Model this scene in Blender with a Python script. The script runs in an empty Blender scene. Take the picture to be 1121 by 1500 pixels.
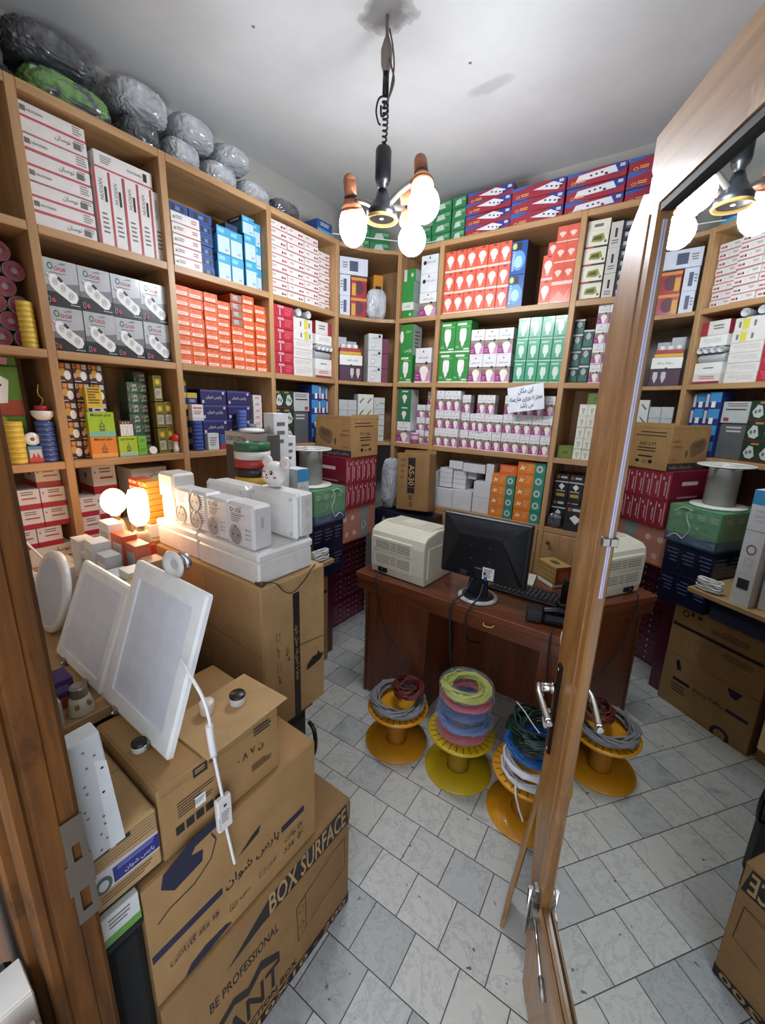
import bpy, math, random, unicodedata
from mathutils import Matrix, Vector
random.seed(7)
SC = bpy.context.scene
COL = SC.collection
PI = math.pi

# ------------------------------------------------------------------ camera
cam_data = bpy.data.cameras.new('camera')
cam_data.sensor_fit = 'HORIZONTAL'; cam_data.sensor_width = 36.0
cam_data.lens = 600.65 / 1121.0 * 36.0
cam_data.clip_start = 0.02
cam = bpy.data.objects.new('camera', cam_data); COL.objects.link(cam)
RT = Vector((0.811175, 0.583701, 0.035877)); UP = Vector((-0.176555, 0.185950, 0.966567)); FW = Vector((-0.557515, 0.790389, -0.253893))
cam.matrix_world = Matrix(((RT.x, UP.x, -FW.x, 0.0), (RT.y, UP.y, -FW.y, 0.0), (RT.z, UP.z, -FW.z, 1.65), (0, 0, 0, 1)))
SC.camera = cam

# ------------------------------------------------------------------ light and exposure
world = bpy.data.worlds.new('world'); SC.world = world
world.use_nodes = True
bgn = world.node_tree.nodes['Background']
bgn.inputs[0].default_value = (0.80, 0.88, 1.0, 1); bgn.inputs[1].default_value = 2.2
SC.view_settings.view_transform = 'Standard'
try: SC.view_settings.look = 'None'
except Exception: pass
SC.view_settings.gamma = 1.0
SC.view_settings.use_curve_mapping = False
SC.view_settings.exposure = 0.0
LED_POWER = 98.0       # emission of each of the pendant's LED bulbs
WARM_POWER = 16.0      # emission of the small test bulbs on the table
try:
    SC.cycles.max_bounces = 8; SC.cycles.diffuse_bounces = 4; SC.cycles.glossy_bounces = 4
    SC.cycles.caustics_reflective = False; SC.cycles.caustics_refractive = False
    SC.cycles.sample_clamp_indirect = 4.0
except Exception: pass

# ------------------------------------------------------------------ materials
MATS = {}
def lin(c):
    return tuple(((x / 12.92) if x <= 0.04045 else ((x + 0.055) / 1.055) ** 2.4) for x in c)
def hexc(h):
    return lin(tuple(int(h[i:i + 2], 16) / 255 for i in (0, 2, 4)))
def nmat(name):
    m = bpy.data.materials.new(name); m.use_nodes = True
    nt = m.node_tree; b = nt.nodes['Principled BSDF']
    return m, nt, b
def N(nt, t, **kw):
    n = nt.nodes.new(t)
    for k, v in kw.items(): setattr(n, k, v)
    return n
def ramp(nt, stops):
    r = N(nt, 'ShaderNodeValToRGB'); e = r.color_ramp.elements
    while len(e) < len(stops): e.new(0.5)
    for i, (p, c) in enumerate(stops):
        e[i].position = p; e[i].color = (*c, 1)
    return r
def coords(nt, scale=(1, 1, 1), rot=(0, 0, 0), kind='Object', loc=(0, 0, 0)):
    tc = N(nt, 'ShaderNodeTexCoord'); mp = N(nt, 'ShaderNodeMapping')
    mp.inputs['Scale'].default_value = scale; mp.inputs['Rotation'].default_value = rot; mp.inputs['Location'].default_value = loc
    nt.links.new(tc.outputs[kind], mp.inputs[0]); return mp
def M(h, rough=0.5, metal=0.0, coat=0.0, var=0.05):
    """plain printed or plastic colour with a faint procedural mottling"""
    key = (h, rough, metal, coat)
    if key in MATS: return MATS[key]
    m, nt, b = nmat('m_' + h); c = hexc(h)
    mp = coords(nt, (9, 9, 9)); nz = N(nt, 'ShaderNodeTexNoise'); nz.inputs['Scale'].default_value = 2.5; nz.inputs['Detail'].default_value = 3
    nt.links.new(mp.outputs[0], nz.inputs['Vector'])
    r = ramp(nt, [(0.3, tuple(x * (1 - var) for x in c)), (0.7, tuple(min(1, x * (1 + var)) for x in c))])
    nt.links.new(nz.outputs[0], r.inputs[0]); nt.links.new(r.outputs[0], b.inputs['Base Color'])
    b.inputs['Roughness'].default_value = rough; b.inputs['Metallic'].default_value = metal
    if coat: b.inputs['Coat Weight'].default_value = coat; b.inputs['Coat Roughness'].default_value = 0.08
    MATS[key] = m; return m
def wood(name, dark, light, axis='z', scale=1.0, rough=0.5, coat=0.0, wear=None):
    m, nt, b = nmat(name)
    s = {'x': (1.2, 14, 14), 'y': (14, 1.2, 14), 'z': (14, 14, 1.2)}[axis]
    mp = coords(nt, tuple(v * scale for v in s), kind='Object')
    nz = N(nt, 'ShaderNodeTexNoise'); nz.inputs['Scale'].default_value = 2.2; nz.inputs['Detail'].default_value = 8; nz.inputs['Roughness'].default_value = 0.65; nz.inputs['Distortion'].default_value = 0.6
    nt.links.new(mp.outputs[0], nz.inputs['Vector'])
    st = [(0.3, hexc(dark)), (0.68, hexc(light))]
    r = ramp(nt, st); nt.links.new(nz.outputs[0], r.inputs[0])
    out = r.outputs[0]
    if wear:
        mp2 = coords(nt, (3, 3, 1.2)); n2 = N(nt, 'ShaderNodeTexNoise'); n2.inputs['Scale'].default_value = 3; n2.inputs['Detail'].default_value = 9; n2.inputs['Roughness'].default_value = 0.7
        nt.links.new(mp2.outputs[0], n2.inputs['Vector'])
        r2 = ramp(nt, [(0.55, (0, 0, 0)), (0.68, (1, 1, 1))]); nt.links.new(n2.outputs[0], r2.inputs[0])
        mx = N(nt, 'ShaderNodeMixRGB'); mx.inputs[2].default_value = (*hexc(wear), 1)
        nt.links.new(r2.outputs[0], mx.inputs[0]); nt.links.new(out, mx.inputs[1]); out = mx.outputs[0]
    nt.links.new(out, b.inputs['Base Color'])
    bp = N(nt, 'ShaderNodeBump'); bp.inputs['Strength'].default_value = 0.12; bp.inputs['Distance'].default_value = 0.004
    nt.links.new(nz.outputs[0], bp.inputs['Height']); nt.links.new(bp.outputs[0], b.inputs['Normal'])
    b.inputs['Roughness'].default_value = rough
    if coat: b.inputs['Coat Weight'].default_value = coat; b.inputs['Coat Roughness'].default_value = 0.15
    return m
def cardboard(name, base):
    m, nt, b = nmat(name); c = hexc(base)
    mp = coords(nt, (6, 6, 6)); nz = N(nt, 'ShaderNodeTexNoise'); nz.inputs['Scale'].default_value = 1.6; nz.inputs['Detail'].default_value = 9; nz.inputs['Roughness'].default_value = 0.6
    nt.links.new(mp.outputs[0], nz.inputs['Vector'])
    r = ramp(nt, [(0.3, tuple(x * 0.82 for x in c)), (0.7, tuple(min(1, x * 1.1) for x in c))])
    nt.links.new(nz.outputs[0], r.inputs[0]); nt.links.new(r.outputs[0], b.inputs['Base Color'])
    mp2 = coords(nt, (1, 1, 260)); w = N(nt, 'ShaderNodeTexNoise'); w.inputs['Scale'].default_value = 1.0
    nt.links.new(mp2.outputs[0], w.inputs['Vector'])
    bp = N(nt, 'ShaderNodeBump'); bp.inputs['Strength'].default_value = 0.08; bp.inputs['Distance'].default_value = 0.002
    nt.links.new(w.outputs[0], bp.inputs['Height']); nt.links.new(bp.outputs[0], b.inputs['Normal'])
    b.inputs['Roughness'].default_value = 0.75
    return m
def emis(name, rgb, strength):
    m, nt, b = nmat(name)
    b.inputs['Base Color'].default_value = (0.8, 0.8, 0.8, 1)
    b.inputs['Emission Color'].default_value = (*rgb, 1); b.inputs['Emission Strength'].default_value = strength
    return m
def film(name, tint, alpha, rough=0.12):
    """crinkled clear plastic film: part see-through, part glossy"""
    m, nt, b = nmat(name)
    mp = coords(nt, (14, 14, 14)); nz = N(nt, 'ShaderNodeTexNoise'); nz.inputs['Scale'].default_value = 2.5; nz.inputs['Detail'].default_value = 5
    nt.links.new(mp.outputs[0], nz.inputs['Vector'])
    bp = N(nt, 'ShaderNodeBump'); bp.inputs['Strength'].default_value = 0.9; bp.inputs['Distance'].default_value = 0.02
    nt.links.new(nz.outputs[0], bp.inputs['Height']); nt.links.new(bp.outputs[0], b.inputs['Normal'])
    r = ramp(nt, [(0.35, (alpha * 0.75,) * 3), (0.7, (min(1, alpha * 1.3),) * 3)])
    nt.links.new(nz.outputs[0], r.inputs[0]); nt.links.new(r.outputs[0], b.inputs['Alpha'])
    b.inputs['Base Color'].default_value = (*hexc(tint), 1); b.inputs['Roughness'].default_value = rough
    b.inputs['Coat Weight'].default_value = 0.5
    return m

SHELF = wood('shelf_wood', 'A27A52', 'C2996C', 'z', 0.8, 0.45)
SHELFB = wood('shelf_board_wood', 'A27A52', 'C2996C', 'y', 0.8, 0.45)
SHELFX = wood('shelf_board_wood_x', 'A27A52', 'C2996C', 'x', 0.8, 0.45)
DESK = wood('desk_wood', '4A2414', '7E4426', 'x', 0.7, 0.35, 0.3)
DESKV = wood('desk_panel_wood', '4A2210', '7A3E1E', 'z', 0.6, 0.4, 0.2)
DOORW = wood('door_wood', '74481F', 'A97742', 'z', 0.9, 0.40, 0.3, 'B98C58')
DOORX = wood('door_rail_wood', '7E5530', 'B48A5C', 'x', 0.9, 0.42, 0.3, 'C2A078')
JAMB = wood('jamb_wood', '2E1A08', '7A4A1A', 'z', 0.7, 0.8, 0.0, '2A1606'); JAMB.node_tree.nodes['Principled BSDF'].inputs['Specular IOR Level'].default_value = 0.25
CARD = cardboard('cardboard', 'A8825250'[:6])
CARD2 = cardboard('cardboard_pale', 'BC9868')
CARDD = cardboard('cardboard_dark', '967246')
BLACK = M('16161A', 0.35); INK = M('2A2420', 0.6); NAVY = M('1A1E3C', 0.5); WHITE = M('E9E8E6', 0.45); PWHITE = M('EEEDEA', 0.3, 0, 0.2)
CHROME = M('D8D8DA', 0.12, 1.0); STEEL = M('9A948C', 0.4, 0.9); GREY = M('8C8F93', 0.5)
FILM = film('clear_film', 'DDE3E8', 0.22); GREYBAG = film('grey_bag_film', 'B4B8BE', 0.85, 0.2); DARKBAG = film('dark_bag_film', '6A6E74', 0.93, 0.18)

# ------------------------------------------------------------------ text
FORMS = {}
for cp in list(range(0xFB50, 0xFBFF)) + list(range(0xFE70, 0xFEFD)):
    dd = unicodedata.decomposition(chr(cp)).split()
    if len(dd) == 2 and dd[0] in ('<isolated>', '<final>', '<initial>', '<medial>'):
        FORMS.setdefault(chr(int(dd[1], 16)), {})[dd[0][1:-1]] = chr(cp)
def fa(s):
    out = []
    for i, c in enumerate(s):
        f = FORMS.get(c)
        if not f: out.append(c); continue
        p = i > 0 and 'initial' in FORMS.get(s[i - 1], {})
        q = 'initial' in f and i + 1 < len(s) and s[i + 1] in FORMS
        out.append(f.get('medial' if p and q else 'final' if p else 'initial' if q else 'isolated', c))
    out.reverse(); i = 0
    while i < len(out):          # numerals keep their own order
        j = i
        while j < len(out) and out[j].isdigit(): j += 1
        out[i:j] = out[i:j][::-1]; i = j + 1
    return ''.join(out)
TXT = {}
def text_geo(s):
    if s in TXT: return TXT[s]
    cu = bpy.data.curves.new('t', 'FONT'); cu.body = s; cu.resolution_u = 2; cu.offset = 0.014
    o = bpy.data.objects.new('t', cu); COL.objects.link(o)
    dg = bpy.context.evaluated_depsgraph_get()
    me = bpy.data.meshes.new_from_object(o.evaluated_get(dg))
    vs = [(v.co.x, v.co.y) for v in me.vertices]; fs = [tuple(p.vertices) for p in me.polygons]
    fs = [f if sum((vs[f[i]][0] * vs[f[(i + 1) % len(f)]][1] - vs[f[(i + 1) % len(f)]][0] * vs[f[i]][1]) for i in range(len(f))) > 0 else f[::-1] for f in fs]
    bpy.data.objects.remove(o); bpy.data.curves.remove(cu); bpy.data.meshes.remove(me)
    if not vs: vs, fs = [(0, 0)], []
    x0 = min(v[0] for v in vs); x1 = max(v[0] for v in vs); y0 = min(v[1] for v in vs); y1 = max(v[1] for v in vs)
    TXT[s] = (vs, fs, x0, x1, y0, y1); return TXT[s]

# ------------------------------------------------------------------ mesh builder
class MB:
    def __init__(self): self.v = []; self.f = []; self.m = []; self.s = []; self.mats = []; self.X = Matrix.Identity(4)
    def mi(self, mat):
        for i, x in enumerate(self.mats):
            if x is mat: return i
        self.mats.append(mat); return len(self.mats) - 1
    def add(self, vs, fs, mat, smooth=False):
        b = len(self.v); X = self.X
        self.v += [tuple(X @ Vector(p)) for p in vs]; k = self.mi(mat)
        for f in fs: self.f.append(tuple(b + i for i in f)); self.m.append(k); self.s.append(smooth)
        return self
    def box(self, x0, x1, y0, y1, z0, z1, mat, c=0.0, smooth=False):
        if c <= 0:
            vs = [(x, y, z) for z in (z0, z1) for y in (y0, y1) for x in (x0, x1)]
            return self.add(vs, [(0, 2, 3, 1), (4, 5, 7, 6), (0, 1, 5, 4), (2, 6, 7, 3), (0, 4, 6, 2), (1, 3, 7, 5)], mat)
        c = min(c, (x1 - x0) * .45, (y1 - y0) * .45, (z1 - z0) * .45)
        vs = []; idx = {}
        for sx in (0, 1):
            for sy in (0, 1):
                for sz in (0, 1):
                    X = (x0, x1)[sx]; Y = (y0, y1)[sy]; Z = (z0, z1)[sz]; dx = c * (1 - 2 * sx); dy = c * (1 - 2 * sy); dz = c * (1 - 2 * sz)
                    idx[sx, sy, sz, 0] = len(vs); vs.append((X, Y + dy, Z + dz))
                    idx[sx, sy, sz, 1] = len(vs); vs.append((X + dx, Y, Z + dz))
                    idx[sx, sy, sz, 2] = len(vs); vs.append((X + dx, Y + dy, Z))
        g = lambda a, b, d, k: idx[a, b, d, k]
        fs = [(g(0,0,0,0), g(0,0,1,0), g(0,1,1,0), g(0,1,0,0)), (g(1,0,0,0), g(1,1,0,0), g(1,1,1,0), g(1,0,1,0)),
              (g(0,0,0,1), g(1,0,0,1), g(1,0,1,1), g(0,0,1,1)), (g(0,1,0,1), g(0,1,1,1), g(1,1,1,1), g(1,1,0,1)),
              (g(0,0,0,2), g(0,1,0,2), g(1,1,0,2), g(1,0,0,2)), (g(0,0,1,2), g(1,0,1,2), g(1,1,1,2), g(0,1,1,2))]
        def q(a, b, d, e):
            p = [Vector(vs[i]) for i in (a, b, d)]; n = (p[1] - p[0]).cross(p[2] - p[0]); ctr = Vector(((x0 + x1) / 2, (y0 + y1) / 2, (z0 + z1) / 2))
            mid = (p[0] + p[1] + p[2]) / 3 - ctr
            fs.append((a, b, d, e) if n.dot(mid) > 0 else (e, d, b, a))
        for s in (0, 1):
            for t in (0, 1):
                q(g(s,t,0,0), g(s,t,1,0), g(s,t,1,1), g(s,t,0,1)); q(g(s,0,t,0), g(s,1,t,0), g(s,1,t,2), g(s,0,t,2)); q(g(0,s,t,1), g(1,s,t,1), g(1,s,t,2), g(0,s,t,2))
        for sx in (0, 1):
            for sy in (0, 1):
                for sz in (0, 1):
                    t = (g(sx,sy,sz,0), g(sx,sy,sz,1), g(sx,sy,sz,2)); fs.append(t if (sx + sy + sz) % 2 == 0 and False else t)
        # orient corner triangles outwards
        ctr = Vector(((x0 + x1) / 2, (y0 + y1) / 2, (z0 + z1) / 2)); out = []
        for f in fs:
            p = [Vector(vs[i]) for i in f[:3]]; n = (p[1] - p[0]).cross(p[2] - p[0])
            out.append(f if n.dot(p[0] - ctr) > 0 else f[::-1])
        return self.add(vs, out, mat, smooth)
    def prism(self, pts, y0, y1, mat):
        """outline in x,z (counter-clockwise seen from -y) extruded from y0 (front) to y1"""
        n = len(pts); vs = [(p[0], y0, p[1]) for p in pts] + [(p[0], y1, p[1]) for p in pts]
        a = sum(pts[i][0] * pts[(i + 1) % n][1] - pts[(i + 1) % n][0] * pts[i][1] for i in range(n))
        fs = [tuple(range(n)), tuple(range(2 * n - 1, n - 1, -1))] + [((i + 1) % n, i, n + i, n + (i + 1) % n) for i in range(n)]
        if a < 0: fs = [f[::-1] for f in fs]
        return self.add(vs, fs, mat)
    def lathe(self, prof, mat, n=24, c=(0, 0, 0), axis='z', smooth=True, caps=True):
        vs = []; fs = []
        for r, h in prof:
            for k in range(n):
                a = 2 * PI * k / n; p = (r * math.cos(a), r * math.sin(a), h)
                if axis == 'x': p = (p[2], p[0], p[1])
                elif axis == 'y': p = (p[1], p[2], p[0])
                vs.append((p[0] + c[0], p[1] + c[1], p[2] + c[2]))
        for j in range(len(prof) - 1):
            for k in range(n):
                k2 = (k + 1) % n; fs.append((j * n + k, j * n + k2, (j + 1) * n + k2, (j + 1) * n + k))
        self.add(vs, fs, mat, smooth)
        if caps:
            b = len(self.v) - len(vs); k = self.mi(mat)
            if prof[0][0] > 1e-6: self.f.append(tuple(b + i for i in range(n))[::-1]); self.m.append(k); self.s.append(False)
            if prof[-1][0] > 1e-6: self.f.append(tuple(b + (len(prof) - 1) * n + i for i in range(n))); self.m.append(k); self.s.append(False)
        return self
    def cyl(self, p0, p1, r0, mat, r1=None, n=16, smooth=True):
        r1 = r0 if r1 is None else r1
        p0 = Vector(p0); p1 = Vector(p1); d = (p1 - p0); u = d.orthogonal().normalized(); w = d.normalized().cross(u)
        vs = []
        for p, r in ((p0, r0), (p1, r1)):
            for k in range(n):
                a = 2 * PI * k / n; vs.append(tuple(p + u * (r * math.cos(a)) + w * (r * math.sin(a))))
        self.add(vs, [(k, (k + 1) % n, n + (k + 1) % n, n + k) for k in range(n)], mat, smooth)
        b = len(self.v) - 2 * n; m = self.mi(mat)
        self.f.append(tuple(b + i for i in range(n))[::-1]); self.f.append(tuple(b + n + i for i in range(n))); self.m += [m, m]; self.s += [False, False]
        return self
    def tube(self, pts, r, mat, n=8, closed=False, sub=6):
        P = [Vector(p) for p in pts]
        if sub > 1:
            Q = []; L = len(P); rng = range(L) if closed else range(L - 1)
            for i in rng:
                p0 = P[i - 1] if (i > 0 or closed) else P[0]; p1 = P[i]; p2 = P[(i + 1) % L]; p3 = P[(i + 2) % L] if (i + 2 < L or closed) else P[-1]
                for s in range(sub):
                    t = s / sub
                    Q.append(0.5 * ((2 * p1) + (p2 - p0) * t + (2 * p0 - 5 * p1 + 4 * p2 - p3) * t * t + (3 * p1 - p0 - 3 * p2 + p3) * t ** 3))
            if not closed: Q.append(P[-1])
            P = Q
        L = len(P); vs = []; u = None
        for i, p in enumerate(P):
            a = P[(i + 1) % L] if (closed or i < L - 1) else p; b = P[i - 1] if (closed or i > 0) else p
            d = (a - b)
            if d.length < 1e-9: d = Vector((0, 0, 1))
            d.normalize()
            if u is None: u = d.orthogonal().normalized()
            u = (u - d * u.dot(d))
            u = u.normalized() if u.length > 1e-6 else d.orthogonal().normalized()
            w = d.cross(u)
            for k in range(n):
                an = 2 * PI * k / n; vs.append(tuple(p + u * (r * math.cos(an)) + w * (r * math.sin(an))))
        fs = []
        for i in range(L if closed else L - 1):
            for k in range(n):
                k2 = (k + 1) % n; j = (i + 1) % L; fs.append((i * n + k, i * n + k2, j * n + k2, j * n + k))
        if not closed: fs += [tuple(range(n))[::-1], tuple((L - 1) * n + k for k in range(n))]
        return self.add(vs, fs, mat, True)
    def sphere(self, c, r, mat, n=20, m=12, sc=(1, 1, 1)):
        vs = [(c[0], c[1], c[2] - r * sc[2])]; fs = []
        for j in range(1, m):
            t = PI * j / m
            for k in range(n):
                a = 2 * PI * k / n; vs.append((c[0] + r * sc[0] * math.sin(t) * math.cos(a), c[1] + r * sc[1] * math.sin(t) * math.sin(a), c[2] - r * sc[2] * math.cos(t)))
        vs.append((c[0], c[1], c[2] + r * sc[2])); e = len(vs) - 1
        for k in range(n):
            fs.append((0, 1 + (k + 1) % n, 1 + k)); fs.append((e, 1 + (m - 2) * n + k, 1 + (m - 2) * n + (k + 1) % n))
        for j in range(m - 2):
            for k in range(n):
                k2 = (k + 1) % n; fs.append((1 + j * n + k, 1 + j * n + k2, 1 + (j + 1) * n + k2, 1 + (j + 1) * n + k))
        return self.add(vs, fs, mat, True)
    def face(self, o, ux, uz, w, h): return Face(self, o, ux, uz, w, h)
    def mesh(self, name):
        me = bpy.data.meshes.new(name); me.from_pydata(self.v, [], self.f)
        for m in self.mats: me.materials.append(m)
        me.polygons.foreach_set('material_index', self.m); me.polygons.foreach_set('use_smooth', self.s)
        me.update(); return me
    def build(self, name, parent=None, loc=(0, 0, 0), rz=0.0, rot=None):
        o = bpy.data.objects.new(name, self.mesh(name)); COL.objects.link(o)
        o.location = loc; o.rotation_euler = rot if rot else (0, 0, rz)
        if parent: o.parent = parent
        return o
class Face:
    """printed art on a flat face; u, v run 0..1 over the face, printed 0.3 mm proud"""
    def __init__(self, mb, o, ux, uz, w, h):
        self.mb = mb; self.o = Vector(o); self.ux = Vector(ux); self.uz = Vector(uz); self.w = w; self.h = h; self.n = self.ux.cross(self.uz); self.k = 1
    def p(self, u, v): return tuple(self.o + self.ux * (u * self.w) + self.uz * (v * self.h) + self.n * (0.0003 * self.k))
    def poly(self, pts, mat):
        a = sum(pts[i][0] * pts[(i + 1) % len(pts)][1] - pts[(i + 1) % len(pts)][0] * pts[i][1] for i in range(len(pts)))
        if a < 0: pts = pts[::-1]
        self.mb.add([self.p(*q) for q in pts], [tuple(range(len(pts)))], mat); self.k += 0.6; return self
    def rect(self, u0, v0, u1, v1, mat): return self.poly([(u0, v0), (u1, v0), (u1, v1), (u0, v1)], mat)
    def ell(self, u, v, ru, rv, mat, n=16): return self.poly([(u + ru * math.cos(2 * PI * k / n), v + rv * math.sin(2 * PI * k / n)) for k in range(n)], mat)
    def ring(self, u, v, ru, rv, t, mat, n=20):
        vs = [self.p(u + ru * q * math.cos(2 * PI * k / n), v + rv * q * math.sin(2 * PI * k / n)) for q in (1 - t, 1) for k in range(n)]
        self.mb.add(vs, [(k, n + k, n + (k + 1) % n, (k + 1) % n) for k in range(n)], mat); self.k += 0.6; return self
    def frame(self, u0, v0, u1, v1, t, mat):
        tu = t / self.w; tv = t / self.h
        self.rect(u0, v0, u1, v0 + tv, mat); self.rect(u0, v1 - tv, u1, v1, mat); self.rect(u0, v0, u0 + tu, v1, mat); self.rect(u1 - tu, v0, u1, v1, mat); return self
    def text(self, s, u0, v0, u1, v1, mat, turn=0, keep=True):
        """fit the lettering into the box u0..u1, v0..v1; turn=1 writes upwards, -1 downwards"""
        vs, fs, x0, x1, y0, y1 = text_geo(s)
        if not fs: return self
        W = (u1 - u0) * self.w; H = (v1 - v0) * self.h
        a, b = (W, H) if turn == 0 else (H, W)
        sx = a / max(1e-6, x1 - x0); sy = b / max(1e-6, y1 - y0)
        if keep: sx = sy = min(sx, sy)
        cu = (u0 + u1) / 2; cv = (v0 + v1) / 2; P = []
        for x, y in vs:
            X = (x - (x0 + x1) / 2) * sx; Y = (y - (y0 + y1) / 2) * sy
            if turn == 1: X, Y = -Y, X
            elif turn == -1: X, Y = Y, -X
            P.append(self.p(cu + X / self.w, cv + Y / self.h))
        self.mb.add(P, fs, mat); self.k += 0.6; return self
    def lines(self, u0, v0, u1, v1, n, mat, fill=0.45, seed=0):
        """small print: n thin bars of uneven length"""
        rr = random.Random(seed); s = (v1 - v0) / n
        for i in range(n):
            self.rect(u0, v1 - (i + fill) * s, u0 + (u1 - u0) * rr.uniform(0.6, 1), v1 - i * s, mat); self.k -= 0.6
        self.k += 0.6; return self

# ------------------------------------------------------------------ things
def tag(o, label, cat, group=None, kind=None):
    o['label'] = label
    if cat: o['category'] = cat
    if group: o['group'] = group
    if kind: o['kind'] = kind
    return o
def empty(name, loc, rz=0.0, label=None, cat=None, group=None, rot=None):
    o = bpy.data.objects.new(name, None); COL.objects.link(o); o.location = loc; o.rotation_euler = rot if rot else (0, 0, rz)
    if label: tag(o, label, cat, group)
    return o
def struct(o, label=None):
    o['kind'] = 'structure'
    if label: o['label'] = label
    return o
def copy_tree(o, parent=None):
    c = o.copy(); COL.objects.link(c)
    if parent: c.parent = parent
    for ch in [x for x in o.children]: copy_tree(ch, c)
    return c
ORD = ['first', 'second', 'third', 'fourth', 'fifth', 'sixth', 'seventh', 'eighth', 'ninth', 'tenth', 'eleventh', 'twelfth', 'thirteenth']
def lev(i, n):
    return 'bottom' if i == 0 else ('top' if i == n - 1 else ORD[i] + ' from bottom')
def colw(i, n):
    return 'leftmost column' if i == 0 else ('rightmost column' if i == n - 1 else ORD[i] + ' column from left')

# frames of the three shelf fronts: u along the wall, dep into the shelf, z up
XL, YB = -1.95, 2.51
PY = [0.05, 0.5975, 1.0819, 1.6348, 2.1744]        # posts of the left unit
PX = [-1.7064, -1.394, -0.5893, 0.02]               # posts of the back unit
HB = [2.6172, 2.2008, 1.7866, 1.372, 0.956]         # board heights
TB = 0.015
CA = math.atan2(2.51 - 2.1744, 1.95 - 1.7064)       # direction of the corner unit
def at(wall, u, dep):
    if wall == 'L': return (XL - dep, u, PI / 2)
    if wall == 'B': return (u, YB + dep, 0.0)
    return (XL + 0.0 + math.cos(CA) * u - math.sin(CA) * dep, 2.1744 + math.sin(CA) * u + math.cos(CA) * dep, CA)
def put(o, wall, u, dep, z, dr=0.0):
    x, y, r = at(wall, u, dep); o.location = (x, y, z); o.rotation_euler = (0, 0, r + dr); return o
BOXES = {}
def faces(mb, w, d, h):
    return {'f': mb.face((0, 0, 0), (1, 0, 0), (0, 0, 1), w, h), 'r': mb.face((w, 0, 0), (0, 1, 0), (0, 0, 1), d, h),
            'l': mb.face((0, d, 0), (0, -1, 0), (0, 0, 1), d, h), 't': mb.face((0, 0, h), (1, 0, 0), (0, 1, 0), w, d)}
def carton(name, kind, w, d, h, mat, art=None, chamfer=0.0012):
    """one carton mesh, shared between copies; local x along the front, y into the shelf, z up"""
    key = (kind, round(w, 4), round(d, 4), round(h, 4))
    if key not in BOXES:
        mb = MB(); mb.box(0, w, 0, d, 0, h, mat, chamfer)
        if art: art(faces(mb, w, d, h))
        BOXES[key] = mb.mesh(name)
    o = bpy.data.objects.new(name, BOXES[key]); COL.objects.link(o); return o
def stack(wall, u, w, z0, hs, name, kind, mat, art, d, labels, cat, group, dep=0.03, jit=0.008, gap=0.0012, dr=0.004):
    """cartons piled on each other; hs = heights; labels = one per carton"""
    z = z0 + 0.0006; out = []
    for i, h in enumerate(hs):
        a = art[i] if isinstance(art, (list, tuple)) else art; k = kind[i] if isinstance(kind, (list, tuple)) else kind; m = mat[i] if isinstance(mat, (list, tuple)) else mat
        o = carton(name, k, w - gap, d, h - 0.0008, m, a)
        put(o, wall, u + gap / 2, dep + random.uniform(0, jit), z, random.uniform(-dr, dr))
        tag(o, labels[i] if isinstance(labels, (list, tuple)) else labels(i), cat, group); z += h; out.append(o)
    return out

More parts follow.
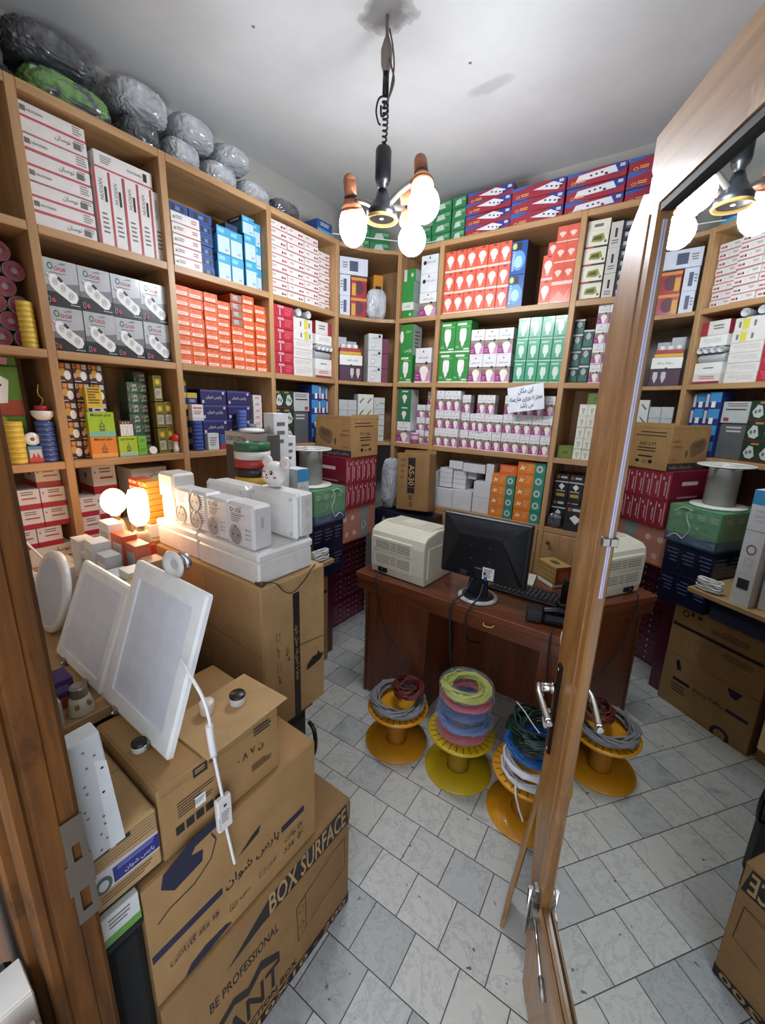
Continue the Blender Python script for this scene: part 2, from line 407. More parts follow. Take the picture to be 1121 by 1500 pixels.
# ================================================================== SETTING
def floor_mat():
    m, nt, b = nmat('marble_tiles')
    mp = coords(nt, (1, 1, 1), (0, 0, math.radians(-2.5)), 'Object', (-0.010, -0.084, 0))
    br = N(nt, 'ShaderNodeTexBrick'); br.offset = 0.5; br.squash = 1.0
    br.inputs['Scale'].default_value = 1.0; br.inputs['Brick Width'].default_value = 0.1535; br.inputs['Row Height'].default_value = 0.1585
    br.inputs['Mortar Size'].default_value = 0.0019; br.inputs['Mortar Smooth'].default_value = 0.3
    br.inputs['Color1'].default_value = (0, 0, 0, 1); br.inputs['Color2'].default_value = (1, 1, 1, 1); br.inputs['Mortar'].default_value = (0.5, 0.5, 0.5, 1)
    nt.links.new(mp.outputs[0], br.inputs['Vector'])
    tone = ramp(nt, [(0.0, hexc('AEB2B3')), (0.2, hexc('CACCCA')), (0.6, hexc('DAD9D2')), (1.0, hexc('E4E2DA'))])
    nt.links.new(br.outputs['Color'], tone.inputs[0])
    # veins, shifted from tile to tile
    sep = N(nt, 'ShaderNodeVectorMath', operation='MULTIPLY_ADD'); sep.inputs[1].default_value = (7, 11, 5)
    nt.links.new(br.outputs['Color'], sep.inputs[0]); nt.links.new(mp.outputs[0], sep.inputs[2])
    vz = N(nt, 'ShaderNodeTexNoise'); vz.inputs['Scale'].default_value = 6.0; vz.inputs['Detail'].default_value = 9; vz.inputs['Roughness'].default_value = 0.72; vz.inputs['Distortion'].default_value = 0.45
    nt.links.new(sep.outputs[0], vz.inputs['Vector'])
    vr = ramp(nt, [(0.30, (0.60, 0.63, 0.66)), (0.42, (0.90, 0.91, 0.92)), (0.475, (0.98, 0.98, 0.98)), (0.498, (0.70, 0.72, 0.74)), (0.52, (0.98, 0.98, 0.98)), (0.66, (0.90, 0.91, 0.91)), (0.8, (1, 1, 1))])
    nt.links.new(vz.outputs[0], vr.inputs[0])
    mul = N(nt, 'ShaderNodeMixRGB', blend_type='MULTIPLY'); mul.inputs[0].default_value = 1
    nt.links.new(tone.outputs[0], mul.inputs[1]); nt.links.new(vr.outputs[0], mul.inputs[2])
    # dark pits
    vo = N(nt, 'ShaderNodeTexNoise'); vo.inputs['Scale'].default_value = 34; vo.inputs['Detail'].default_value = 4; nt.links.new(sep.outputs[0], vo.inputs['Vector'])
    pr_ = ramp(nt, [(0.70, (0, 0, 0)), (0.74, (1, 1, 1))]); nt.links.new(vo.outputs[0], pr_.inputs[0])
    mx = N(nt, 'ShaderNodeMixRGB'); mx.inputs[2].default_value = (*hexc('5E5F5C'), 1); nt.links.new(pr_.outputs[0], mx.inputs[0]); nt.links.new(mul.outputs[0], mx.inputs[1])
    mm = N(nt, 'ShaderNodeMixRGB'); mm.inputs[2].default_value = (*hexc('3E3C38'), 1)
    nt.links.new(br.outputs['Fac'], mm.inputs[0]); nt.links.new(mx.outputs[0], mm.inputs[1]); nt.links.new(mm.outputs[0], b.inputs['Base Color'])
    bp = N(nt, 'ShaderNodeBump'); bp.inputs['Strength'].default_value = 0.25; bp.inputs['Distance'].default_value = 0.002; bp.invert = True
    nt.links.new(br.outputs['Fac'], bp.inputs['Height']); nt.links.new(bp.outputs[0], b.inputs['Normal'])
    b.inputs['Roughness'].default_value = 0.42
    return m
def plaster(name, base, stain):
    m, nt, b = nmat(name)
    mp = coords(nt, (1, 1, 1)); nz = N(nt, 'ShaderNodeTexNoise'); nz.inputs['Scale'].default_value = 2.2; nz.inputs['Detail'].default_value = 7; nz.inputs['Roughness'].default_value = 0.6
    nt.links.new(mp.outputs[0], nz.inputs['Vector'])
    r = ramp(nt, [(0.3, tuple(x * 0.86 for x in hexc(base))), (0.65, hexc(base))]); nt.links.new(nz.outputs[0], r.inputs[0]); out = r.outputs[0]
    tc = N(nt, 'ShaderNodeTexCoord'); wn = N(nt, 'ShaderNodeTexNoise'); wn.inputs['Scale'].default_value = 14; wn.inputs['Detail'].default_value = 6
    nt.links.new(tc.outputs['Object'], wn.inputs['Vector'])
    for (cx, cy, rx, ry, k) in stain:     # sooty smudges with a place of their own on the plaster
        mp2 = N(nt, 'ShaderNodeMapping'); mp2.vector_type = 'TEXTURE'; mp2.inputs['Location'].default_value = (cx, cy, 0); mp2.inputs['Scale'].default_value = (rx, ry, 50)
        nt.links.new(tc.outputs['Object'], mp2.inputs[0])
        ln = N(nt, 'ShaderNodeVectorMath', operation='LENGTH'); nt.links.new(mp2.outputs[0], ln.inputs[0])
        ad = N(nt, 'ShaderNodeMath', operation='MULTIPLY_ADD'); ad.inputs[1].default_value = 1.3; nt.links.new(wn.outputs[0], ad.inputs[0]); nt.links.new(ln.outputs['Value'], ad.inputs[2])
        sr = ramp(nt, [(0.85, (k, k, k)), (1.0, (k * .35,) * 3)])
        sr.color_ramp.elements[0].position = 0.75; sr.color_ramp.elements[1].position = 1.0
        e = sr.color_ramp.elements.new(1.0); e.color = (0, 0, 0, 1)
        dv = N(nt, 'ShaderNodeMath', operation='MULTIPLY'); dv.inputs[1].default_value = 0.62; nt.links.new(ad.outputs[0], dv.inputs[0]); nt.links.new(dv.outputs[0], sr.inputs[0])
        mx = N(nt, 'ShaderNodeMixRGB'); mx.inputs[2].default_value = (*hexc('55504C'), 1); nt.links.new(sr.outputs[0], mx.inputs[0]); nt.links.new(out, mx.inputs[1]); out = mx.outputs[0]
    nt.links.new(out, b.inputs['Base Color']); b.inputs['Roughness'].default_value = 0.9
    bp = N(nt, 'ShaderNodeBump'); bp.inputs['Strength'].default_value = 0.15; bp.inputs['Distance'].default_value = 0.006; nt.links.new(nz.outputs[0], bp.inputs['Height']); nt.links.new(bp.outputs[0], b.inputs['Normal'])
    return m
FLOORM = floor_mat()
CEILM = plaster('ceiling_plaster', 'DCDCDC', [(-1.12, 1.50, 0.12, 0.09, 0.70), (-0.93, 2.02, 0.13, 0.04, 0.25), (-1.57, 1.27, 0.008, 0.008, 0.9), (-0.96, 1.86, 0.008, 0.008, 0.9)])
WALLM = plaster('wall_plaster', 'C4C0BA', [])
struct(MB().box(-2.36, 0.46, -0.9, 2.90, -0.06, 0.0, FLOORM).build('floor'))
struct(MB().box(-2.36, 0.46, -0.0, 2.90, 3.0, 3.06, CEILM).build('ceiling'))
struct(MB().box(-2.36, -2.30, 0.06, 2.90, 0.0, 3.0, WALLM).build('wall_left'))
struct(MB().box(-2.30, 0.40, 2.84, 2.90, 0.0, 3.0, WALLM).build('wall_back'))
struct(MB().box(0.40, 0.46, 0.06, 2.90, 0.0, 3.0, WALLM).build('wall_right'))
fw = MB(); fw.box(-2.30, -0.64, 0.07, 0.12, 0.0, 3.0, WALLM); fw.box(-0.64, 0.40, 0.07, 0.12, 2.12, 3.0, WALLM); fw.box(0.345, 0.40, 0.07, 0.12, 0.0, 2.12, WALLM)
struct(fw.build('wall_front'))

# ---- shelf units (left wall, back wall, diagonal corner)
def post(mb, x0, x1, y0, y1, z0, z1, mat): mb.box(x0, x1, y0, y1, z0, z1, mat, 0.002)
DEP = 0.325
left_unit = empty('wall_shelf', (XL, 0.05, 0), 0, 'tall oak-look shelf unit of open cells along the wall with the white and orange cartons', 'shelf')
for i, y in enumerate(PY):
    z0 = 0.0 if i < 4 else HB[3] - TB
    MB().box(-DEP, 0, y - 0.05 - TB, y - 0.05 + TB, z0, HB[0] + TB, SHELF, 0.002).build('post', left_unit)
for i in range(4):
    for k, h in enumerate(HB):
        if k == 4 and i == 3: continue
        MB().box(-DEP, 0, PY[i] + TB - 0.05, PY[i + 1] - TB - 0.05, h - TB, h + TB, SHELFB, 0.002).build('shelf_board', left_unit)
MB().box(-DEP - 0.008, -DEP, PY[0] - 0.065, PY[4] - 0.035, 0.9, HB[0], SHELF).build('back_panel', left_unit)
back_unit = empty('wall_shelf', (PX[0], YB, 0), 0, 'oak-look shelf unit of open cells above cupboards, filled with bulb boxes', 'shelf')
for i, x in enumerate(PX):
    MB().box(x - PX[0] - TB, x - PX[0] + TB, 0, DEP, 0, HB[0] + TB, SHELF, 0.002).build('post', back_unit)
for i in range(3):
    for k, h in enumerate(HB):
        MB().box(PX[i] + TB - PX[0], PX[i + 1] - TB - PX[0], 0, DEP, h - TB, h + TB, SHELFX, 0.002).build('shelf_board', back_unit)
    n = 1 if i == 0 else 2
    for j in range(n):
        w = (PX[i + 1] - PX[i] - 2 * TB) / n; x0 = PX[i] + TB - PX[0] + j * w
        dr = MB().box(x0 + 0.002, x0 + w - 0.002, -0.004, 0.014, 0.03, HB[4] - TB - 0.003, SHELF, 0.003).build('cupboard_door', back_unit)
        kx = x0 + (0.04 if (j == 0 and i == 2) else w - 0.04 if j == 0 else 0.04)
        MB().lathe([(0.004, 0), (0.005, -0.012), (0.012, -0.018), (0.013, -0.024), (0.008, -0.029), (0.0, -0.03)], M('7A5632', 0.3, 0.6), 14, (kx, -0.004, 0.885), 'y').build('knob', dr)
MB().box(PX[0] - PX[0], PX[3] - PX[0], DEP, DEP + 0.006, 0.0, HB[0], SHELF).build('back_panel', back_unit)
corner = empty('corner_shelf', (XL, PY[4] + TB, 0), 0, 'corner shelf unit with curved shelf fronts between the two long units', 'shelf')
cw = math.hypot(PX[0] - XL, YB - PY[4])
for k, h in enumerate(HB[:4]):
    pts = []
    for j in range(13):
        t = j / 12; u = t * cw; dd = 0.04 * math.sin(PI * t)
        pts.append((math.cos(CA) * u - math.sin(CA) * dd, math.sin(CA) * u + math.cos(CA) * dd))
    x1 = PX[0] - XL - TB - 0.002; pts = [(min(p[0], x1), max(p[1], 0.002)) for p in pts]
    poly = pts + [(x1, 0.62), (-0.33, 0.62), (-0.33, 0.002)]
    n = len(poly); mb = MB()
    a = sum(poly[i][0] * poly[(i + 1) % n][1] - poly[(i + 1) % n][0] * poly[i][1] for i in range(n))
    if a < 0: poly = poly[::-1]
    vs = [(p[0], p[1], h - 0.011) for p in poly] + [(p[0], p[1], h + 0.011) for p in poly]
    mb.add(vs, [tuple(range(n))[::-1], tuple(range(n, 2 * n))] + [(i, (i + 1) % n, n + (i + 1) % n, n + i) for i in range(n)], SHELFX)
    mb.build('shelf_board', corner)
MB().box(-0.33, 0.225, 0.62, 0.628, 1.36, HB[0], SHELF).build('back_panel', corner)

# ---- the open door with its mirror
DT = math.radians(-62.8)
door = empty('door_1', (-0.0856, 0.949, 0.0), rot=(0.0125, 0, DT)); struct(door, 'open wooden door with a mirror in its frame')
def mirror_mat():
    m, nt, b = nmat('mirror'); b.inputs['Base Color'].default_value = (0.80, 0.83, 0.82, 1); b.inputs['Metallic'].default_value = 1.0; b.inputs['Roughness'].default_value = 0.012
    return m
st = MB(); st.box(-0.002, 0.052, -0.012, 0.028, 0.012, 2.045, DOORW, 0.004); st.box(0.018, 0.024, -0.0145, -0.010, 0.30, 1.98, DOORW, 0.002); st.build('stile', door)
MB().prism([(-0.112, 0.60), (-0.004, 0.012), (-0.004, 2.02), (-0.03, 2.03), (-0.075, 1.985), (-0.112, 1.80)], -0.009, 0.022, DOORW).build('meeting_strip', door)
tr = MB(); tr.prism([(0.0, 2.052), (0.052, 1.985), (0.80, 1.985), (0.852, 2.06), (0.852, 2.10), (0.0, 2.10)], -0.013, 0.028, DOORX); tr.build('top_rail', door)
MB().box(0.053, 0.80, -0.010, 0.002, 1.972, 1.9845, M('1A1A1C', 0.6)).build('rubber_seal', door)
bt = MB(); bt.prism([(0.052, 0.012), (0.80, 0.012), (0.80, 0.392), (0.052, 0.392)], -0.010, 0.028, DOORX); bt.box(0.052, 0.80, -0.018, -0.009, 0.37, 0.40, DOORX, 0.004); bt.build('bottom_rail', door)
MB().box(0.80, 0.852, -0.012, 0.028, 0.012, 2.0, DOORW, 0.004).build('hinge_stile', door)
MB().box(0.052, 0.80, 0.0, 0.004, 0.395, 1.985, mirror_mat()).build('mirror_pane', door)
MB().box(0.052, 0.80, 0.006, 0.024, 0.392, 1.985, DOORW).build('back_board', door)
gl = MB(); gl.box(0.0523, 0.0536, -0.0035, -0.0003, 1.28, 1.96, M('CFC8E0', 0.1, 0, 0.5)); gl.build('glass_edge', door)
lk = MB(); lk.box(-0.088, -0.064, -0.017, -0.008, 0.765, 1.035, M('2A2420', 0.3, 0.7), 0.009)
for z in (1.02, 0.78): lk.cyl((-0.076, -0.018, z), (-0.076, -0.016, z), 0.004, CHROME, n=10)
plate = lk.build('lock_plate', door)
hd = MB(); hd.cyl((-0.076, -0.017, 0.965), (-0.076, -0.052, 0.965), 0.011, CHROME); hd.cyl((-0.076, -0.022, 0.965), (-0.076, -0.028, 0.965), 0.014, CHROME)
hd.tube([(-0.076, -0.058, 0.970), (-0.05, -0.062, 0.966), (-0.01, -0.060, 0.957), (0.026, -0.056, 0.948)], 0.0085, CHROME, 10); hd.cyl((0.03, -0.056, 0.947), (0.036, -0.056, 0.946), 0.0075, CHROME)
hd.build('lever_handle', plate)
kk = MB(); kk.cyl((-0.076, -0.03, 0.895), (-0.076, -0.017, 0.895), 0.006, STEEL); kk.cyl((-0.072, -0.034, 0.868), (-0.072, -0.031, 0.868), 0.019, M('C9C2B4', 0.4)); kk.cyl((-0.072, -0.0345, 0.868), (-0.072, -0.034, 0.868), 0.004, INK)
kk.build('key', plate)
bl = MB(); bl.box(0.004, 0.03, -0.028, -0.012, 0.27, 0.42, STEEL, 0.003); bl.cyl((0.017, -0.034, 0.25), (0.017, -0.034, 0.41), 0.006, CHROME); bl.box(0.0, 0.034, -0.030, -0.012, 0.30, 0.312, STEEL); bl.box(0.0, 0.034, -0.030, -0.012, 0.38, 0.392, STEEL)
bl.build('flush_bolt', door)
sb = MB(); sb.cyl((0.05, -0.026, 0.36), (0.175, -0.026, 0.305), 0.005, CHROME); sb.cyl((0.15, -0.026, 0.318), (0.185, -0.026, 0.30), 0.0075, STEEL); sb.box(0.04, 0.06, -0.03, -0.012, 0.35, 0.372, STEEL)
sb.build('sliding_bolt', door)
cp = MB(); cp.box(0.044, 0.058, -0.0145, -0.012, 1.392, 1.412, STEEL, 0.001); cp.box(0.0525, 0.058, -0.0145, -0.0005, 1.394, 1.410, STEEL, 0.001); cp.build('mirror_clip', door)
# lath leaning on the door's edge
lath = MB(); lath.box(0, 0.012, -0.05, 0.05, 0, 0.90, DOORW, 0.002)
o = lath.build('wooden_lath', None, (-0.205, 1.085, 0.004)); o.rotation_euler = (math.radians(-1), math.radians(4.6), math.radians(7)); tag(o, 'thin wooden lath leaning on the edge of the open door', 'wood strip')

# ---- jamb on the other side of the doorway
jb = empty('trim_1', (-0.62, 0.095, 0)); struct(jb, 'worn wooden door jamb with a metal strike plate')
j = MB(); j.box(-0.02, 0.020, -0.036, 0.036, 0.0, 2.12, JAMB, 0.006); j.box(0.016, 0.024, -0.034, -0.018, 0.0, 2.12, JAMB, 0.004); j.box(0.018, 0.0225, -0.014, 0.012, 0.0, 2.12, JAMB, 0.002)
j.build('post', jb)
j = MB(); j.box(-0.90, -0.0215, -0.048, -0.0255, 0.0, 2.2, JAMB, 0.003); j.build('cover_boards', jb)  # wide dark boards added to cover the bright-lit front wall
sp = MB(); SPM = M('6E645A', 0.45, 0.8)
sp.box(0.0226, 0.0245, 0.010, 0.037, 0.885, 0.905, SPM); sp.box(0.0226, 0.0245, 0.010, 0.017, 0.905, 0.945, SPM); sp.box(0.0226, 0.0245, 0.029, 0.037, 0.905, 0.945, SPM); sp.box(0.0226, 0.0245, 0.006, 0.039, 0.945, 1.0, SPM)
sp.box(0.0226, 0.0245, 0.010, 0.018, 1.0, 1.03, SPM); sp.box(0.0226, 0.0245, 0.028, 0.036, 1.0, 1.03, SPM); sp.box(0.0226, 0.0245, 0.010, 0.036, 1.03, 1.075, SPM)
sp.build('strike_plate', jb)

# ================================================================== LEFT WALL SHELVES
FLR = [h + TB for h in HB]      # shelf tops; FLR[1] carries the top cell
RED = M('B23A45', 0.5); DRED = M('7C1F2E', 0.5); ORG = M('E2602F', 0.5); DGREEN = M('1F6B45', 0.5); GREEN = M('3F8A3A', 0.5); PURP = M('7A2A66', 0.5); PINK = M('D9A3BE', 0.5)
CREAM = M('DDD8C6', 0.55); LGREY = M('C9C7C6', 0.5); OFFW = M('E0DAD6', 0.5); BLUE = M('2E5FA8', 0.45); DBLUE = M('27325F', 0.5); CYAN = M('3F9CC4', 0.45); YEL = M('DDB93C', 0.5); TXTG = M('6F6A68', 0.6)
DARK = M('26262A', 0.5); BROWN = M('4A3030', 0.55); LIME = M('A6C833', 0.45); ORGP = M('E58A3C', 0.45); MAGR = M('C24A58', 0.5); GLD = M('B79A3F', 0.4); SILV = M('B9BBBF', 0.35, 0.3)
def trunk_art(F, v=0):
    f = F['f']; f.rect(0, 0.0, 1, 0.16 if v % 3 else 0.07, MAGR)
    if v % 2: f.text('▦', .04, .3, .12, .85, INK); f.text('NUOSAN', .14, .38, .36, .72, TXTG)
    else: f.rect(.78, .3, .9, .75, TXTG); f.text('نوسان'[::1] and fa('نوسان'), .5, .35, .74, .8, TXTG)
    f.lines(.80, .22, .97, .88, 4, TXTG, .4, v); F['r'].rect(0, 0, 1, .12, MAGR)
# long white cartons, upright pack and the odd one on top (top cell beside the first post)
names = ['with a thick red stripe', 'with two small sketches', 'with a square sketch', 'with a bold dark logo', 'with a grey caption', 'with a small logo', 'with a red rule', 'with a red top edge']
for i in range(8):
    o = carton('accessory_carton', 'long%d' % i, 0.197, 0.26, 0.0455, OFFW, lambda F, i=i: trunk_art(F, i))
    put(o, 'L', 0.616, 0.03 + 0.006 * random.random(), FLR[1] + 0.0008 + i * 0.0465)
    tag(o, 'long white red-striped carton, %s of the flat stack by the first post' % lev(i, 8), 'carton', 'long white cartons lying flat')
def upr(F):
    f = F['f']; f.rect(0, 0, .16, 1, RED); f.text('NUOSAN', .35, .55, .6, .95, TXTG, 1); f.rect(.68, .6, .85, .8, INK); f.lines(.35, .15, .85, .45, 5, TXTG, .4, 3)
for i in range(5):
    o = carton('accessory_carton', 'upright', 0.051, 0.24, 0.262, OFFW, upr)
    put(o, 'L', 0.8225 + i * 0.0522, 0.028 + 0.004 * random.random(), FLR[1] + 0.0008)
    tag(o, 'white red-edged carton standing upright, %s of five' % ('leftmost' if i == 0 else 'rightmost' if i == 4 else ORD[i] + ' from the left'), 'carton', 'upright white cartons')
o = carton('accessory_carton', 'ontop', 0.215, 0.22, 0.064, OFFW, lambda F: (F['f'].rect(0, .1, 1, .2, MAGR), F['f'].lines(.1, .35, .3, .8, 4, TXTG), F['f'].text('NUOSAN', .55, .35, .8, .8, TXTG), F['f'].rect(.83, .35, .9, .8, INK)))
put(o, 'L', 0.835, 0.035, FLR[1] + 0.0016 + 0.262); tag(o, 'white carton lying across the five upright red-edged cartons', 'carton')

# socket cartons with a photo of an adapter, 4 x 2
def qogi(F):
    f = F['f']; f.rect(0, 0, 1, .30, M('303236', .3, 0, .3)); f.poly([(0, .3), (1, .3), (1, .55), (0, .42)], M('77797D', .3, 0, .3))
    f.ring(.24, .84, .075, .075, .35, DGREEN); f.text('OGII', .33, .74, .66, .87, M('B5263A')); f.text(fa('اطلس'), .46, .86, .68, .98, DGREEN); f.rect(.2, .70, .66, .715, TXTG)
    f.poly([(.14, .56), (.2, .66), (.33, .68), (.62, .48), (.9, .34), (.94, .24), (.86, .12), (.72, .10), (.3, .32), (.17, .42)], PWHITE)
    for a, b in ((.32, .52), (.52, .4), (.74, .27)): f.ell(a, b, .085, .085, LGREY); f.ell(a - .03, b, .012, .012, TXTG, 8); f.ell(a + .03, b, .012, .012, TXTG, 8)
    f.poly([(.38, .6), (.44, .64), (.55, .56), (.49, .52)], DARK); f.poly([(.1, .66), (.12, .68), (.2, .62), (.18, .6)], PWHITE)
    f.frame(.04, .06, .12, .18, .0012, LGREY); f.ell(.2, .11, .055, .055, RED); f.lines(.66, .03, .96, .07, 1, LGREY)
    F['r'].rect(0, 0, 1, .3, DARK)
for r in range(2):
    for c in range(4):
        o = carton('adapter_carton', 'qogi', 0.1115, 0.16, 0.1595, M('B4B6BA', 0.3, 0, 0.3), qogi)
        put(o, 'L', 0.6145 + c * 0.1132, 0.03 + random.uniform(0, .006), FLR[2] + 0.0008 + r * 0.1605, random.uniform(-.006, .006))
        tag(o, 'silver and black carton showing a white socket adapter, %s, %s row' % (colw(c, 4).replace(' column', ''), ('lower', 'upper')[r]), 'carton', 'adapter cartons in two rows')

# small dome-lamp boxes
def dome(F):
    f = F['f']; f.ring(.12, .84, .09, .12, .4, YEL, 14); f.rect(.28, .74, .55, .95, ORGP); f.rect(.62, .7, .92, .95, LGREY)
    f.ell(.40, .5, .2, .22, M('C9A03A'), 14); f.ell(.68, .36, .21, .24, PWHITE, 18); f.ell(.14, .36, .12, .14, M('C98FA0'), 12); f.rect(.06, .05, .5, .1, LGREY)
for c in range(3):
    for r in range(5):
        o = carton('lamp_box', 'dome', 0.0525, 0.05, 0.0745, BROWN, dome)
        put(o, 'L', 0.616 + c * 0.0545, 0.052, FLR[3] + 0.0006 + r * 0.0755, random.uniform(-.01, .01))
        tag(o, 'brown box picturing a dome lamp, %s, %s of five' % (colw(c, 3), lev(r, 5)), 'lamp box', 'brown dome lamp boxes')
# display packs in front of them
def pack_art(top, name):
    def a(F):
        f = F['f']; f.rect(0, 0, 1, .22, top); f.text(name, .12, .8, .88, .95, INK); f.ring(.5, .42, .11, .15, .25, TXTG, 14); f.rect(.485, .5, .515, .7, TXTG); f.ell(.46, .42, .03, .03, INK, 8); f.ell(.54, .42, .03, .03, INK, 8); f.rect(.4, .24, .6, .32, TXTG)
    return a
def pack(u, z, w, h, mat, art, lab, key, dep=0.018):
    o = carton('plug_pack', key, w, 0.026, h, mat, art); put(o, 'L', u, dep, z); tag(o, lab, 'plug pack', 'flat plug packs'); return o
z0 = FLR[3] + 0.0006
pack(0.686, z0, 0.098, 0.088, ORGP, pack_art(M('E9A65C'), 'Mahsan plus'), 'orange flat plug pack under the green one in front of the brown lamp boxes', 'pk1')
pack(0.687, z0 + 0.0886, 0.098, 0.1, LIME, pack_art(M('7FBFA8'), 'Mahsan plus'), 'lime green plug pack standing on the orange pack', 'pk2')
pack(0.792, z0, 0.076, 0.086, M('B4CC3A', .45), pack_art(M('A9C9B0'), 'Lai Shomar'), 'yellow-green plug pack under a white switch box', 'pk3')
o = carton('spice_box', 'ybox', 0.058, 0.024, 0.098, YEL, lambda F: (F['f'].lines(.12, .3, .88, .95, 6, M('7A5A1C'), .6, 2), F['f'].rect(0, 0, 1, .18, LGREY), F['f'].rect(.45, .05, .8, .13, INK), F['f'].rect(.05, .02, .3, .16, INK)))
put(o, 'L', 0.692, 0.018, z0 + 0.1892); tag(o, 'yellow box with dark print lines standing on the lime green pack', 'box')
o = carton('switch_box', 'swb', 0.056, 0.026, 0.066, M('6A4A40'), lambda F: (F['f'].rect(.05, .03, .95, .78, PWHITE), F['f'].frame(.18, .12, .46, .66, .0008, TXTG), F['f'].frame(.54, .12, .82, .66, .0008, TXTG), F['f'].ell(.25, .88, .05, .05, LGREY, 8), F['f'].ell(.45, .88, .05, .05, LGREY, 8), F['f'].ell(.65, .88, .05, .05, LGREY, 8)))
put(o, 'L', 0.803, 0.02, z0 + 0.0866); tag(o, 'small white double switch box standing on the yellow-green pack', 'switch box')
for r in range(2):
    o = carton('small_box', 'gsm', 0.036, 0.03, 0.042, M('7FBF45', .45), lambda F: F['f'].lines(.15, .3, .85, .7, 3, GREEN)); put(o, 'L', 0.872, 0.02, z0 + r * 0.0425)
    tag(o, 'small bright green box, %s of two beside the yellow-green pack' % ('lower', 'upper')[r], 'box', 'small bright green boxes')
# printed tins boxes piled in two columns, and gold upright packs
def floral(F):
    f = F['f']; rr = random.Random(5)
    for k in range(9): f.ell(rr.uniform(.1, .6), rr.uniform(.15, .85), .06, .13, (M('8FA08A'), LGREY, M('3A5A48'), M('A06A5C'))[k % 4], 8)
    f.rect(.62, .2, .95, .8, M('B7BDA8')); f.rect(.68, .35, .9, .6, M('4C5A4A'))
for c, (u, n) in enumerate(((0.874, 7), (0.918, 8))):
    stack('L', u, 0.042 + 0.008 * c, FLR[3], [0.0455] * n, 'spice_tin_box', 'floral', M('4C6650'), floral, 0.09, lambda i, c=c, n=n: 'dark green printed box, %s of the %s pile beside the gold packs' % (lev(i, n), ('nearer', 'farther')[c]), 'box', 'dark green printed boxes', dep=0.075 + 0.02 * c)
def gold(F):
    f = F['f']; f.frame(.04, .02, .96, .98, .002, GLD); f.rect(.12, .6, .88, .9, M('8A7A2C')); f.rect(.14, .12, .86, .5, M('B5AFA0')); f.lines(.22, .2, .78, .42, 4, TXTG); f.ell(.5, .75, .25, .1, YEL)
for c in range(2):
    for r in range(2 if c else 3):
        o = carton('gold_box', 'gold%d' % c, 0.038, 0.04, 0.118 if c else 0.115, M('5E5A24'), gold); put(o, 'L', 0.978 + c * 0.0395, 0.05, z0 + r * 0.119)
        tag(o, 'olive and gold upright box, %s, %s' % (('nearer column', 'farther column')[c], ('bottom', 'middle', 'top')[r]), 'box', 'olive gold boxes')
mb = MB(); mb.lathe([(0.017, 0), (0.0175, 0.008)], PWHITE, 20); o = mb.build('round_cover'); put(o, 'L', 0.935, 0.028, z0 + 0.019); o.rotation_euler = (math.radians(80), 0, PI / 2); o.location.z = z0 + 0.0185; tag(o, 'white round cover leaning in front of the dark green printed boxes', 'cover')
lp = empty('lamp_holder', (0, 0, 0), 0, 'small white lamp holder with a red round top at the shelf edge', 'lamp holder'); put(lp, 'L', 1.052, 0.035, z0)
MB().lathe([(0.014, 0), (0.014, 0.022), (0.011, 0.026), (0.011, 0.05), (0.016, 0.054)], PWHITE, 18).build('base', lp)
MB().lathe([(0.017, 0.0545), (0.020, 0.062), (0.019, 0.075), (0.012, 0.086), (0, 0.089)], M('CF2F30', .35), 18).build('dome', lp)

# lower cell: pale cartons around the test lamps
def redbase(F):
    f = F['f']; f.rect(0, 0, 1, .27, M('A8283C')); f.rect(.3, .52, .86, .59, M('A04A62')); f.lines(.3, .68, .8, .9, 2, TXTG, .45); f.rect(.08, .72, .14, .8, TXTG)
    for s in ('l', 'r'): F[s].rect(0, 0, 1, .27, M('A8283C')); F[s].ell(.5, .62, .1, .1, TXTG, 10)
RB = M('DAD6DA')
z4 = FLR[4] + 0.0006
for i in range(3):
    o = carton('plug_carton', 'rb0', 0.075, 0.12, 0.083, RB, redbase); put(o, 'L', 0.618, 0.05, z4 + 0.001 + i * 0.0835); tag(o, 'white red-based carton by the post behind the bulbs, %s of three' % lev(i, 3), 'carton', 'red-based cartons behind the bulbs')
for r in range(3):
    o = carton('plug_carton', 'rb_b', 0.092, 0.15, 0.125, RB, redbase); put(o, 'L', 0.70, 0.09, z4 + r * 0.1255); tag(o, 'tall white carton with red base behind the lit bulbs, %s of three' % lev(r, 3), 'carton', 'tall red-based cartons')
for r in range(2):
    o = carton('plug_carton', 'rb_c', 0.16, 0.15, 0.175, M('CFCFC6'), lambda F: (F['f'].text(fa('نوسان'), .5, .72, .9, .92, INK), F['f'].lines(.1, .2, .5, .5, 3, TXTG))); put(o, 'L', 0.845, 0.06, z4 + r * 0.1755); tag(o, 'wide pale carton with dark brand script, %s of two behind the lit bulbs' % ('lower', 'upper')[r], 'carton', 'wide pale cartons')

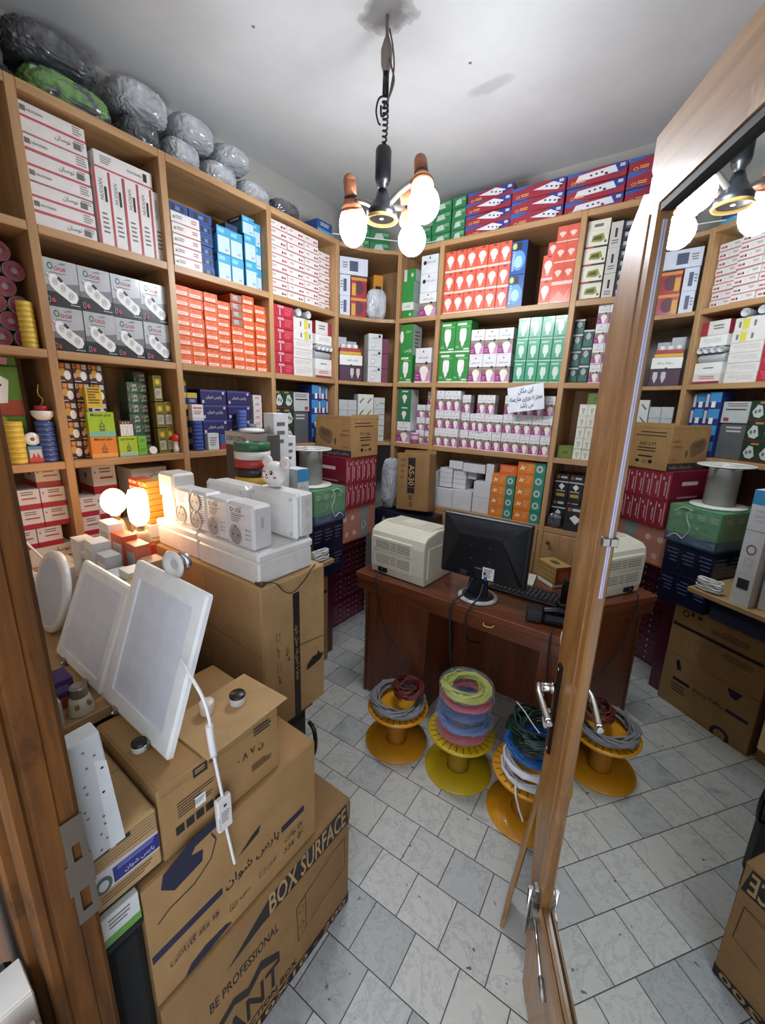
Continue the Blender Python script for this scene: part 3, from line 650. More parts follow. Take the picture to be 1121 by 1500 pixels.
# first cell column, beyond the jamb: rolls, socket cartons, tapes
ROLLC = M('9C4656', 0.3, 0, 0.5); ROLLG = M('A7A3A6', 0.25, 0, 0.5)
rad = 0.0325
for r in range(6):
    n = 4 - r % 2
    for c in range(n):
        u = 0.5975 - TB - rad - 0.004 - (r % 2) * rad - c * (2 * rad + 0.002); z = FLR[2] + rad + 0.001 + r * rad * 1.737
        if z + rad > HB[1] - TB - 0.004: continue
        if r < 3 and c == 0 and r % 2 == 0: u = u
        mb = MB(); mb.lathe([(rad * .97, 0), (rad, .006), (rad, .12), (rad * .95, .13)], ROLLG, 20, axis='y')
        mb.lathe([(rad * .3, -.0012), (rad * .62, -.0015), (rad * .93, -.001)], ROLLC, 20, axis='y', caps=False); mb.lathe([(rad * 1.003, .03), (rad * 1.003, .1)], ROLLC, 20, axis='y', caps=False)
        for k in range(3): mb.add([(rad * .5 * math.cos(k * 2.1 + s), -.0025, rad * .5 * math.sin(k * 2.1 + s)) for s in (0, .5, 1.0)], [(0, 1, 2), (2, 1, 0)], LGREY)
        o = mb.build('wrapped_roll'); put(o, 'L', u, 0.075, z); tag(o, 'film-wrapped roll with red print, %s row, %s from the post' % (lev(r, 6), ORD[c]), 'roll', 'film-wrapped red rolls')
def tape_stack(wall, u, dep, z, n, r, h, mat, label, group, tilt=0.0):
    for i in range(n):
        mb = MB(); mb.lathe([(r * .45, 0), (r * .97, 0), (r, .001), (r, h - .0014), (r * .97, h - .0004), (r * .45, h - .0004), (r * .45, 0)], mat, 24, caps=False)
        mb.lathe([(r * 1.002, h * .42), (r * 1.002, h * .5)], M('F0E6C0' if mat is YEL else '7F92C4', .3), 24, caps=False)
        o = mb.build('tape_roll'); put(o, wall, u, dep, z + 0.0006 + i * h); tag(o, label % lev(i, n), 'tape roll', group)
tape_stack('L', 0.549, 0.042, FLR[2], 9, 0.0245, 0.0175, YEL, 'yellow insulating tape roll, %s of the stack before the red rolls', 'yellow tapes before the red rolls')
def sockc(F):
    f = F['f']; f.rect(0, 0, 1, .32, M('A04A2C')); f.poly([(.2, .36), (.28, .8), (.7, .86), (.86, .72), (.8, .26), (.4, .22)], PWHITE)
    for a, b in ((.38, .7), (.6, .74), (.74, .62), (.68, .42), (.4, .5), (.5, .34)): f.ell(a, b, .022, .03, INK, 8)
    f.ell(.66, .93, .1, .06, GLD, 12); f.frame(.42, .4, .52, .56, .001, TXTG); f.lines(.05, .06, .3, .2, 3, LGREY)
stack('L', 0.285, 0.225, FLR[3], [0.172, 0.176], 'socket_carton', 'sockc', M('5C8A2E', .5), sockc, 0.16, lambda i: 'green and rust carton showing a white multi-socket, %s of two behind the tapes' % ('lower', 'upper')[i], 'carton', 'green socket cartons', dep=0.09, jit=0.002)
o = carton('socket_carton', 'sockflat', 0.225, 0.13, 0.034, M('5C8A2E', .5), lambda F: (F['f'].poly([(.6, .1), (.64, .9), (.9, .85), (.88, .15)], PINK),)); put(o, 'L', 0.285, 0.10, FLR[3] + 0.3492); tag(o, 'flat green carton lying on top of the green socket cartons', 'carton')
tape_stack('L', 0.452, 0.04, FLR[3], 8, 0.030, 0.0192, YEL, 'yellow insulating tape roll, %s of the stack before the green socket carton', 'yellow tapes before the green carton')
tape_stack('L', 0.549, 0.043, FLR[3], 8, 0.0295, 0.0192, M('3A4F8F', .35), 'blue insulating tape roll, %s of the stack under the white pull switch', 'blue tapes under the pull switch')
ps = empty('pull_switch', (0, 0, 0), 0, 'white round pull switch with red cap on top of the blue tapes', 'switch'); put(ps, 'L', 0.549, 0.043, FLR[3] + 0.0006 + 8 * 0.0192)
MB().lathe([(0.018, 0), (0.033, 0.02), (0.036, 0.035), (0.033, 0.039)], PWHITE, 24).build('base', ps)
MB().lathe([(0.022, 0.0392), (0.022, 0.055), (0.019, 0.058)], M('B3283C', .4), 20).build('cap', ps)
MB().tube([(0, 0, 0.058), (0.008, 0, 0.08), (-0.003, 0.002, 0.1), (0.002, 0, 0.135)], 0.0022, M('C79A5E', .6)).build('pull_cord', ps)
o = carton('small_box', 'bluered', 0.044, 0.03, 0.062, M('4F86B5', .45), lambda F: (F['f'].rect(.1, .3, .9, .8, LGREY), F['f'].rect(0, 0, 1, .3, M('C43A34')), F['f'].poly([(.2, .3), (.35, .6), (.5, .3)], RED), F['f'].poly([(.5, .3), (.65, .6), (.8, .3)], RED)))
put(o, 'L', 0.480, 0.02, FLR[3] + 0.0006); tag(o, 'small blue, white and red box with a white disc on it', 'box')
mb = MB(); mb.lathe([(0.002, 0), (0.006, -.002), (0.024, -.001), (0.025, .003), (0.02, .006), (0.0, .006)], PWHITE, 22, axis='y'); mb.lathe([(0.0, -.0045), (0.007, -.003)], TXTG, 12, axis='y', caps=False)
o = mb.build('ceiling_rose'); put(o, 'L', 0.502, 0.032, FLR[3] + 0.0006 + 0.0625 + 0.0255); tag(o, 'white disc-shaped cover standing on the blue and red box', 'cover')
# red-based cartons, lower cell beyond the jamb
for r, row in enumerate(((0.30, 0.384, 0.468), (0.332, 0.416, 0.5), (0.416, 0.5), (0.499,))):
    for c, u in enumerate(row):
        w = 0.081; h = 0.079
        o = carton('plug_carton', 'rbX', w, 0.14, h - 0.001, RB, redbase); put(o, 'L', u, 0.045 + 0.02 * (r == 3), z4 + 0.076 + r * h)
        tag(o, 'white red-based carton beyond the round panel lamp, %s row, %s' % (lev(r, 4), colw(c, len(row)).replace(' column', '')), 'carton', 'stepped red-based cartons')
for c in range(2):
    o = carton('plug_carton', 'noos', 0.145, 0.16, 0.0745, M('D8D3CC'), lambda F: (F['f'].text(fa('نوسان'), .5, .5, .92, .9, INK), F['f'].rect(.45, .25, .95, .33, M('A04A52')))); put(o, 'L', 0.285 + c * 0.148, 0.045, z4); tag(o, 'wide white carton with dark script under the red-based cartons, %s' % ('nearer', 'farther')[c], 'carton', 'white cartons under the red-based ones')

# second column, top: white and blue boxes, cyan boxes
def wb(F): F['f'].text('▦', .06, .3, .14, .7, DGREEN); F['f'].lines(.16, .35, .4, .7, 2, TXTG); F['f'].lines(.7, .3, .9, .7, 2, RED); F['f'].rect(0, 0, 1, .08, MAGR)
stack('L', 1.113, 0.135, FLR[1], [0.044] * 5, 'lamp_carton', 'wb', OFFW, wb, 0.14, lambda i: 'small white carton, %s of five before the blue lens boxes' % lev(i, 5), 'carton', 'small white cartons before blue boxes', dep=0.02)
def lens(F): F['f'].rect(.08, .15, .92, .85, M('243F78')); F['f'].ell(.28, .5, .09, .3, DARK, 12); F['f'].ell(.72, .5, .09, .3, DARK, 12); F['f'].rect(.4, .35, .6, .65, M('5E7FB5'))
stack('L', 1.255, 0.076, FLR[1], [0.0445] * 5, 'lens_box', 'lens', M('2C4F94'), lens, 0.14, lambda i: 'blue box with two dark lenses, %s of the column beside the white cartons' % lev(i, 5), 'box', 'blue lens boxes in a column', dep=0.045)
for c, (u, w) in enumerate(((1.113, 0.098), (1.216, 0.114))):
    o = carton('lens_box', 'lensT%d' % c, w, 0.15, 0.043, M('2C4F94'), lens); put(o, 'L', u, 0.05, FLR[1] + 0.2235); tag(o, 'blue box with two dark lenses lying on top, %s of two' % ('nearer', 'farther')[c], 'box', 'blue lens boxes lying on top')
def cy(F):
    f = F['f']; f.rect(0, .68, 1, 1, CYAN); f.rect(.06, .03, .94, .66, M('BCD2DC')); f.rect(.1, .78, .55, .92, M('7CC0DC')); f.ring(.55, .42, .14, .14, .1, M('8FA9B5'), 14); f.lines(.55, .1, .85, .2, 2, TXTG)
    F['l'].rect(0, .7, 1, 1, DBLUE); F['l'].rect(.2, .8, .8, .92, LGREY)
for c, (u, w, n, h, dep) in enumerate(((1.333, 0.074, 2, 0.117, 0.02), (1.409, 0.074, 2, 0.117, 0.024), (1.488, 0.072, 2, 0.123, 0.018), (1.562, 0.056, 3, 0.108, 0.05))):
    stack('L', u, w, FLR[1], [h] * n, 'lamp_box', 'cy', M('2E86AE', .45), cy, 0.13, lambda i, c=c, n=n: 'cyan and white lamp box, %s, %s' % (colw(c, 4), lev(i, n)), 'lamp box', 'cyan lamp boxes', dep=dep, jit=.004)
o = carton('lamp_box', 'cyt', 0.072, 0.12, 0.08, M('2E86AE', .45), cy); put(o, 'L', 1.488, 0.03, FLR[1] + 0.2475); tag(o, 'cyan and white lamp box set on top of the third cyan column', 'lamp box')
o = carton('lens_box', 'dbt', 0.07, 0.12, 0.034, DBLUE); put(o, 'L', 1.40, 0.045, FLR[1] + 0.2355); tag(o, 'dark navy box lying on the second cyan column', 'box')

# orange clip boxes, seven columns
def orb(F):
    f = F['f']; f.rect(.08, .14, .82, .44, M('EDE0DA')); f.rect(.16, .22, .7, .36, M('E39A7C')); f.lines(.2, .6, .55, .85, 2, M('C2431F')); f.ell(.9, .75, .04, .1, M('7A2E18'), 8)
OR2 = M('E06A38', .5); ORD8 = ((1.1, 8), (1.174, 8), (1.247, 8), (1.322, 8), (1.397, 5), (1.471, 9), (1.545, 8))
for c, (u, n) in enumerate(ORD8):
    h = 0.0425 if n != 9 else 0.0415
    if c == 3: h = 0.0398
    if c == 0: u = 1.1
    stack('L', u, 0.0735, FLR[2], [h] * n, 'clip_box', 'orb%d' % n, OR2, orb, 0.12, lambda i, c=c, n=n: 'orange cable-clip box, %s, %s of %s' % (colw(c, 7), lev(i, n), ('', '', '', '', '', 'five', '', '', 'eight', 'nine')[n]), 'clip box', 'orange cable-clip boxes', dep=0.025 + 0.008 * (c % 2), jit=.008, dr=.012)
def grs(F): F['f'].rect(.1, .15, .9, .85, M('8A6A62')); F['f'].lines(.2, .25, .8, .8, 3, LGREY, .5, 4)
stack('L', 1.399, 0.071, FLR[2] + 5 * 0.0425, [0.0385] * 4, 'clip_box', 'grs', M('B5532F'), grs, 0.12, lambda i: 'orange clip box turned to its greyish printed end, %s of four' % lev(i, 4), 'clip box', 'clip boxes showing their ends', dep=0.03)

# third cell down: navy boxes, yellow banded boxes, tape with a white box on it
def py(F): F['f'].rect(0, .55, 1, 1, M('C7AE3C')); F['f'].lines(.2, .15, .8, .4, 2, LGREY)
for c, (u, n) in enumerate(((1.102, 6), (1.158, 5))):
    stack('L', u, 0.053, FLR[3], [0.057] * n, 'fuse_box', 'py', M('3A3770'), py, 0.12, lambda i, c=c, n=n: 'violet box with yellow band, %s of the %s column by the post' % (lev(i, n), ('nearer', 'farther')[c]), 'box', 'violet and yellow boxes', dep=0.085)
def nv(F):
    F['f'].rect(0, .86, 1, 1, M('4A4A86')); F['f'].text(fa('پارس شوان'), .2, .32, .8, .66, LGREY); F['f'].ell(.88, .8, .05, .1, LGREY, 8); F['f'].rect(.04, .1, .12, .3, LGREY)
for c, (u, n) in enumerate(((1.222, 4), (1.374, 4))):
    stack('L', u, 0.148, FLR[3], [0.076] * n, 'timer_box', 'nv', M('2E2A5C'), nv, 0.12, lambda i, c=c, n=n: 'navy violet box with pale script, %s of the %s column' % (lev(i, n), ('nearer', 'farther')[c]), 'box', 'navy violet script boxes', dep=0.07)
stack('L', 1.535, 0.06, FLR[3], [0.036] * 8, 'small_box', 'ws', OFFW, lambda F: F['f'].lines(.2, .3, .8, .7, 2, MAGR), 0.1, lambda i: 'small white box with red print, %s of the narrow pile by the post' % lev(i, 8), 'box', 'narrow pile of white boxes', dep=0.06)
tape_stack('L', 1.172, 0.045, FLR[3], 8, 0.026, 0.0187, M('2E4596', .35), 'blue tape roll, %s of the stack under the small white pack', 'blue tapes under the white pack')
o = carton('small_pack', 'wpk', 0.06, 0.035, 0.078, OFFW, lambda F: (F['f'].rect(.1, .72, .9, .85, M('C9786A')), F['f'].lines(.15, .35, .85, .62, 3, TXTG), F['f'].rect(0, 0, 1, .2, LGREY))); put(o, 'L', 1.143, 0.028, FLR[3] + 8 * 0.0187 + 0.001); tag(o, 'small white pack standing on the blue tapes', 'pack')
o = carton('small_pack', 'wpk2', 0.062, 0.035, 0.085, M('D0CFD4'), lambda F: F['f'].lines(.15, .2, .85, .75, 4, TXTG)); put(o, 'L', 1.218, 0.028, FLR[3] + .0006); tag(o, 'grey-white pack on the shelf edge beside the blue tapes', 'pack')
o = carton('small_pack', 'brk', 0.05, 0.035, 0.075, M('3A5C96'), lambda F: F['f'].rect(0, 0, 1, .35, M('B03030'))); put(o, 'L', 1.29, 0.03, FLR[3] + .0006); tag(o, 'blue pack with red base on the shelf edge before the navy boxes', 'pack')
tape_stack('L', 1.43, 0.035, FLR[3], 11, 0.028, 0.0185, M('4A63B0', .3), 'blue tape roll before the navy boxes, %s of the tall stack', 'tall stack of blue tapes')
tape_stack('L', 1.495, 0.036, FLR[3], 7, 0.026, 0.0185, M('8A8C96', .3), 'grey tape roll, %s of the stack beside the tall blue one', 'grey tapes')

# third column, top: white boxes in rows
def wr(F):
    f = F['f']; f.rect(0, .02, 1, .14, MAGR); f.lines(.1, .45, .35, .75, 2, TXTG); f.rect(.66, .35, .74, .65, INK); f.rect(.77, .4, .93, .62, M('B0504E')); f.ring(.5, .5, .06, .16, .4, LGREY, 10)
for c, (u, w, n) in enumerate(((1.652, 0.127, 9), (1.781, 0.127, 9), (1.910, 0.117, 9), (2.042, 0.112, 8))):
    stack('L', u, w, FLR[1], [0.0413] * n, 'lamp_carton', 'wr', OFFW, wr, 0.13, lambda i, c=c, n=n: 'flat white carton with red rule, %s, %s of %s' % (colw(c, 4), lev(i, n), ('eight', 'nine')[n - 8]), 'carton', 'flat white cartons by the corner', dep=0.02 + (0.03 if c == 3 else 0), jit=.01)

# third column, second: red boxes, white and yellow boxes, pipes
def rb(F):
    F['f'].rect(.0, 0, .06, 1, LGREY); F['f'].rect(.3, .74, .56, .95, M('C9A0A4')); F['f'].text('I', .36, .1, .42, .7, LGREY); F['f'].lines(.6, .15, .95, .85, 4, M('D76C78'), .4); F['l'].rect(0, 0, 1, 1, M('B9B7BA'))  # left side and edge painted grey, as the side light shows them
stack('L', 1.652, 0.17, FLR[2], [0.0625] * 6, 'breaker_carton', 'rb', M('B5273C', .45), rb, 0.15, lambda i: 'crimson carton, side painted pale as lit, %s of six by the post' % lev(i, 6), 'carton', 'crimson cartons', dep=0.03)
def wy(F): F['f'].lines(.1, .25, .9, .75, 3, LGREY, .5, 2)
def wy2(F): F['f'].rect(.55, .1, .75, .9, M('D8CE4A')); F['f'].rect(.35, .25, .42, .7, TXTG); F['f'].rect(.8, .25, .87, .7, TXTG)
stack('L', 1.826, 0.16, FLR[2], [0.0525] * 4 + [0.06, 0.066], 'relay_carton', ['wy'] * 4 + ['wy2'] * 2, OFFW, [wy] * 4 + [wy2] * 2, 0.15, lambda i: 'white carton %s, %s of six beside the crimson ones' % ('with yellow label' if i > 3 else 'with grey print', lev(i, 6)), 'carton', 'white cartons beside crimson ones', dep=0.035)
def pipe(u, z, r, L, mat, label, group, dep=0.02):
    mb = MB(); mb.lathe([(r, 0), (r, L), (r * .72, L), (r * .72, 0), (r, 0)], mat, 18, axis='y', caps=False); o = mb.build('pipe_coupling'); put(o, 'L', u, dep, z + r + .0006); tag(o, label, 'pipe', group)
pipe(1.855, FLR[2] + 0.3365, 0.021, 0.14, M('C9C9CB', .35), 'grey pipe piece on the white cartons, nearer of two', 'grey pipe pieces')
pipe(1.935, FLR[2] + 0.3365, 0.021, 0.14, M('C9C9CB', .35), 'grey pipe piece on the white cartons, farther of two', 'grey pipe pieces')
zz = FLR[2]
for i, (h, key, m, a, lab, cat) in enumerate(((0.052, 'x0', OFFW, lambda F: (F['f'].rect(0, 0, 1, .3, M('8A3440')), F['f'].lines(.2, .45, .8, .85, 2, MAGR)), 'white carton with wine-red foot at the bottom of the mixed pile', 'carton'), (0.066, 'x1', PWHITE, lambda F: F['f'].lines(.3, .4, .7, .6, 1, TXTG), 'plain white glossy carton in the mixed pile under the grey roll', 'carton'))):
    o = carton('relay_carton', key, 0.15, 0.15, h, m, a); put(o, 'L', 2.003, 0.03, zz + .0006); tag(o, lab, cat); zz += h + .0006
mb = MB(); mb.lathe([(0.022, 0), (0.024, 0.004), (0.024, 0.14), (0.022, 0.145)], M('B5B6BA', .3), 18, axis='x'); o = mb.build('wrapped_roll'); put(o, 'L', 2.004, 0.06, zz + .0246); tag(o, 'grey roll lying across the mixed pile by the corner', 'roll'); zz += 0.0495
for k in range(4): pipe(2.022 + k * 0.0375, zz, 0.0175, 0.13, M('D2D2D4', .35), 'white pipe piece, %s of four lying in a row' % ORD[k], 'row of white pipe pieces')
zz += 0.0365
for i, (h, key, m, a, lab) in enumerate(((0.06, 'x2', PWHITE, lambda F: (F['f'].lines(.2, .3, .9, .7, 3, LGREY),), 'long white carton lying on the white pipes'), (0.075, 'x3', M('A03040'), lambda F: (F['f'].rect(.0, .0, .75, 1, OFFW), F['f'].lines(.2, .3, .6, .7, 2, TXTG)), 'white and wine-red carton at the top of the mixed pile'))):
    o = carton('relay_carton', key, 0.148, 0.14, h, m, a); put(o, 'L', 2.004, 0.03, zz + .0006); tag(o, lab, 'carton'); zz += h + .0008

# third column, third: green plug packs, grey, white and blue boxes
def gp(F): F['f'].poly([(.2, .3), (.35, .75), (.6, .8), (.85, .45), (.7, .2), (.4, .15)], M('C9D2CE')); F['f'].ell(.45, .5, .08, .1, TXTG, 10); F['f'].ell(.65, .45, .08, .1, TXTG, 10); F['f'].rect(.05, .85, .5, .95, M('A9853C')); F['f'].rect(0, 0, 1, .1, M('5A2A26'))
for c, u in enumerate((1.652, 1.738)):
    stack('L', u, 0.084, FLR[3], [0.108, 0.108, 0.105], 'plug_box', 'gp', M('1F3A2A', .35), gp, 0.1, lambda i, c=c: 'dark green box showing a white plug, %s of the %s column' % (lev(i, 3), ('nearer', 'farther')[c]), 'box', 'dark green plug boxes', dep=0.02 + .015 * c)
o = carton('timer_box', 'wg', 0.135, 0.12, 0.115, M('BFC0C0'), lambda F: (F['f'].rect(.12, .6, .88, .66, INK), F['f'].lines(.1, .72, .9, .92, 2, TXTG), F['f'].rect(.7, .08, .9, .25, M('A03A40'))))
o2 = carton('timer_box', 'wg2', 0.135, 0.12, 0.2, M('5E6064'), lambda F: F['f'].lines(.2, .7, .8, .9, 2, LGREY)); put(o2, 'L', 1.828, 0.06, FLR[3] + .0006); tag(o2, 'grey box under the pale box in the cell above the kettle carton', 'box')
put(o, 'L', 1.828, 0.05, FLR[3] + .2012); tag(o, 'pale grey box with dark rule above a grey box', 'box')
def bb(F): F['f'].rect(0, .4, .7, 1, M('3F8FC9')); F['f'].rect(.3, .08, .55, .45, PWHITE); F['f'].rect(.75, .1, .92, .9, LGREY)
for c, u in enumerate((1.968, 2.058)):
    stack('L', u, 0.088, FLR[3], [0.092] * 4, 'lamp_box', 'bb', M('2B3478', .4), bb, 0.12, lambda i, c=c: 'blue lamp box, %s of the %s column above the kettle carton' % (lev(i, 4), ('nearer', 'farther')[c]), 'lamp box', 'blue lamp boxes', dep=0.03 + .02 * c)

# ---- grey plastic bags on top of the left unit
def bag(name, loc, sz, mat, label, cat, seed, group=None, rz=0.0, inner=None, power=3.2):
    """soft plastic sack: a rounded block with folds and creases"""
    rr = random.Random(seed); mb = MB(); n, m = 60, 32
    W = [(Vector((rr.uniform(-1, 1), rr.uniform(-1, 1), rr.uniform(-1, 1))).normalized() * rr.uniform(5, 22), rr.uniform(0, 6.3), rr.uniform(.3, 1)) for _ in range(16)]
    vs = []; fs = []
    def pt(t, a):
        x, y, z = math.sin(t) * math.cos(a), math.sin(t) * math.sin(a), -math.cos(t)
        sg = lambda v: math.copysign(abs(v) ** (2 / power), v)
        P = Vector((x, y, z)); d = 0; e = P
        for w, p, k in W:
            q = w.dot(e) + p + .8 * math.sin(w.x * y + p); d += k * (1 - abs(math.sin(q))) ** 2 * (9 / w.length)
        k = 0.95 - 0.012 * d + .03 * math.sin(3 * x + 2 * y + W[0][1]) + rr.uniform(-.022, .02)
        return (sg(x) * k * sz[0] / 2, sg(y) * k * sz[1] / 2, max(-sz[2] * .465, sg(z) * k * sz[2] / 2))
    vs.append(pt(0.001, 0))
    for j in range(1, m):
        for k in range(n): vs.append(pt(PI * j / m, 2 * PI * k / n))
    vs.append(pt(PI - 0.001, 0)); e = len(vs) - 1
    zlo = min(v[2] for v in vs); vs = [(a, b, c - zlo) for a, b, c in vs]
    for k in range(n): fs.append((0, 1 + (k + 1) % n, 1 + k)); fs.append((e, 1 + (m - 2) * n + k, 1 + (m - 2) * n + (k + 1) % n))
    for j in range(m - 2):
        for k in range(n):
            k2 = (k + 1) % n; fs.append((1 + j * n + k, 1 + j * n + k2, 1 + (j + 1) * n + k2, 1 + (j + 1) * n + k))
    tri = []
    for q in fs: tri += [q] if len(q) == 3 else ([(q[0], q[1], q[2]), (q[0], q[2], q[3])] if rr.random() < .5 else [(q[0], q[1], q[3]), (q[1], q[2], q[3])])
    mb.add(vs, tri, mat, False); o = mb.build(name, None, loc, rz); tag(o, label, cat, group); return o
def bagmat(name, cols, rough=0.22):
    m, nt, b = nmat(name)
    mp = coords(nt, (1, 1, 1)); nz = N(nt, 'ShaderNodeTexNoise'); nz.inputs['Scale'].default_value = 9; nz.inputs['Detail'].default_value = 7; nz.inputs['Distortion'].default_value = 1.5
    nt.links.new(mp.outputs[0], nz.inputs['Vector']); r = ramp(nt, [(0.28 + .44 * i / (len(cols) - 1), hexc(c)) for i, c in enumerate(cols)]); nt.links.new(nz.outputs[0], r.inputs[0]); nt.links.new(r.outputs[0], b.inputs['Base Color'])
    n2 = N(nt, 'ShaderNodeTexNoise'); n2.noise_type = 'RIDGED_MULTIFRACTAL'; n2.inputs['Scale'].default_value = 7; n2.inputs['Detail'].default_value = 4; n2.inputs['Distortion'].default_value = 1.2; nt.links.new(mp.outputs[0], n2.inputs['Vector'])
    bp = N(nt, 'ShaderNodeBump'); bp.inputs['Strength'].default_value = 0.8; bp.inputs['Distance'].default_value = 0.025; nt.links.new(n2.outputs[0], bp.inputs['Height']); nt.links.new(bp.outputs[0], b.inputs['Normal'])
    b.inputs['Roughness'].default_value = 0.2; b.inputs['Coat Weight'].default_value = 1.0; b.inputs['Coat Roughness'].default_value = 0.06
    return m
BG = bagmat('grey_sack', ['8E9196', 'A9ACB0', 'C4C7CA']); BGD = bagmat('dark_sack', ['303236', '4C4F54', '74787D']); BGG = bagmat('green_tinged_sack', ['2E3136', '50545A', '6FA04A', '6C7076'])
ZT = HB[0] + TB + 0.001
for i, (y, z, sy, sz, m, lab) in enumerate((
    (0.47, 0, .34, .145, BGD, 'dark shiny plastic sack above the first post'), (0.46, .145, .33, .15, BGD, 'dark plastic sack lying on another, highest above the first post'), (0.80, 0, .31, .12, BGG, 'clear plastic sack with something green inside'), (0.77, .115, .29, .13, BGD, 'dark sack piled on the green-tinged one'),
    (1.045, 0, .17, .115, BGD, 'dark grey sack beside the green-tinged one'), (1.05, .11, .25, .13, BG, 'plump grey sack piled above the second post'), (1.22, 0, .18, .12, BG, 'pale grey sack above the blue lens boxes'), (1.285, .115, .22, .12, BG, 'pale grey sack on top of the next, under the ceiling'),
    (1.41, 0, .19, .11, BG, 'shiny grey sack above the cyan boxes, lower one'), (1.49, .105, .19, .11, BG, 'shiny grey sack above the cyan boxes, upper one'), (1.61, 0, .20, .105, BG, 'flattened grey sack above the third post'), (1.82, 0, .21, .10, BGD, 'small dark grey sack beside the blue pack'))):
    bag('plastic_sack', (XL - 0.15, y, ZT + z), (0.27, sy, sz), m, lab, 'sack', 20 + i, 'sacks on the left shelf')
o = carton('lamp_box', 'topblue', 0.13, 0.14, 0.085, M('2C4C88', .4), lambda F: (F['f'].rect(0, 0, 1, .45, M('4F9FBF')), F['f'].lines(.2, .6, .8, .85, 2, LGREY), F['r'].rect(0, 0, 1, .45, M('4F9FBF')))); put(o, 'L', 2.045, 0.05, ZT); tag(o, 'blue and cyan pack on top of the left shelf by the corner', 'pack')

# ================================================================== BACK WALL SHELVES
def bulb_shape(f, cu, cv, s, mat, base, asp=1.0):
    pts = []
    for k in range(13):
        a = math.radians(-50 + 280 * k / 12); pts.append((cu + s * asp * math.cos(a), cv + s * 0.55 * math.sin(a) + s * .28))
    pts += [(cu - s * asp * .38, cv - s * .62), (cu + s * asp * .38, cv - s * .62)]
    f.poly(pts, mat); f.rect(cu - s * asp * .3, cv - s * .95, cu + s * asp * .3, cv - s * .62, base)
BW = M('E8DED4', .4)
def redbulb(F):
    f = F['f']; f.rect(0, 0, 1, .1, M('E8C9BE')); f.rect(.42, .9, .72, .96, M('8A2A1C')); bulb_shape(f, .5, .5, .34, BW, M('C9BDB4'), 1.0); F['r'].rect(0, 0, 1, .1, M('E8C9BE'))
RB1 = M('DD6048', .45)
for c in range(6):
    stack('B', -1.3775 + c * 0.0692, 0.0688, FLR[1], [0.1185] * 3, 'bulb_box', 'redbulb', RB1, redbulb, 0.068, lambda i, c=c: 'orange-red bulb box, %s, %s row of the six-wide block' % (colw(c, 6), ('bottom', 'middle', 'top')[i]), 'bulb box', 'orange-red bulb boxes', dep=0.025, jit=.006)
def blu(F):
    f = F['f']; f.ell(.5, .42, .42, .3, M('5E9FD0')); f.ell(.5, .38, .25, .18, M('A9CFE4')); f.rect(.35, .72, .65, .95, DARK); f.ell(.2, .85, .14, .09, M('C9D04A'), 12); f.lines(.1, .1, .28, .7, 9, LGREY, .6)
    F['r'].rect(0, 0, 1, 1, DARK); F['t'].rect(0, 0, 1, 1, DARK)
stack('B', -0.960, 0.09, FLR[1], [0.171, 0.171], 'lamp_box', 'blu', M('24509A', .35), blu, 0.22, lambda i: 'tall blue lamp box with dark side, %s of two beside the orange-red block' % ('lower', 'upper')[i], 'lamp box', 'tall blue lamp boxes', dep=0.02, jit=.003)
stack('B', -0.782, 0.062, FLR[1], [0.125, 0.125], 'bulb_box', 'redbulb', RB1, redbulb, 0.07, lambda i: 'orange-red bulb box, %s of two between blue boxes and the taller pile' % ('lower', 'upper')[i], 'bulb box', 'two orange-red bulb boxes', dep=0.03)
stack('B', -0.775, 0.05, FLR[1] + 0.2505, [0.075], 'bulb_box', 'redb2', RB1, redbulb, 0.06, ['small orange-red bulb box on the pair beside the taller pile'], 'bulb box', None, dep=0.075)
def redgl(F):
    f = F['f']
    for q in (0.02, 0.52): bulb_shape(f, q + .23, .48, .2, M('EFC9BC', .3), M('D9A798'), .8)
    f.rect(0, 0, 1, .07, M('EBC3B6')); f.rect(.49, 0, .51, 1, M('B23A28'))
stack('B', -0.7185, 0.108, FLR[1], [0.102, 0.098, 0.096, 0.078], 'bulb_box', ['rg0', 'rg1', 'rg2', 'rg3'], M('DE6450', .2, 0, .6), [lambda F: (F['f'].rect(0, .9, 1, 1, M('EBC3B6')), F['f'].poly([(.1, .2), (.4, .6), (.7, .3), (.9, .7), (.8, .15), (.4, .1)], M('E9A090')))] + [redgl] * 3, 0.1, lambda i: 'glossy film-wrapped red bulb pack, %s of the tall pile by the post' % lev(i, 4), 'bulb pack', 'film-wrapped red bulb packs', dep=0.02)
# second cell
def gbulb(F):
    f = F['f']; f.rect(0, 0, 1, .05, M('CFE0C6')); f.rect(.12, .86, .7, .93, M('D8E6CE')); f.rect(.3, .79, .9, .83, M('6DB35C'))
    pts = [(.3, .72), (.36, .76), (.64, .76), (.7, .72), (.72, .62), (.7, .4), (.6, .3), (.58, .22), (.42, .22), (.4, .3), (.3, .4), (.28, .62)]
    f.poly(pts, PWHITE); f.poly([(.44, .22), (.56, .22), (.5, .12)], LGREY); f.lines(.08, .12, .3, .2, 2, M('A9CF9C')); f.rect(.6, .08, .95, .13, M('CFE0C6'))
GB = M('2F8A3C', .45)
for c in range(2):
    stack('B', -1.3765 + c * 0.106, 0.1055, FLR[2], [0.1845, 0.1845], 'bulb_box', 'gbulb', GB, gbulb, 0.105, lambda i, c=c: 'large green bulb box, %s column, %s' % (('nearer the corner', 'farther')[c], ('lower', 'upper')[i]), 'bulb box', 'large green bulb boxes', dep=0.02, jit=.004)
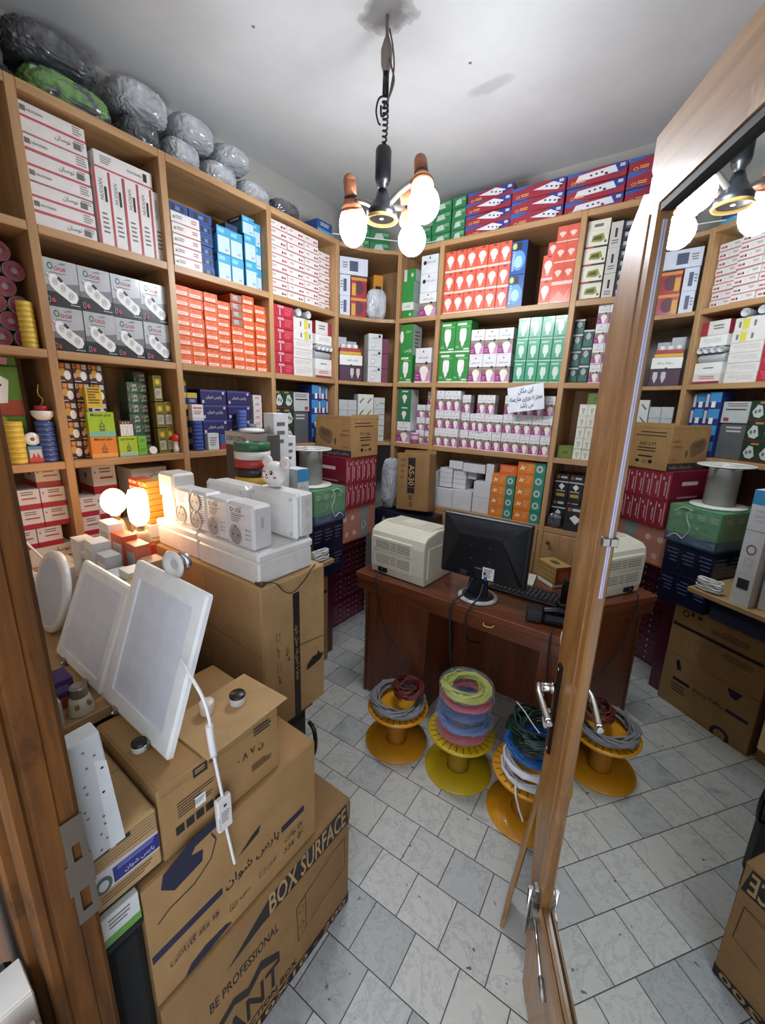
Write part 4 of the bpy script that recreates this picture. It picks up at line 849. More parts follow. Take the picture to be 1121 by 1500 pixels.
def pbulb(F, s=1):
    f = F['f']; f.rect(0, .04, 1, .56, M('C690B4')); f.rect(0, .36, 1, .56, M('9A8478')); f.poly([(0, .04), (.52, .04), (.46, .26), (.3, .40), (0, .42)], M('96307A')); f.ell(.16, .40, .16, .08, M('7E6A60'), 12); f.rect(.06, .2, .3, .23, M('C98AB8')); f.rect(.06, .12, .26, .15, M('C98AB8'))
    f.rect(0, .555, 1, .575, INK); f.ell(.72, .567, .08, .045, INK, 12); f.text(fa('پارس شوان'), .2, .66, .8, .8, TXTG); f.poly([(.5, .95), (.55, .87), (.45, .87)], INK)
    pts = [(.58 + .27 * math.cos(math.radians(-40 + 260 * k / 14)), .355 + .135 * math.sin(math.radians(-40 + 260 * k / 14))) for k in range(15)] + [(.44, .12), (.50, .06), (.66, .06), (.72, .12)]
    f.poly(pts, M('F1E9DD', .4)); f.rect(0, 0, 1, .04, PWHITE)
    F['r'].rect(0, .04, 1, .55, M('B9A9B5')); F['r'].rect(0, .555, 1, .575, INK); F['l'].rect(0, .04, 1, .55, M('6E3A62')); F['r'].lines(.2, .1, .8, .5, 6, M('D9D0D8'))
PB = M('E4E1E2', .45)
stack('B', -1.1635, 0.0885, FLR[2], [0.162, 0.15], 'bulb_box', ['pb16', 'pb15'], PB, pbulb, 0.088, lambda i: 'white and purple bulb box beside the large green ones, %s of two' % ('lower', 'upper')[i], 'bulb box', 'white and purple bulb boxes', dep=0.02)
for c in range(2):
    stack('B', -1.0745 + c * 0.089, 0.0885, FLR[2], [0.162, 0.148], 'bulb_box', ['pb16', 'pb14'], PB, pbulb, 0.088, lambda i, c=c: 'white and purple bulb box beside the teal ones, %s column, %s' % (('nearer', 'farther')[c], ('lower', 'upper')[i]), 'bulb box', 'white and purple bulb boxes', dep=0.02)
def teal(F):
    f = F['f']; pts = [(.34, .74), (.66, .74), (.74, .6), (.72, .4), (.6, .3), (.58, .18), (.42, .18), (.4, .3), (.28, .4), (.26, .6)]
    f.rect(.1, .84, .7, .92, M('9FD6B8')); f.poly(pts, M('D5E4DC', .3)); f.rect(0, 0, 1, .06, M('A9CFBE')); f.rect(.1, .08, .9, .13, M('2A7A56'))
TB_ = M('4CA27C', .3, 0, .4)
for c in range(4):
    stack('B', -0.874 + c * 0.067, 0.0665, FLR[2], [0.118] * 3, 'bulb_box', 'teal', TB_, teal, 0.066, lambda i, c=c: 'film-wrapped sea-green bulb box, %s, %s row' % (colw(c, 4), ('bottom', 'middle', 'top')[i]), 'bulb box', 'sea-green bulb boxes', dep=0.02 + .004 * c, jit=.006)
# third cell: many small white and purple boxes
cols = [3, 3, 3, 3, 2, 3, 3, 2, 3, 3, 3, 3, 3]
hts = {0: [.119, .119, .132], 4: [.115, .115]}
for c, n in enumerate(cols):
    u = -1.377 + c * 0.0588
    dep = 0.02 if c not in (3, 4) else 0.055
    hs = [0.117, 0.118, 0.13] if c < 3 else [0.114, 0.112, 0.116][:n]
    kk = ['pm%d' % int(x * 1000) for x in hs]
    stack('B', u, 0.0582, FLR[3], hs, 'bulb_box', kk, PB, pbulb, 0.06, lambda i, c=c, n=n: 'small white and purple bulb box, %s, %s of %s' % (colw(c, 13), lev(i, n), ('two', 'three')[n - 2]), 'bulb box', 'small white and purple bulb boxes', dep=dep, jit=.008)
# notice pinned to the shelf edge
nt_ = MB(); nt_.X = Matrix.Rotation(math.radians(-0), 4, 'Y')
nb = MB(); W_, H_ = 0.205, 0.142; nx, nz_ = 14, 8; vs = []; fs = []
def npos(i, j):
    u = i / nx; v = j / nz_; return (u * W_, -0.006 - 0.016 * math.sin(PI * u) * (1 - v) - .008 * u * (1 - v), v * H_)
for j in range(nz_ + 1):
    for i in range(nx + 1): vs.append(npos(i, j))
for j in range(nz_):
    for i in range(nx): a = j * (nx + 1) + i; fs.append((a, a + 1, a + nx + 2, a + nx + 1))
nb.add(vs, fs, M('E6E9F0', .5), True)
for s, u0, u1, v0, v1 in ((fa('این مکان'), .3, .72, .66, .93), (fa('مجهز به دوربین مدار بسته'), .05, .95, .36, .64), (fa('می باشد'), .35, .72, .08, .34)):
    tv, tf, x0, x1, y0, y1 = text_geo(s); P = []
    for x, y in tv:
        u = u0 + (u1 - u0) * (x - x0) / (x1 - x0); v = v0 + (v1 - v0) * (y - y0) / (y1 - y0)
        P.append((u * W_, npos(u * nx, v * nz_)[1] - 0.0012, v * H_))
    nb.add(P, tf, INK)
me = nb.mesh('paper_notice'); sol = bpy.data.objects.new('paper_notice', me); COL.objects.link(sol)
sol.location = (-0.855, YB - 0.022, 1.628); sol.rotation_euler = (math.radians(4), math.radians(-9), 0); tag(sol, 'handwritten white paper notice taped to the back shelf edge', 'notice')
# fourth cell: plain white boxes, orange and teal cartons
PLW = M('D6D6D8', .45); z4 = FLR[4] + .0006
def pl(F): F['f'].rect(.03, .04, .97, .06, LGREY)
def pw(u, z, w, h, lab, dep=.03, d=.12, mat=None):
    o = carton('switch_carton', 'pw%.3f%.3f' % (w, h), w - .0015, d, h - .001, mat or PLW, pl); put(o, 'B', u, dep, z); tag(o, lab, 'carton', 'plain white cartons'); return o
pw(-1.3765, z4, .045, .085, 'narrow plain white carton on the board by the post'); pw(-1.3765, z4 + .085, .045, .085, 'narrow plain white carton standing on another by the post'); pw(-1.374, z4 + .17, .04, .07, 'small white carton topmost by the post, in the white pile')
pw(-1.329, z4, .129, .13, 'large plain white film-wrapped carton on the board, nearer the corner', .02); pw(-1.199, z4, .139, .135, 'large plain white film-wrapped carton on the board beside its twin', .02)
pw(-1.058, z4, .118, .105, 'square white carton on the board before the orange cartons', .03); pw(-1.058, z4 + .105, .118, .105, 'square white carton standing on another before the orange cartons', .03)
for c, u in enumerate((-1.324, -1.225)):
    for r in range(4):
        pw(u, z4 + .1355 + r * .0335, .096, .033, 'thin white carton, %s of the %s pile on the large ones' % (lev(r, 4), ('nearer', 'farther')[c]), .05 + .01 * c)
pw(-1.255, z4 + .2705, .1, .055, 'white carton topmost on the thin white cartons', .045)
pw(-1.124, z4 + .211, .062, .05, 'grey-white carton on the square white cartons', .07, mat=M('B9BBC0')); pw(-1.15, z4 + .2620, .155, .058, 'long white carton lying high across the white pile', .04)
pw(-0.99, z4 + .211, .052, .12, 'upright white carton leaning at the end of the white pile', .05)
def ot(F):
    f = F['f']; f.rect(.62, 0, 1, 1, M('2A8A74')); f.ell(.8, .5, .12, .3, LGREY, 14); f.ell(.8, .5, .06, .15, M('2A8A74'), 12); f.poly([(.08, .3), (.16, .72), (.2, .55), (.3, .62), (.24, .4), (.3, .3), (.18, .36)], M('F0D8B8')); f.lines(.34, .2, .58, .8, 4, M('F0B26A'), .4); F['r'].rect(0, 0, 1, 1, M('2A8A74'))
OT = M('E07F2E', .45)
stack('B', -0.936, 0.152, FLR[4], [0.0695] * 4, 'switch_carton', 'ot', OT, ot, 0.14, lambda i: 'orange carton with teal end, %s of four before the taller pile' % lev(i, 4), 'carton', 'orange and teal cartons, four high', dep=0.018, jit=.006)
stack('B', -0.78, 0.166, FLR[4], [0.0745] * 5, 'switch_carton', 'ot2', OT, ot, 0.14, lambda i: 'orange carton with teal end, %s of five beside the post' % lev(i, 5), 'carton', 'orange and teal cartons, five high', dep=0.02, jit=.006)
o = carton('switch_carton', 'ot3', 0.11, 0.12, 0.06, M('D9662E'), lambda F: F['f'].lines(.1, .2, .9, .8, 3, M('E9A070'))); put(o, 'B', -0.9, 0.05, FLR[4] + .279); tag(o, 'plain orange carton on the four-high orange and teal pile', 'carton')

# right-hand column by the door
def camb(F):
    f = F['f']; f.poly([(.25, .35), (.3, .7), (.75, .78), (.85, .45), (.7, .3)], M('8F8F3A')); f.poly([(.3, .45), (.4, .62), (.7, .66), (.7, .42)], M('4A4A20')); f.rect(0, 0, .4, .1, RED); f.rect(.4, 0, 1, .1, DARK); f.ell(.88, .3, .06, .09, TXTG, 10); F['r'].rect(0, 0, 1, 1, M('8A857A'))
stack('B', -0.573, 0.106, FLR[1], [0.081] * 4 + [0.046], 'lamp_carton', ['cam'] * 4 + ['camt'], CREAM, [camb] * 4 + [lambda F: F['f'].rect(.3, .3, .7, .6, TXTG)], 0.14, lambda i: 'cream carton showing an olive floodlight, %s of the pile by the post' % lev(i, 5), 'carton', 'cream floodlight cartons', dep=0.02)
stack('B', -0.462, 0.054, FLR[1], [0.115] * 3, 'timer_box', 'gw', M('C4C0B8'), lambda F: (F['f'].rect(.4, .4, .6, .75, INK), F['f'].lines(.2, .1, .8, .3, 2, TXTG)), 0.12, lambda i: 'grey-white box with one dark bar, %s of three' % ('bottom', 'middle', 'top')[i], 'box', 'grey-white boxes', dep=0.02)
stack('B', -0.406, 0.048, FLR[1], [0.043] * 8, 'fuse_box', 'bk', M('2A2E36', .4), lambda F: (F['f'].rect(.2, .4, .8, .8, SILV), F['f'].lines(.2, .1, .8, .3, 1, TXTG)), 0.12, lambda i: 'small black box with silver label, %s of eight' % lev(i, 8), 'box', 'small black boxes', dep=0.02)
stack('B', -0.355, 0.09, FLR[1], [0.09] * 3, 'fuse_box', 'bk2', M('3A3A40', .4), None, 0.12, lambda i: 'plain dark box half hidden by the door frame, %s of three' % ('bottom', 'middle', 'top')[i], 'box', 'plain dark boxes', dep=0.03)
def dg(F): F['f'].rect(.1, .1, .9, .45, M('2F6A5A')); F['f'].ell(.5, .65, .25, .2, M('9FB0AA'), 12); F['f'].rect(0, .9, 1, 1, LGREY)
stack('B', -0.573, 0.052, FLR[2], [0.082, 0.085, 0.085, 0.075], 'spot_box', 'dg', M('23332F', .4), dg, 0.08, lambda i: 'dark green spotlight box, %s of the column by the post' % lev(i, 4), 'box', 'dark green spotlight boxes', dep=0.04)
stack('B', -0.518, 0.052, FLR[2], [0.09, 0.09, 0.09], 'spot_box', 'dg2', M('2A3A38', .4), dg, 0.08, lambda i: 'dark green spotlight box beside the purple ones, %s of three' % ('bottom', 'middle', 'top')[i], 'box', 'dark green spotlight boxes', dep=0.025)
for c in range(3):
    stack('B', -0.462 + c * 0.0545, 0.054, FLR[2], [0.0965] * 4, 'bulb_box', 'pr', PB, pbulb, 0.06, lambda i, c=c: 'purple bulb box by the door, %s, %s of four' % (colw(c, 3), lev(i, 4)), 'bulb box', 'bulb boxes by the door', dep=0.018, jit=.005)
def ol(F): F['f'].frame(.05, .08, .95, .92, .0015, M('4A5A24')); F['f'].text(fa('نور'), .3, .3, .7, .7, M('3A4A1A'))
OLV = M('6B7E35', .5)
o = carton('switch_carton', 'olv', 0.084, 0.1, 0.071, OLV, ol); put(o, 'B', -0.567, 0.03, FLR[3] + .0006); tag(o, 'olive green carton on the board by the post', 'carton')
def cr(F): f = F['f']; bulb_shape(f, .5, .45, .3, M('BFC0A0', .5), M('9A9A80'), .8); f.rect(.1, .85, .9, .92, LGREY); f.rect(0, 0, 1, .06, M('C9CDB8'))
for c in range(4):
    stack('B', -0.481 + c * 0.0445, 0.0442, FLR[3], [0.0605] * 5, 'bulb_box', 'cr', M('E2E0D2', .45), cr, 0.045, lambda i, c=c: 'cream bulb box by the door, %s, %s of five' % (colw(c, 4), lev(i, 5)), 'bulb box', 'cream bulb boxes', dep=0.02, jit=.004)
o = carton('switch_carton', 'olv2', 0.09, 0.1, 0.062, OLV, ol); put(o, 'B', -0.45, 0.04, FLR[3] + .3035); tag(o, 'olive green carton lying on the cream bulb boxes', 'carton')
def bc(F):
    f = F['f']; f.ring(.2, .86, .1, .06, .4, ORGP, 12); f.rect(.4, .82, .85, .9, LGREY); f.rect(0, .66, 1, .7, M('D8D8D8')); f.poly([(.3, .5), (.5, .62), (.75, .52), (.55, .36)], PWHITE); f.rect(.2, .1, .8, .22, GLD); f.lines(.15, .26, .85, .34, 1, LGREY)
for c in range(3):
    stack('B', -0.564 + c * 0.0785, 0.078, FLR[4], [0.17, 0.152], 'panel_box', 'bc', M('1E1E20', .35), bc, 0.12, lambda i, c=c: 'black box with a white panel lamp drawn, %s of three, %s' % (ORD[c], ('lower', 'upper')[i]), 'box', 'black panel-lamp boxes', dep=0.07)
bag('plastic_bag', (-0.525, YB + 0.033, FLR[4] + .001), (0.09, 0.06, 0.09), BGD, 'crumpled grey plastic bag before the black panel-lamp boxes', 'bag', 77)
o = carton('panel_box', 'bc2', 0.1, 0.05, 0.15, M('1E1E20', .35), lambda F: (F['f'].ring(.25, .85, .1, .07, .4, ORGP, 12), F['f'].poly([(.3, .5), (.55, .65), (.9, .5), (.65, .28)], PWHITE), F['f'].rect(.4, .8, .85, .9, LGREY))); put(o, 'B', -0.472, 0.008, FLR[4] + .001); tag(o, 'single black panel-lamp box standing before the others by the door', 'box')

# narrow column next to the corner
def gfl(F): F['f'].rect(.1, .3, .6, .6, M('C5DCC5')); F['r'].rect(0, 0, 1, 1, M('9FA8A4'))
o = carton('bulb_box', 'g1', 0.09, 0.11, 0.05, GB, lambda F: (F['f'].ell(.7, .5, .1, .18, LGREY, 10), F['r'].rect(0, 0, 1, 1, M('B9C4BC')))); put(o, 'B', -1.686, 0.025, FLR[1] + .0006); tag(o, 'flat green box at the bottom of the pile by the corner', 'bulb box')
o = carton('bulb_box', 'g2', 0.09, 0.11, 0.05, M('D5DCD0'), lambda F: (F['f'].text(fa('پارس'), .3, .2, .7, .8, GREEN),)); put(o, 'B', -1.688, 0.022, FLR[1] + .0516); tag(o, 'flat white box with green writing in the pile by the corner', 'bulb box')
o = carton('bulb_box', 'g3', 0.092, 0.11, 0.125, GB, lambda F: F['r'].rect(0, 0, 1, 1, M('A9B4B0'))); put(o, 'B', -1.69, 0.02, FLR[1] + .1026); tag(o, 'plain green box in the middle of the pile by the corner', 'bulb box')
o = carton('bulb_box', 'g4', 0.09, 0.11, 0.072, GB, lambda F: (F['f'].rect(0, 0, .25, 1, LGREY), F['f'].ell(.7, .5, .1, .18, LGREY, 10), F['r'].rect(0, 0, 1, 1, M('B9C4BC')))); put(o, 'B', -1.683, 0.028, FLR[1] + .2282); tag(o, 'green and white box at the top of the pile by the corner', 'bulb box')
o = carton('bulb_box', 'pbig', 0.125, 0.12, 0.146, PB, pbulb); put(o, 'B', -1.556, 0.03, FLR[1] + .0006); tag(o, 'large white and purple bulb box under two white boxes', 'bulb box')
for i, h in enumerate((0.108, 0.106)):
    o = carton('bulb_box', 'wbig%d' % i, 0.122, 0.12, h, M('DDE0E4'), lambda F: (F['f'].text(fa('پارس شوان'), .3, .5, .85, .72, TXTG), F['f'].ell(.22, .6, .1, .12, INK, 12), F['f'].poly([(.5, .95), (.55, .8), (.45, .8)], INK))); put(o, 'B', -1.555, 0.03, FLR[1] + .148 + i * .109); tag(o, 'white bulb box with a black dot, %s of two above the large purple one' % ('lower', 'upper')[i], 'bulb box', 'white bulb boxes with black dot')
stack('B', -1.686, 0.103, FLR[2], [0.18, 0.197], 'bulb_box', ['gb18', 'gb19'], GB, [gbulb, lambda F: (F['f'].ell(.1, .6, .14, .2, PWHITE), F['f'].text(fa('پارس'), .35, .06, .9, .25, M('D8E6CE')), F['f'].text(fa('شوان'), .4, .7, .8, .85, M('D8E6CE')), F['r'].rect(0, 0, 1, 1, M('AEB6B2')), F['r'].lines(.2, .2, .8, .8, 5, TXTG))], 0.11, lambda i: 'tall green bulb box in the narrow column, %s of two' % ('lower', 'upper')[i], 'bulb box', 'tall green bulb boxes', dep=0.02, jit=.003)
o = carton('bulb_box', 'pbig2', 0.122, 0.12, 0.222, PB, pbulb); put(o, 'B', -1.560, 0.025, FLR[2] + .0006); tag(o, 'tall white and purple bulb box beside the tall green boxes', 'bulb box')
stack('B', -1.686, 0.11, FLR[3], [0.148, 0.112, 0.112], 'bulb_box', ['pb148', 'g112', 'g112'], [PB, M('2C6E48', .45), M('2C6E48', .45)], [pbulb] + [lambda F: (bulb_shape(F['f'], .5, .42, .3, BW, LGREY, .6), F['f'].rect(.3, .82, .75, .9, M('C9DCC9')), F['r'].rect(0, 0, 1, 1, M('BFC4C0')))] * 2, 0.1, lambda i: ('white and purple box under two small green bulb boxes', 'small green bulb box, lower of two on a purple box', 'small green bulb box, upper of two on a purple box')[i], 'bulb box', None, dep=0.02, jit=.003)
for c in range(2):
    stack('B', -1.555 + c * 0.067, 0.065, FLR[3] + (0.0 if c else 0), [0.09] * (3 if c == 0 else 4), 'bulb_box', 'pn', PB, pbulb, 0.07, lambda i, c=c: 'white and purple bulb box, %s of the %s narrow pile' % (lev(i, 4 if c else 3), ('lower', 'higher')[c]), 'bulb box', 'narrow piles of purple bulb boxes', dep=0.07 + .02 * c)
mb = MB(); mb.lathe([(.026, 0), (.028, .003), (.028, .07), (.026, .074)], M('B0508A', .35), 22); mb.lathe([(.0284, .03), (.0284, .055)], LGREY, 22, caps=False); mb.lathe([(.0286, .066), (.0286, .0745), (0, .0755)], M('D9A9C2', .3), 22, caps=False)
o = mb.build('round_tin'); put(o, 'B', -1.535, 0.035, FLR[3] + .0006); tag(o, 'pink round tin on the shelf in the narrow column', 'tin')

BGS = bagmat('silver_foil_bag', ['A9ACB2', 'C9CCD2', 'E6E9EC'])
# corner shelf
def kc(name, key, u, dep, z, w, d, h, mat, art, lab, cat='carton', dr=0.0, grp=None):
    o = carton(name, key, w, d, h, mat, art); put(o, 'C', u, dep, z, dr); tag(o, lab, cat, grp); return o
cz = [h + 0.0116 for h in HB]
def phone(F): F['f'].rect(.35, .2, .65, .8, M('4A4E6A')); F['f'].lines(.1, .3, .3, .7, 3, TXTG); F['r'].rect(.4, .2, .7, .8, M('4A4E6A')); F['r'].lines(.1, .3, .35, .7, 3, TXTG)
WH2 = M('D2D5E2')
kc('lamp_carton', 'k1', 0.03, 0.07, cz[1], .07, .12, .125, WH2, phone, 'white carton with a dark square, bottom in the top corner cell'); kc('lamp_carton', 'k2', 0.028, 0.07, cz[1] + .126, .072, .12, .125, WH2, phone, 'white carton with a dark square, second in the top corner cell')
kc('lamp_carton', 'k3', 0.025, 0.06, cz[1] + .252, .19, .12, .1, WH2, phone, 'long white carton lying over the red boxes in the top corner cell')
def dr_(F): F['f'].ell(.5, .5, .3, .35, M('5E2A3A'), 14); F['f'].rect(0, .85, 1, 1, M('D98A3A')); F['f'].rect(.05, .1, .3, .7, M('D9A03A')); F['r'].ell(.5, .5, .3, .3, M('5E2A3A'), 14)
kc('drill_box', 'k4', 0.107, 0.08, cz[1], .11, .12, .122, M('A5303A', .3, 0, .4), dr_, 'red film-wrapped box with orange band, lower in the top corner cell', 'box'); kc('drill_box', 'k5', 0.108, 0.08, cz[1] + .123, .108, .12, .122, M('A5303A', .3, 0, .4), dr_, 'red film-wrapped box with orange band, upper in the top corner cell', 'box')
x, y, r = at('C', 0.290, 0.115); bag('plastic_bag', (x, y, cz[1] + .001), (0.15, 0.12, 0.21), BGS, 'clear bag of silver foil pieces in the top corner cell', 'bag', 91, rz=r)
kc('drill_box', 'k6', 0.29, 0.205, cz[1], .09, .07, .17, M('B5622E'), lambda F: F['f'].lines(.2, .1, .8, .8, 3, INK), 'dark orange box behind the foil bag, lower one', 'box'); kc('drill_box', 'k7', 0.30, 0.205, cz[1] + .171, .07, .06, .14, M('E0962F'), lambda F: (F['f'].rect(.2, .3, .8, .5, INK),), 'orange box behind the foil bag, upper one', 'box')
def two(F):
    f = F['f']; f.rect(0, .62, 1, 1, PWHITE); f.rect(0, .58, 1, .62, INK); f.ell(.5, .6, .05, .06, INK, 10); f.text(fa('پارس شوان'), .3, .7, .8, .92, TXTG)
    for q in (.55, .82): f.poly([(q - .07, .5), (q + .07, .5), (q + .08, .3), (q, .1), (q - .08, .3)], LGREY)
kc('bulb_box', 'k8', 0.03, 0.06, cz[2], .16, .12, .17, M('4A2A40'), two, 'wide plum bulb box for two bulbs in the corner cell', 'bulb box')
kc('small_box', 'k9', 0.032, 0.065, cz[2] + .171, .15, .11, .022, M('DDA82E'), None, 'flat yellow box lying on the plum bulb box', 'box'); kc('small_box', 'k10', 0.034, 0.068, cz[2] + .194, .145, .11, .022, M('A8303A'), None, 'flat red box lying on the yellow one', 'box')
for i in range(3):
    mb = MB(); mb.lathe([(.019, 0), (.020, .002), (.020, .02), (.018, .024)], PWHITE, 18); o = mb.build('round_cover'); put(o, 'C', 0.06 + i * .044, .1, cz[2] + .2172); tag(o, 'white round cover on the flat red box, %s of three' % ORD[i], 'cover', 'white round covers')
kc('small_box', 'k11', 0.032, 0.19, cz[2], .075, .06, .3, M('C6C9CE'), pl, 'pale grey box behind the plum one in the corner cell', 'box'); kc('small_box', 'k11b', 0.11, 0.19, cz[2], .07, .06, .275, M('BCC0C8'), pl, 'pale grey lower box behind the plum one in the corner cell', 'box')
def wbulb(F): F['f'].text(fa('پارس'), .25, .66, .65, .86, TXTG); F['f'].ell(.8, .85, .09, .1, INK, 12); bulb_shape(F['f'], .35, .3, .2, PWHITE, LGREY, .9); F['f'].ring(.35, .35, .14, .16, .15, TXTG, 14); F['f'].rect(0, 0, 1, .04, LGREY)
for i, h in enumerate((0.103, .108, .108)):
    kc('bulb_box', 'k12%d' % i, 0.235, 0.07, cz[2] + .001 + sum((0.104, .109, .109)[:i]), .1, .11, h, M('DCDDDF'), wbulb, 'white bulb box with a black dot, %s of three in the corner cell' % ('bottom', 'middle', 'top')[i], 'bulb box', grp='corner white bulb boxes')
for i in range(3):
    kc('bulb_box', 'k13', 0.345, 0.11, cz[2] + .001 + i * .1, .05, .1, .098, M('8A4A66'), None, 'plum box beside the white bulb boxes, %s of three' % ('bottom', 'middle', 'top')[i], 'box', grp='corner plum boxes')
for r_ in range(4):
    for c in range(2):
        kc('switch_carton', 'k14', 0.03 + c * .0655, 0.07, cz[3] + .001 + r_ * .072, .064, .1, .071, M('BFC2C4'), pl, 'plain grey carton, %s column, %s of four in the corner cell' % (('nearer', 'farther')[c], lev(r_, 4)), grp='plain grey corner cartons')
def pat(F): 
    for a, b in ((.25, .75), (.75, .75), (.25, .25), (.75, .25)): F['f'].poly([(a - .16, b - .08), (a + .1, b + .12), (a + .14, b + .08), (a - .1, b - .14)], TXTG)
    F['r'].rect(0, 0, 1, 1, M('8A2F3C'))
for i in range(2): kc('lamp_carton', 'k15', 0.164, 0.055, cz[3] + .001 + i * .165, .115, .12, .164, M('D6D8D2'), pat, 'white carton with sketched tools and red side, %s of two' % ('lower', 'upper')[i], grp='sketched tool cartons')
for i in range(4): kc('switch_carton', 'k16', 0.288, 0.08, cz[3] + .001 + i * .078, .085, .1, .077, M('C9CAC6'), lambda F: (F['f'].rect(.5, .45, 1, .5, INK), F['f'].ell(.3, .3, .05, .06, TXTG, 8)), 'grey-white carton with a dark bar, %s of four by the corner post' % lev(i, 4), grp='grey-white barred cartons')

# ---- on top of the corner and of the back unit
ZT2 = HB[0] + 0.0116
def grn(F): F['f'].poly([(.2, .2), (.3, .7), (.6, .8), (.7, .3)], M('B9C9BE')); F['f'].lines(.65, .5, .95, .8, 2, M('9FC4A0')); F['r'].rect(0, 0, 1, 1, M('1E5A38'))
GNB = M('2F7A48', .45)
for c, (u, n) in enumerate(((0.09, 3), (0.235, 2))):
    for i in range(n):
        o = carton('socket_carton', 'gnk', 0.14, 0.16, 0.064, GNB, grn); put(o, 'C', u, 0.09 + .01 * c, ZT2 + .0006 + i * .065); tag(o, 'green carton on top of the corner shelf, %s pile, %s' % (('nearer', 'farther')[c], ('bottom', 'middle', 'top')[i]), 'carton', 'green cartons on the corner top')
for c, (u, w, n) in enumerate(((-1.66, .155, 2), (-1.50, .13, 4), (-1.365, .09, 4))):
    stack('B', u, w, HB[0] + TB, [0.058] * n, 'socket_carton', 'gn%d' % c, GNB, grn, 0.2, lambda i, c=c, n=n: 'green carton on top of the back shelf, %s pile, %s' % (ORD[c], lev(i, n)), 'carton', 'green cartons on the back top', dep=0.04, jit=.006)
STR = M('DCDCE2', .35)
def strip(F, v=0):
    f = F['f']; f.poly([(0, 1), (0, .7), (.45, 1)], BLUE); f.poly([(1, 1), (.72, 1), (.78, .25), (1, .55)], M('2A3A8A')); f.rect(.88, .68, .96, .9, LGREY)
    if v == 0: P = [(.25, .62), (.62, .95), (.84, .62), (.8, .4), (.66, .28)]
    elif v == 1: P = [(.15, .3), (.2, .75), (.8, .9), (.86, .4)]
    else: P = [(.4, .55), (.78, .85), (.95, .5), (.86, .2)]
    f.poly(P, STR); cx = sum(p[0] for p in P) / len(P); cy = sum(p[1] for p in P) / len(P)
    for k in (-1, 0, 1): f.ell(cx + k * .09, cy - k * (.08 if v != 1 else -.03), .022, .07, INK, 10)
    f.rect(cx + .14, cy - .2, cx + .19, cy - .05, M('4A1A22')); f.ring(.12, .25, .04, .11, .3, M('E0B060'), 12); f.lines(.18, .15, .34, .4, 2, M('E0B060')); f.rect(0, 0, .3, .08, BLUE); F['t'].rect(0, 0, 1, 1, M('8E2A38'))
RS = M('98283A', .4)
zt = HB[0] + TB
for c, (u, w, n, v) in enumerate(((-1.272, .275, 4, 0), (-0.992, .28, 3, 2), (-0.706, .272, 3, 1), (-0.428, .26, 3, 2), (-0.162, .15, 3, 0))):
    stack('B', u, w, zt, [0.0585 if n == 4 else 0.063] * n, 'power_strip_carton', 'st%d%d' % (v, n), RS, (lambda v: lambda F: strip(F, v))(v), 0.13, lambda i, c=c, n=n: 'red and blue power strip carton, %s pile from the corner, %s of %s' % (ORD[c], lev(i, n), ('three', 'four')[n - 3]), 'carton', 'red power strip cartons', dep=0.03, jit=.02, dr=.02)
# thin wire strung across the corner
w_ = MB(); w_.tube([(-1.93, 2.10, 2.640), (-1.75, 2.33, 2.648), (-1.55, 2.50, 2.642), (-1.40, 2.512, 2.640)], 0.003, M('D5D8DC', .4), 6); tag(w_.build('thin_wire'), 'thin white wire strung across the top of the corner shelf', 'wire')

# ================================================================== CHANDELIER
ch = empty('pendant_lamp', (-1.13, 1.52, 3.0), 0, 'black hanging lamp with wooden-handled spots and three lit white bulbs', 'pendant lamp')
BLK = M('15171C', 0.35); COPPER = M('B5714C', 0.45); CORDM = M('5A5450', .6)
mb = MB(); mb.tube([(0.01, -0.015, 0.0), (0.006, -0.01, -0.03), (0.0, 0, -0.05)], 0.006, M('7A706A', .6)); mb.lathe([(0.004, 0), (0.012, -.02), (.022, -.05), (0.02, -.09), (0.012, -.115), (.006, -.12)], M('8A7F78', .6), 14, (0, 0, -0.04)); mb.build('wire_cap', ch)
mb = MB(); mb.cyl((0, 0, -.15), (0, 0, -.225), .012, BLK)
mb.tube([(0.008, 0, -.10), (.03, -.01, -.15), (.048, -.015, -.20), (.03, -.01, -.235), (-.005, 0, -.255)], .0035, CORDM); mb.tube([(0.01, 0, -.03), (.035, -.01, -.10), (.042, -.01, -.17), (.01, 0, -.26)], .003, CORDM)
mb.tube([(.0, 0, -.225), (-.03, .0, -.225), (-.042, .0, -.26), (-.03, .0, -.30), (-.02, 0, -.31)], .0035, BLK); mb.tube([(-.02, 0, -.25), (-.015, 0, -.285), (.012, 0, -.275), (.006, 0, -.245)], .004, BLK); mb.build('wiring', ch)
mb = MB(); hel = []
for k in range(90):
    t = k / 89; a = 2 * PI * 8 * t; rr_ = .011 * (1 - .35 * t); hel.append((rr_ * math.cos(a) + .004 * math.sin(3 * t), rr_ * math.sin(a), -.235 - .145 * t))
mb.tube(hel, .0038, BLK, 6, sub=1); mb.tube([(0.003, 0, -.375), (0, 0, -.40), (0, 0, -.43)], .0065, BLK, 8); mb.build('coiled_cord', ch)
mb = MB(); mb.lathe([(.006, -.385), (.026, -.39), (.031, -.40), (.031, -.495), (.026, -.51), (.019, -.515), (.019, -.53)], BLK, 28); mb.build('canopy', ch)
mb = MB(); mb.lathe([(.019, -.53), (.028, -.56), (.054, -.60), (.060, -.606), (.060, -.628), (.055, -.63)], BLK, 32); mb.build('cone_body', ch)
BRASS = M('D2A45E', .4, .15)
mb = MB(); mb.lathe([(.061, -.626), (.066, -.632), (.063, -.638), (.055, -.637), (.038, -.615), (.018, -.607), (0, -.606)], BRASS, 32, caps=False); sp_ = mb.build('centre_spot', ch)
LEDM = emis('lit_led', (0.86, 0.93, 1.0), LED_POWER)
SPOTM = emis('lit_spot', (1.0, 0.72, 0.38), 14.0)
MB().sphere((0, 0, -.616), .016, SPOTM, 16, 10).build('spot_bulb', sp_)
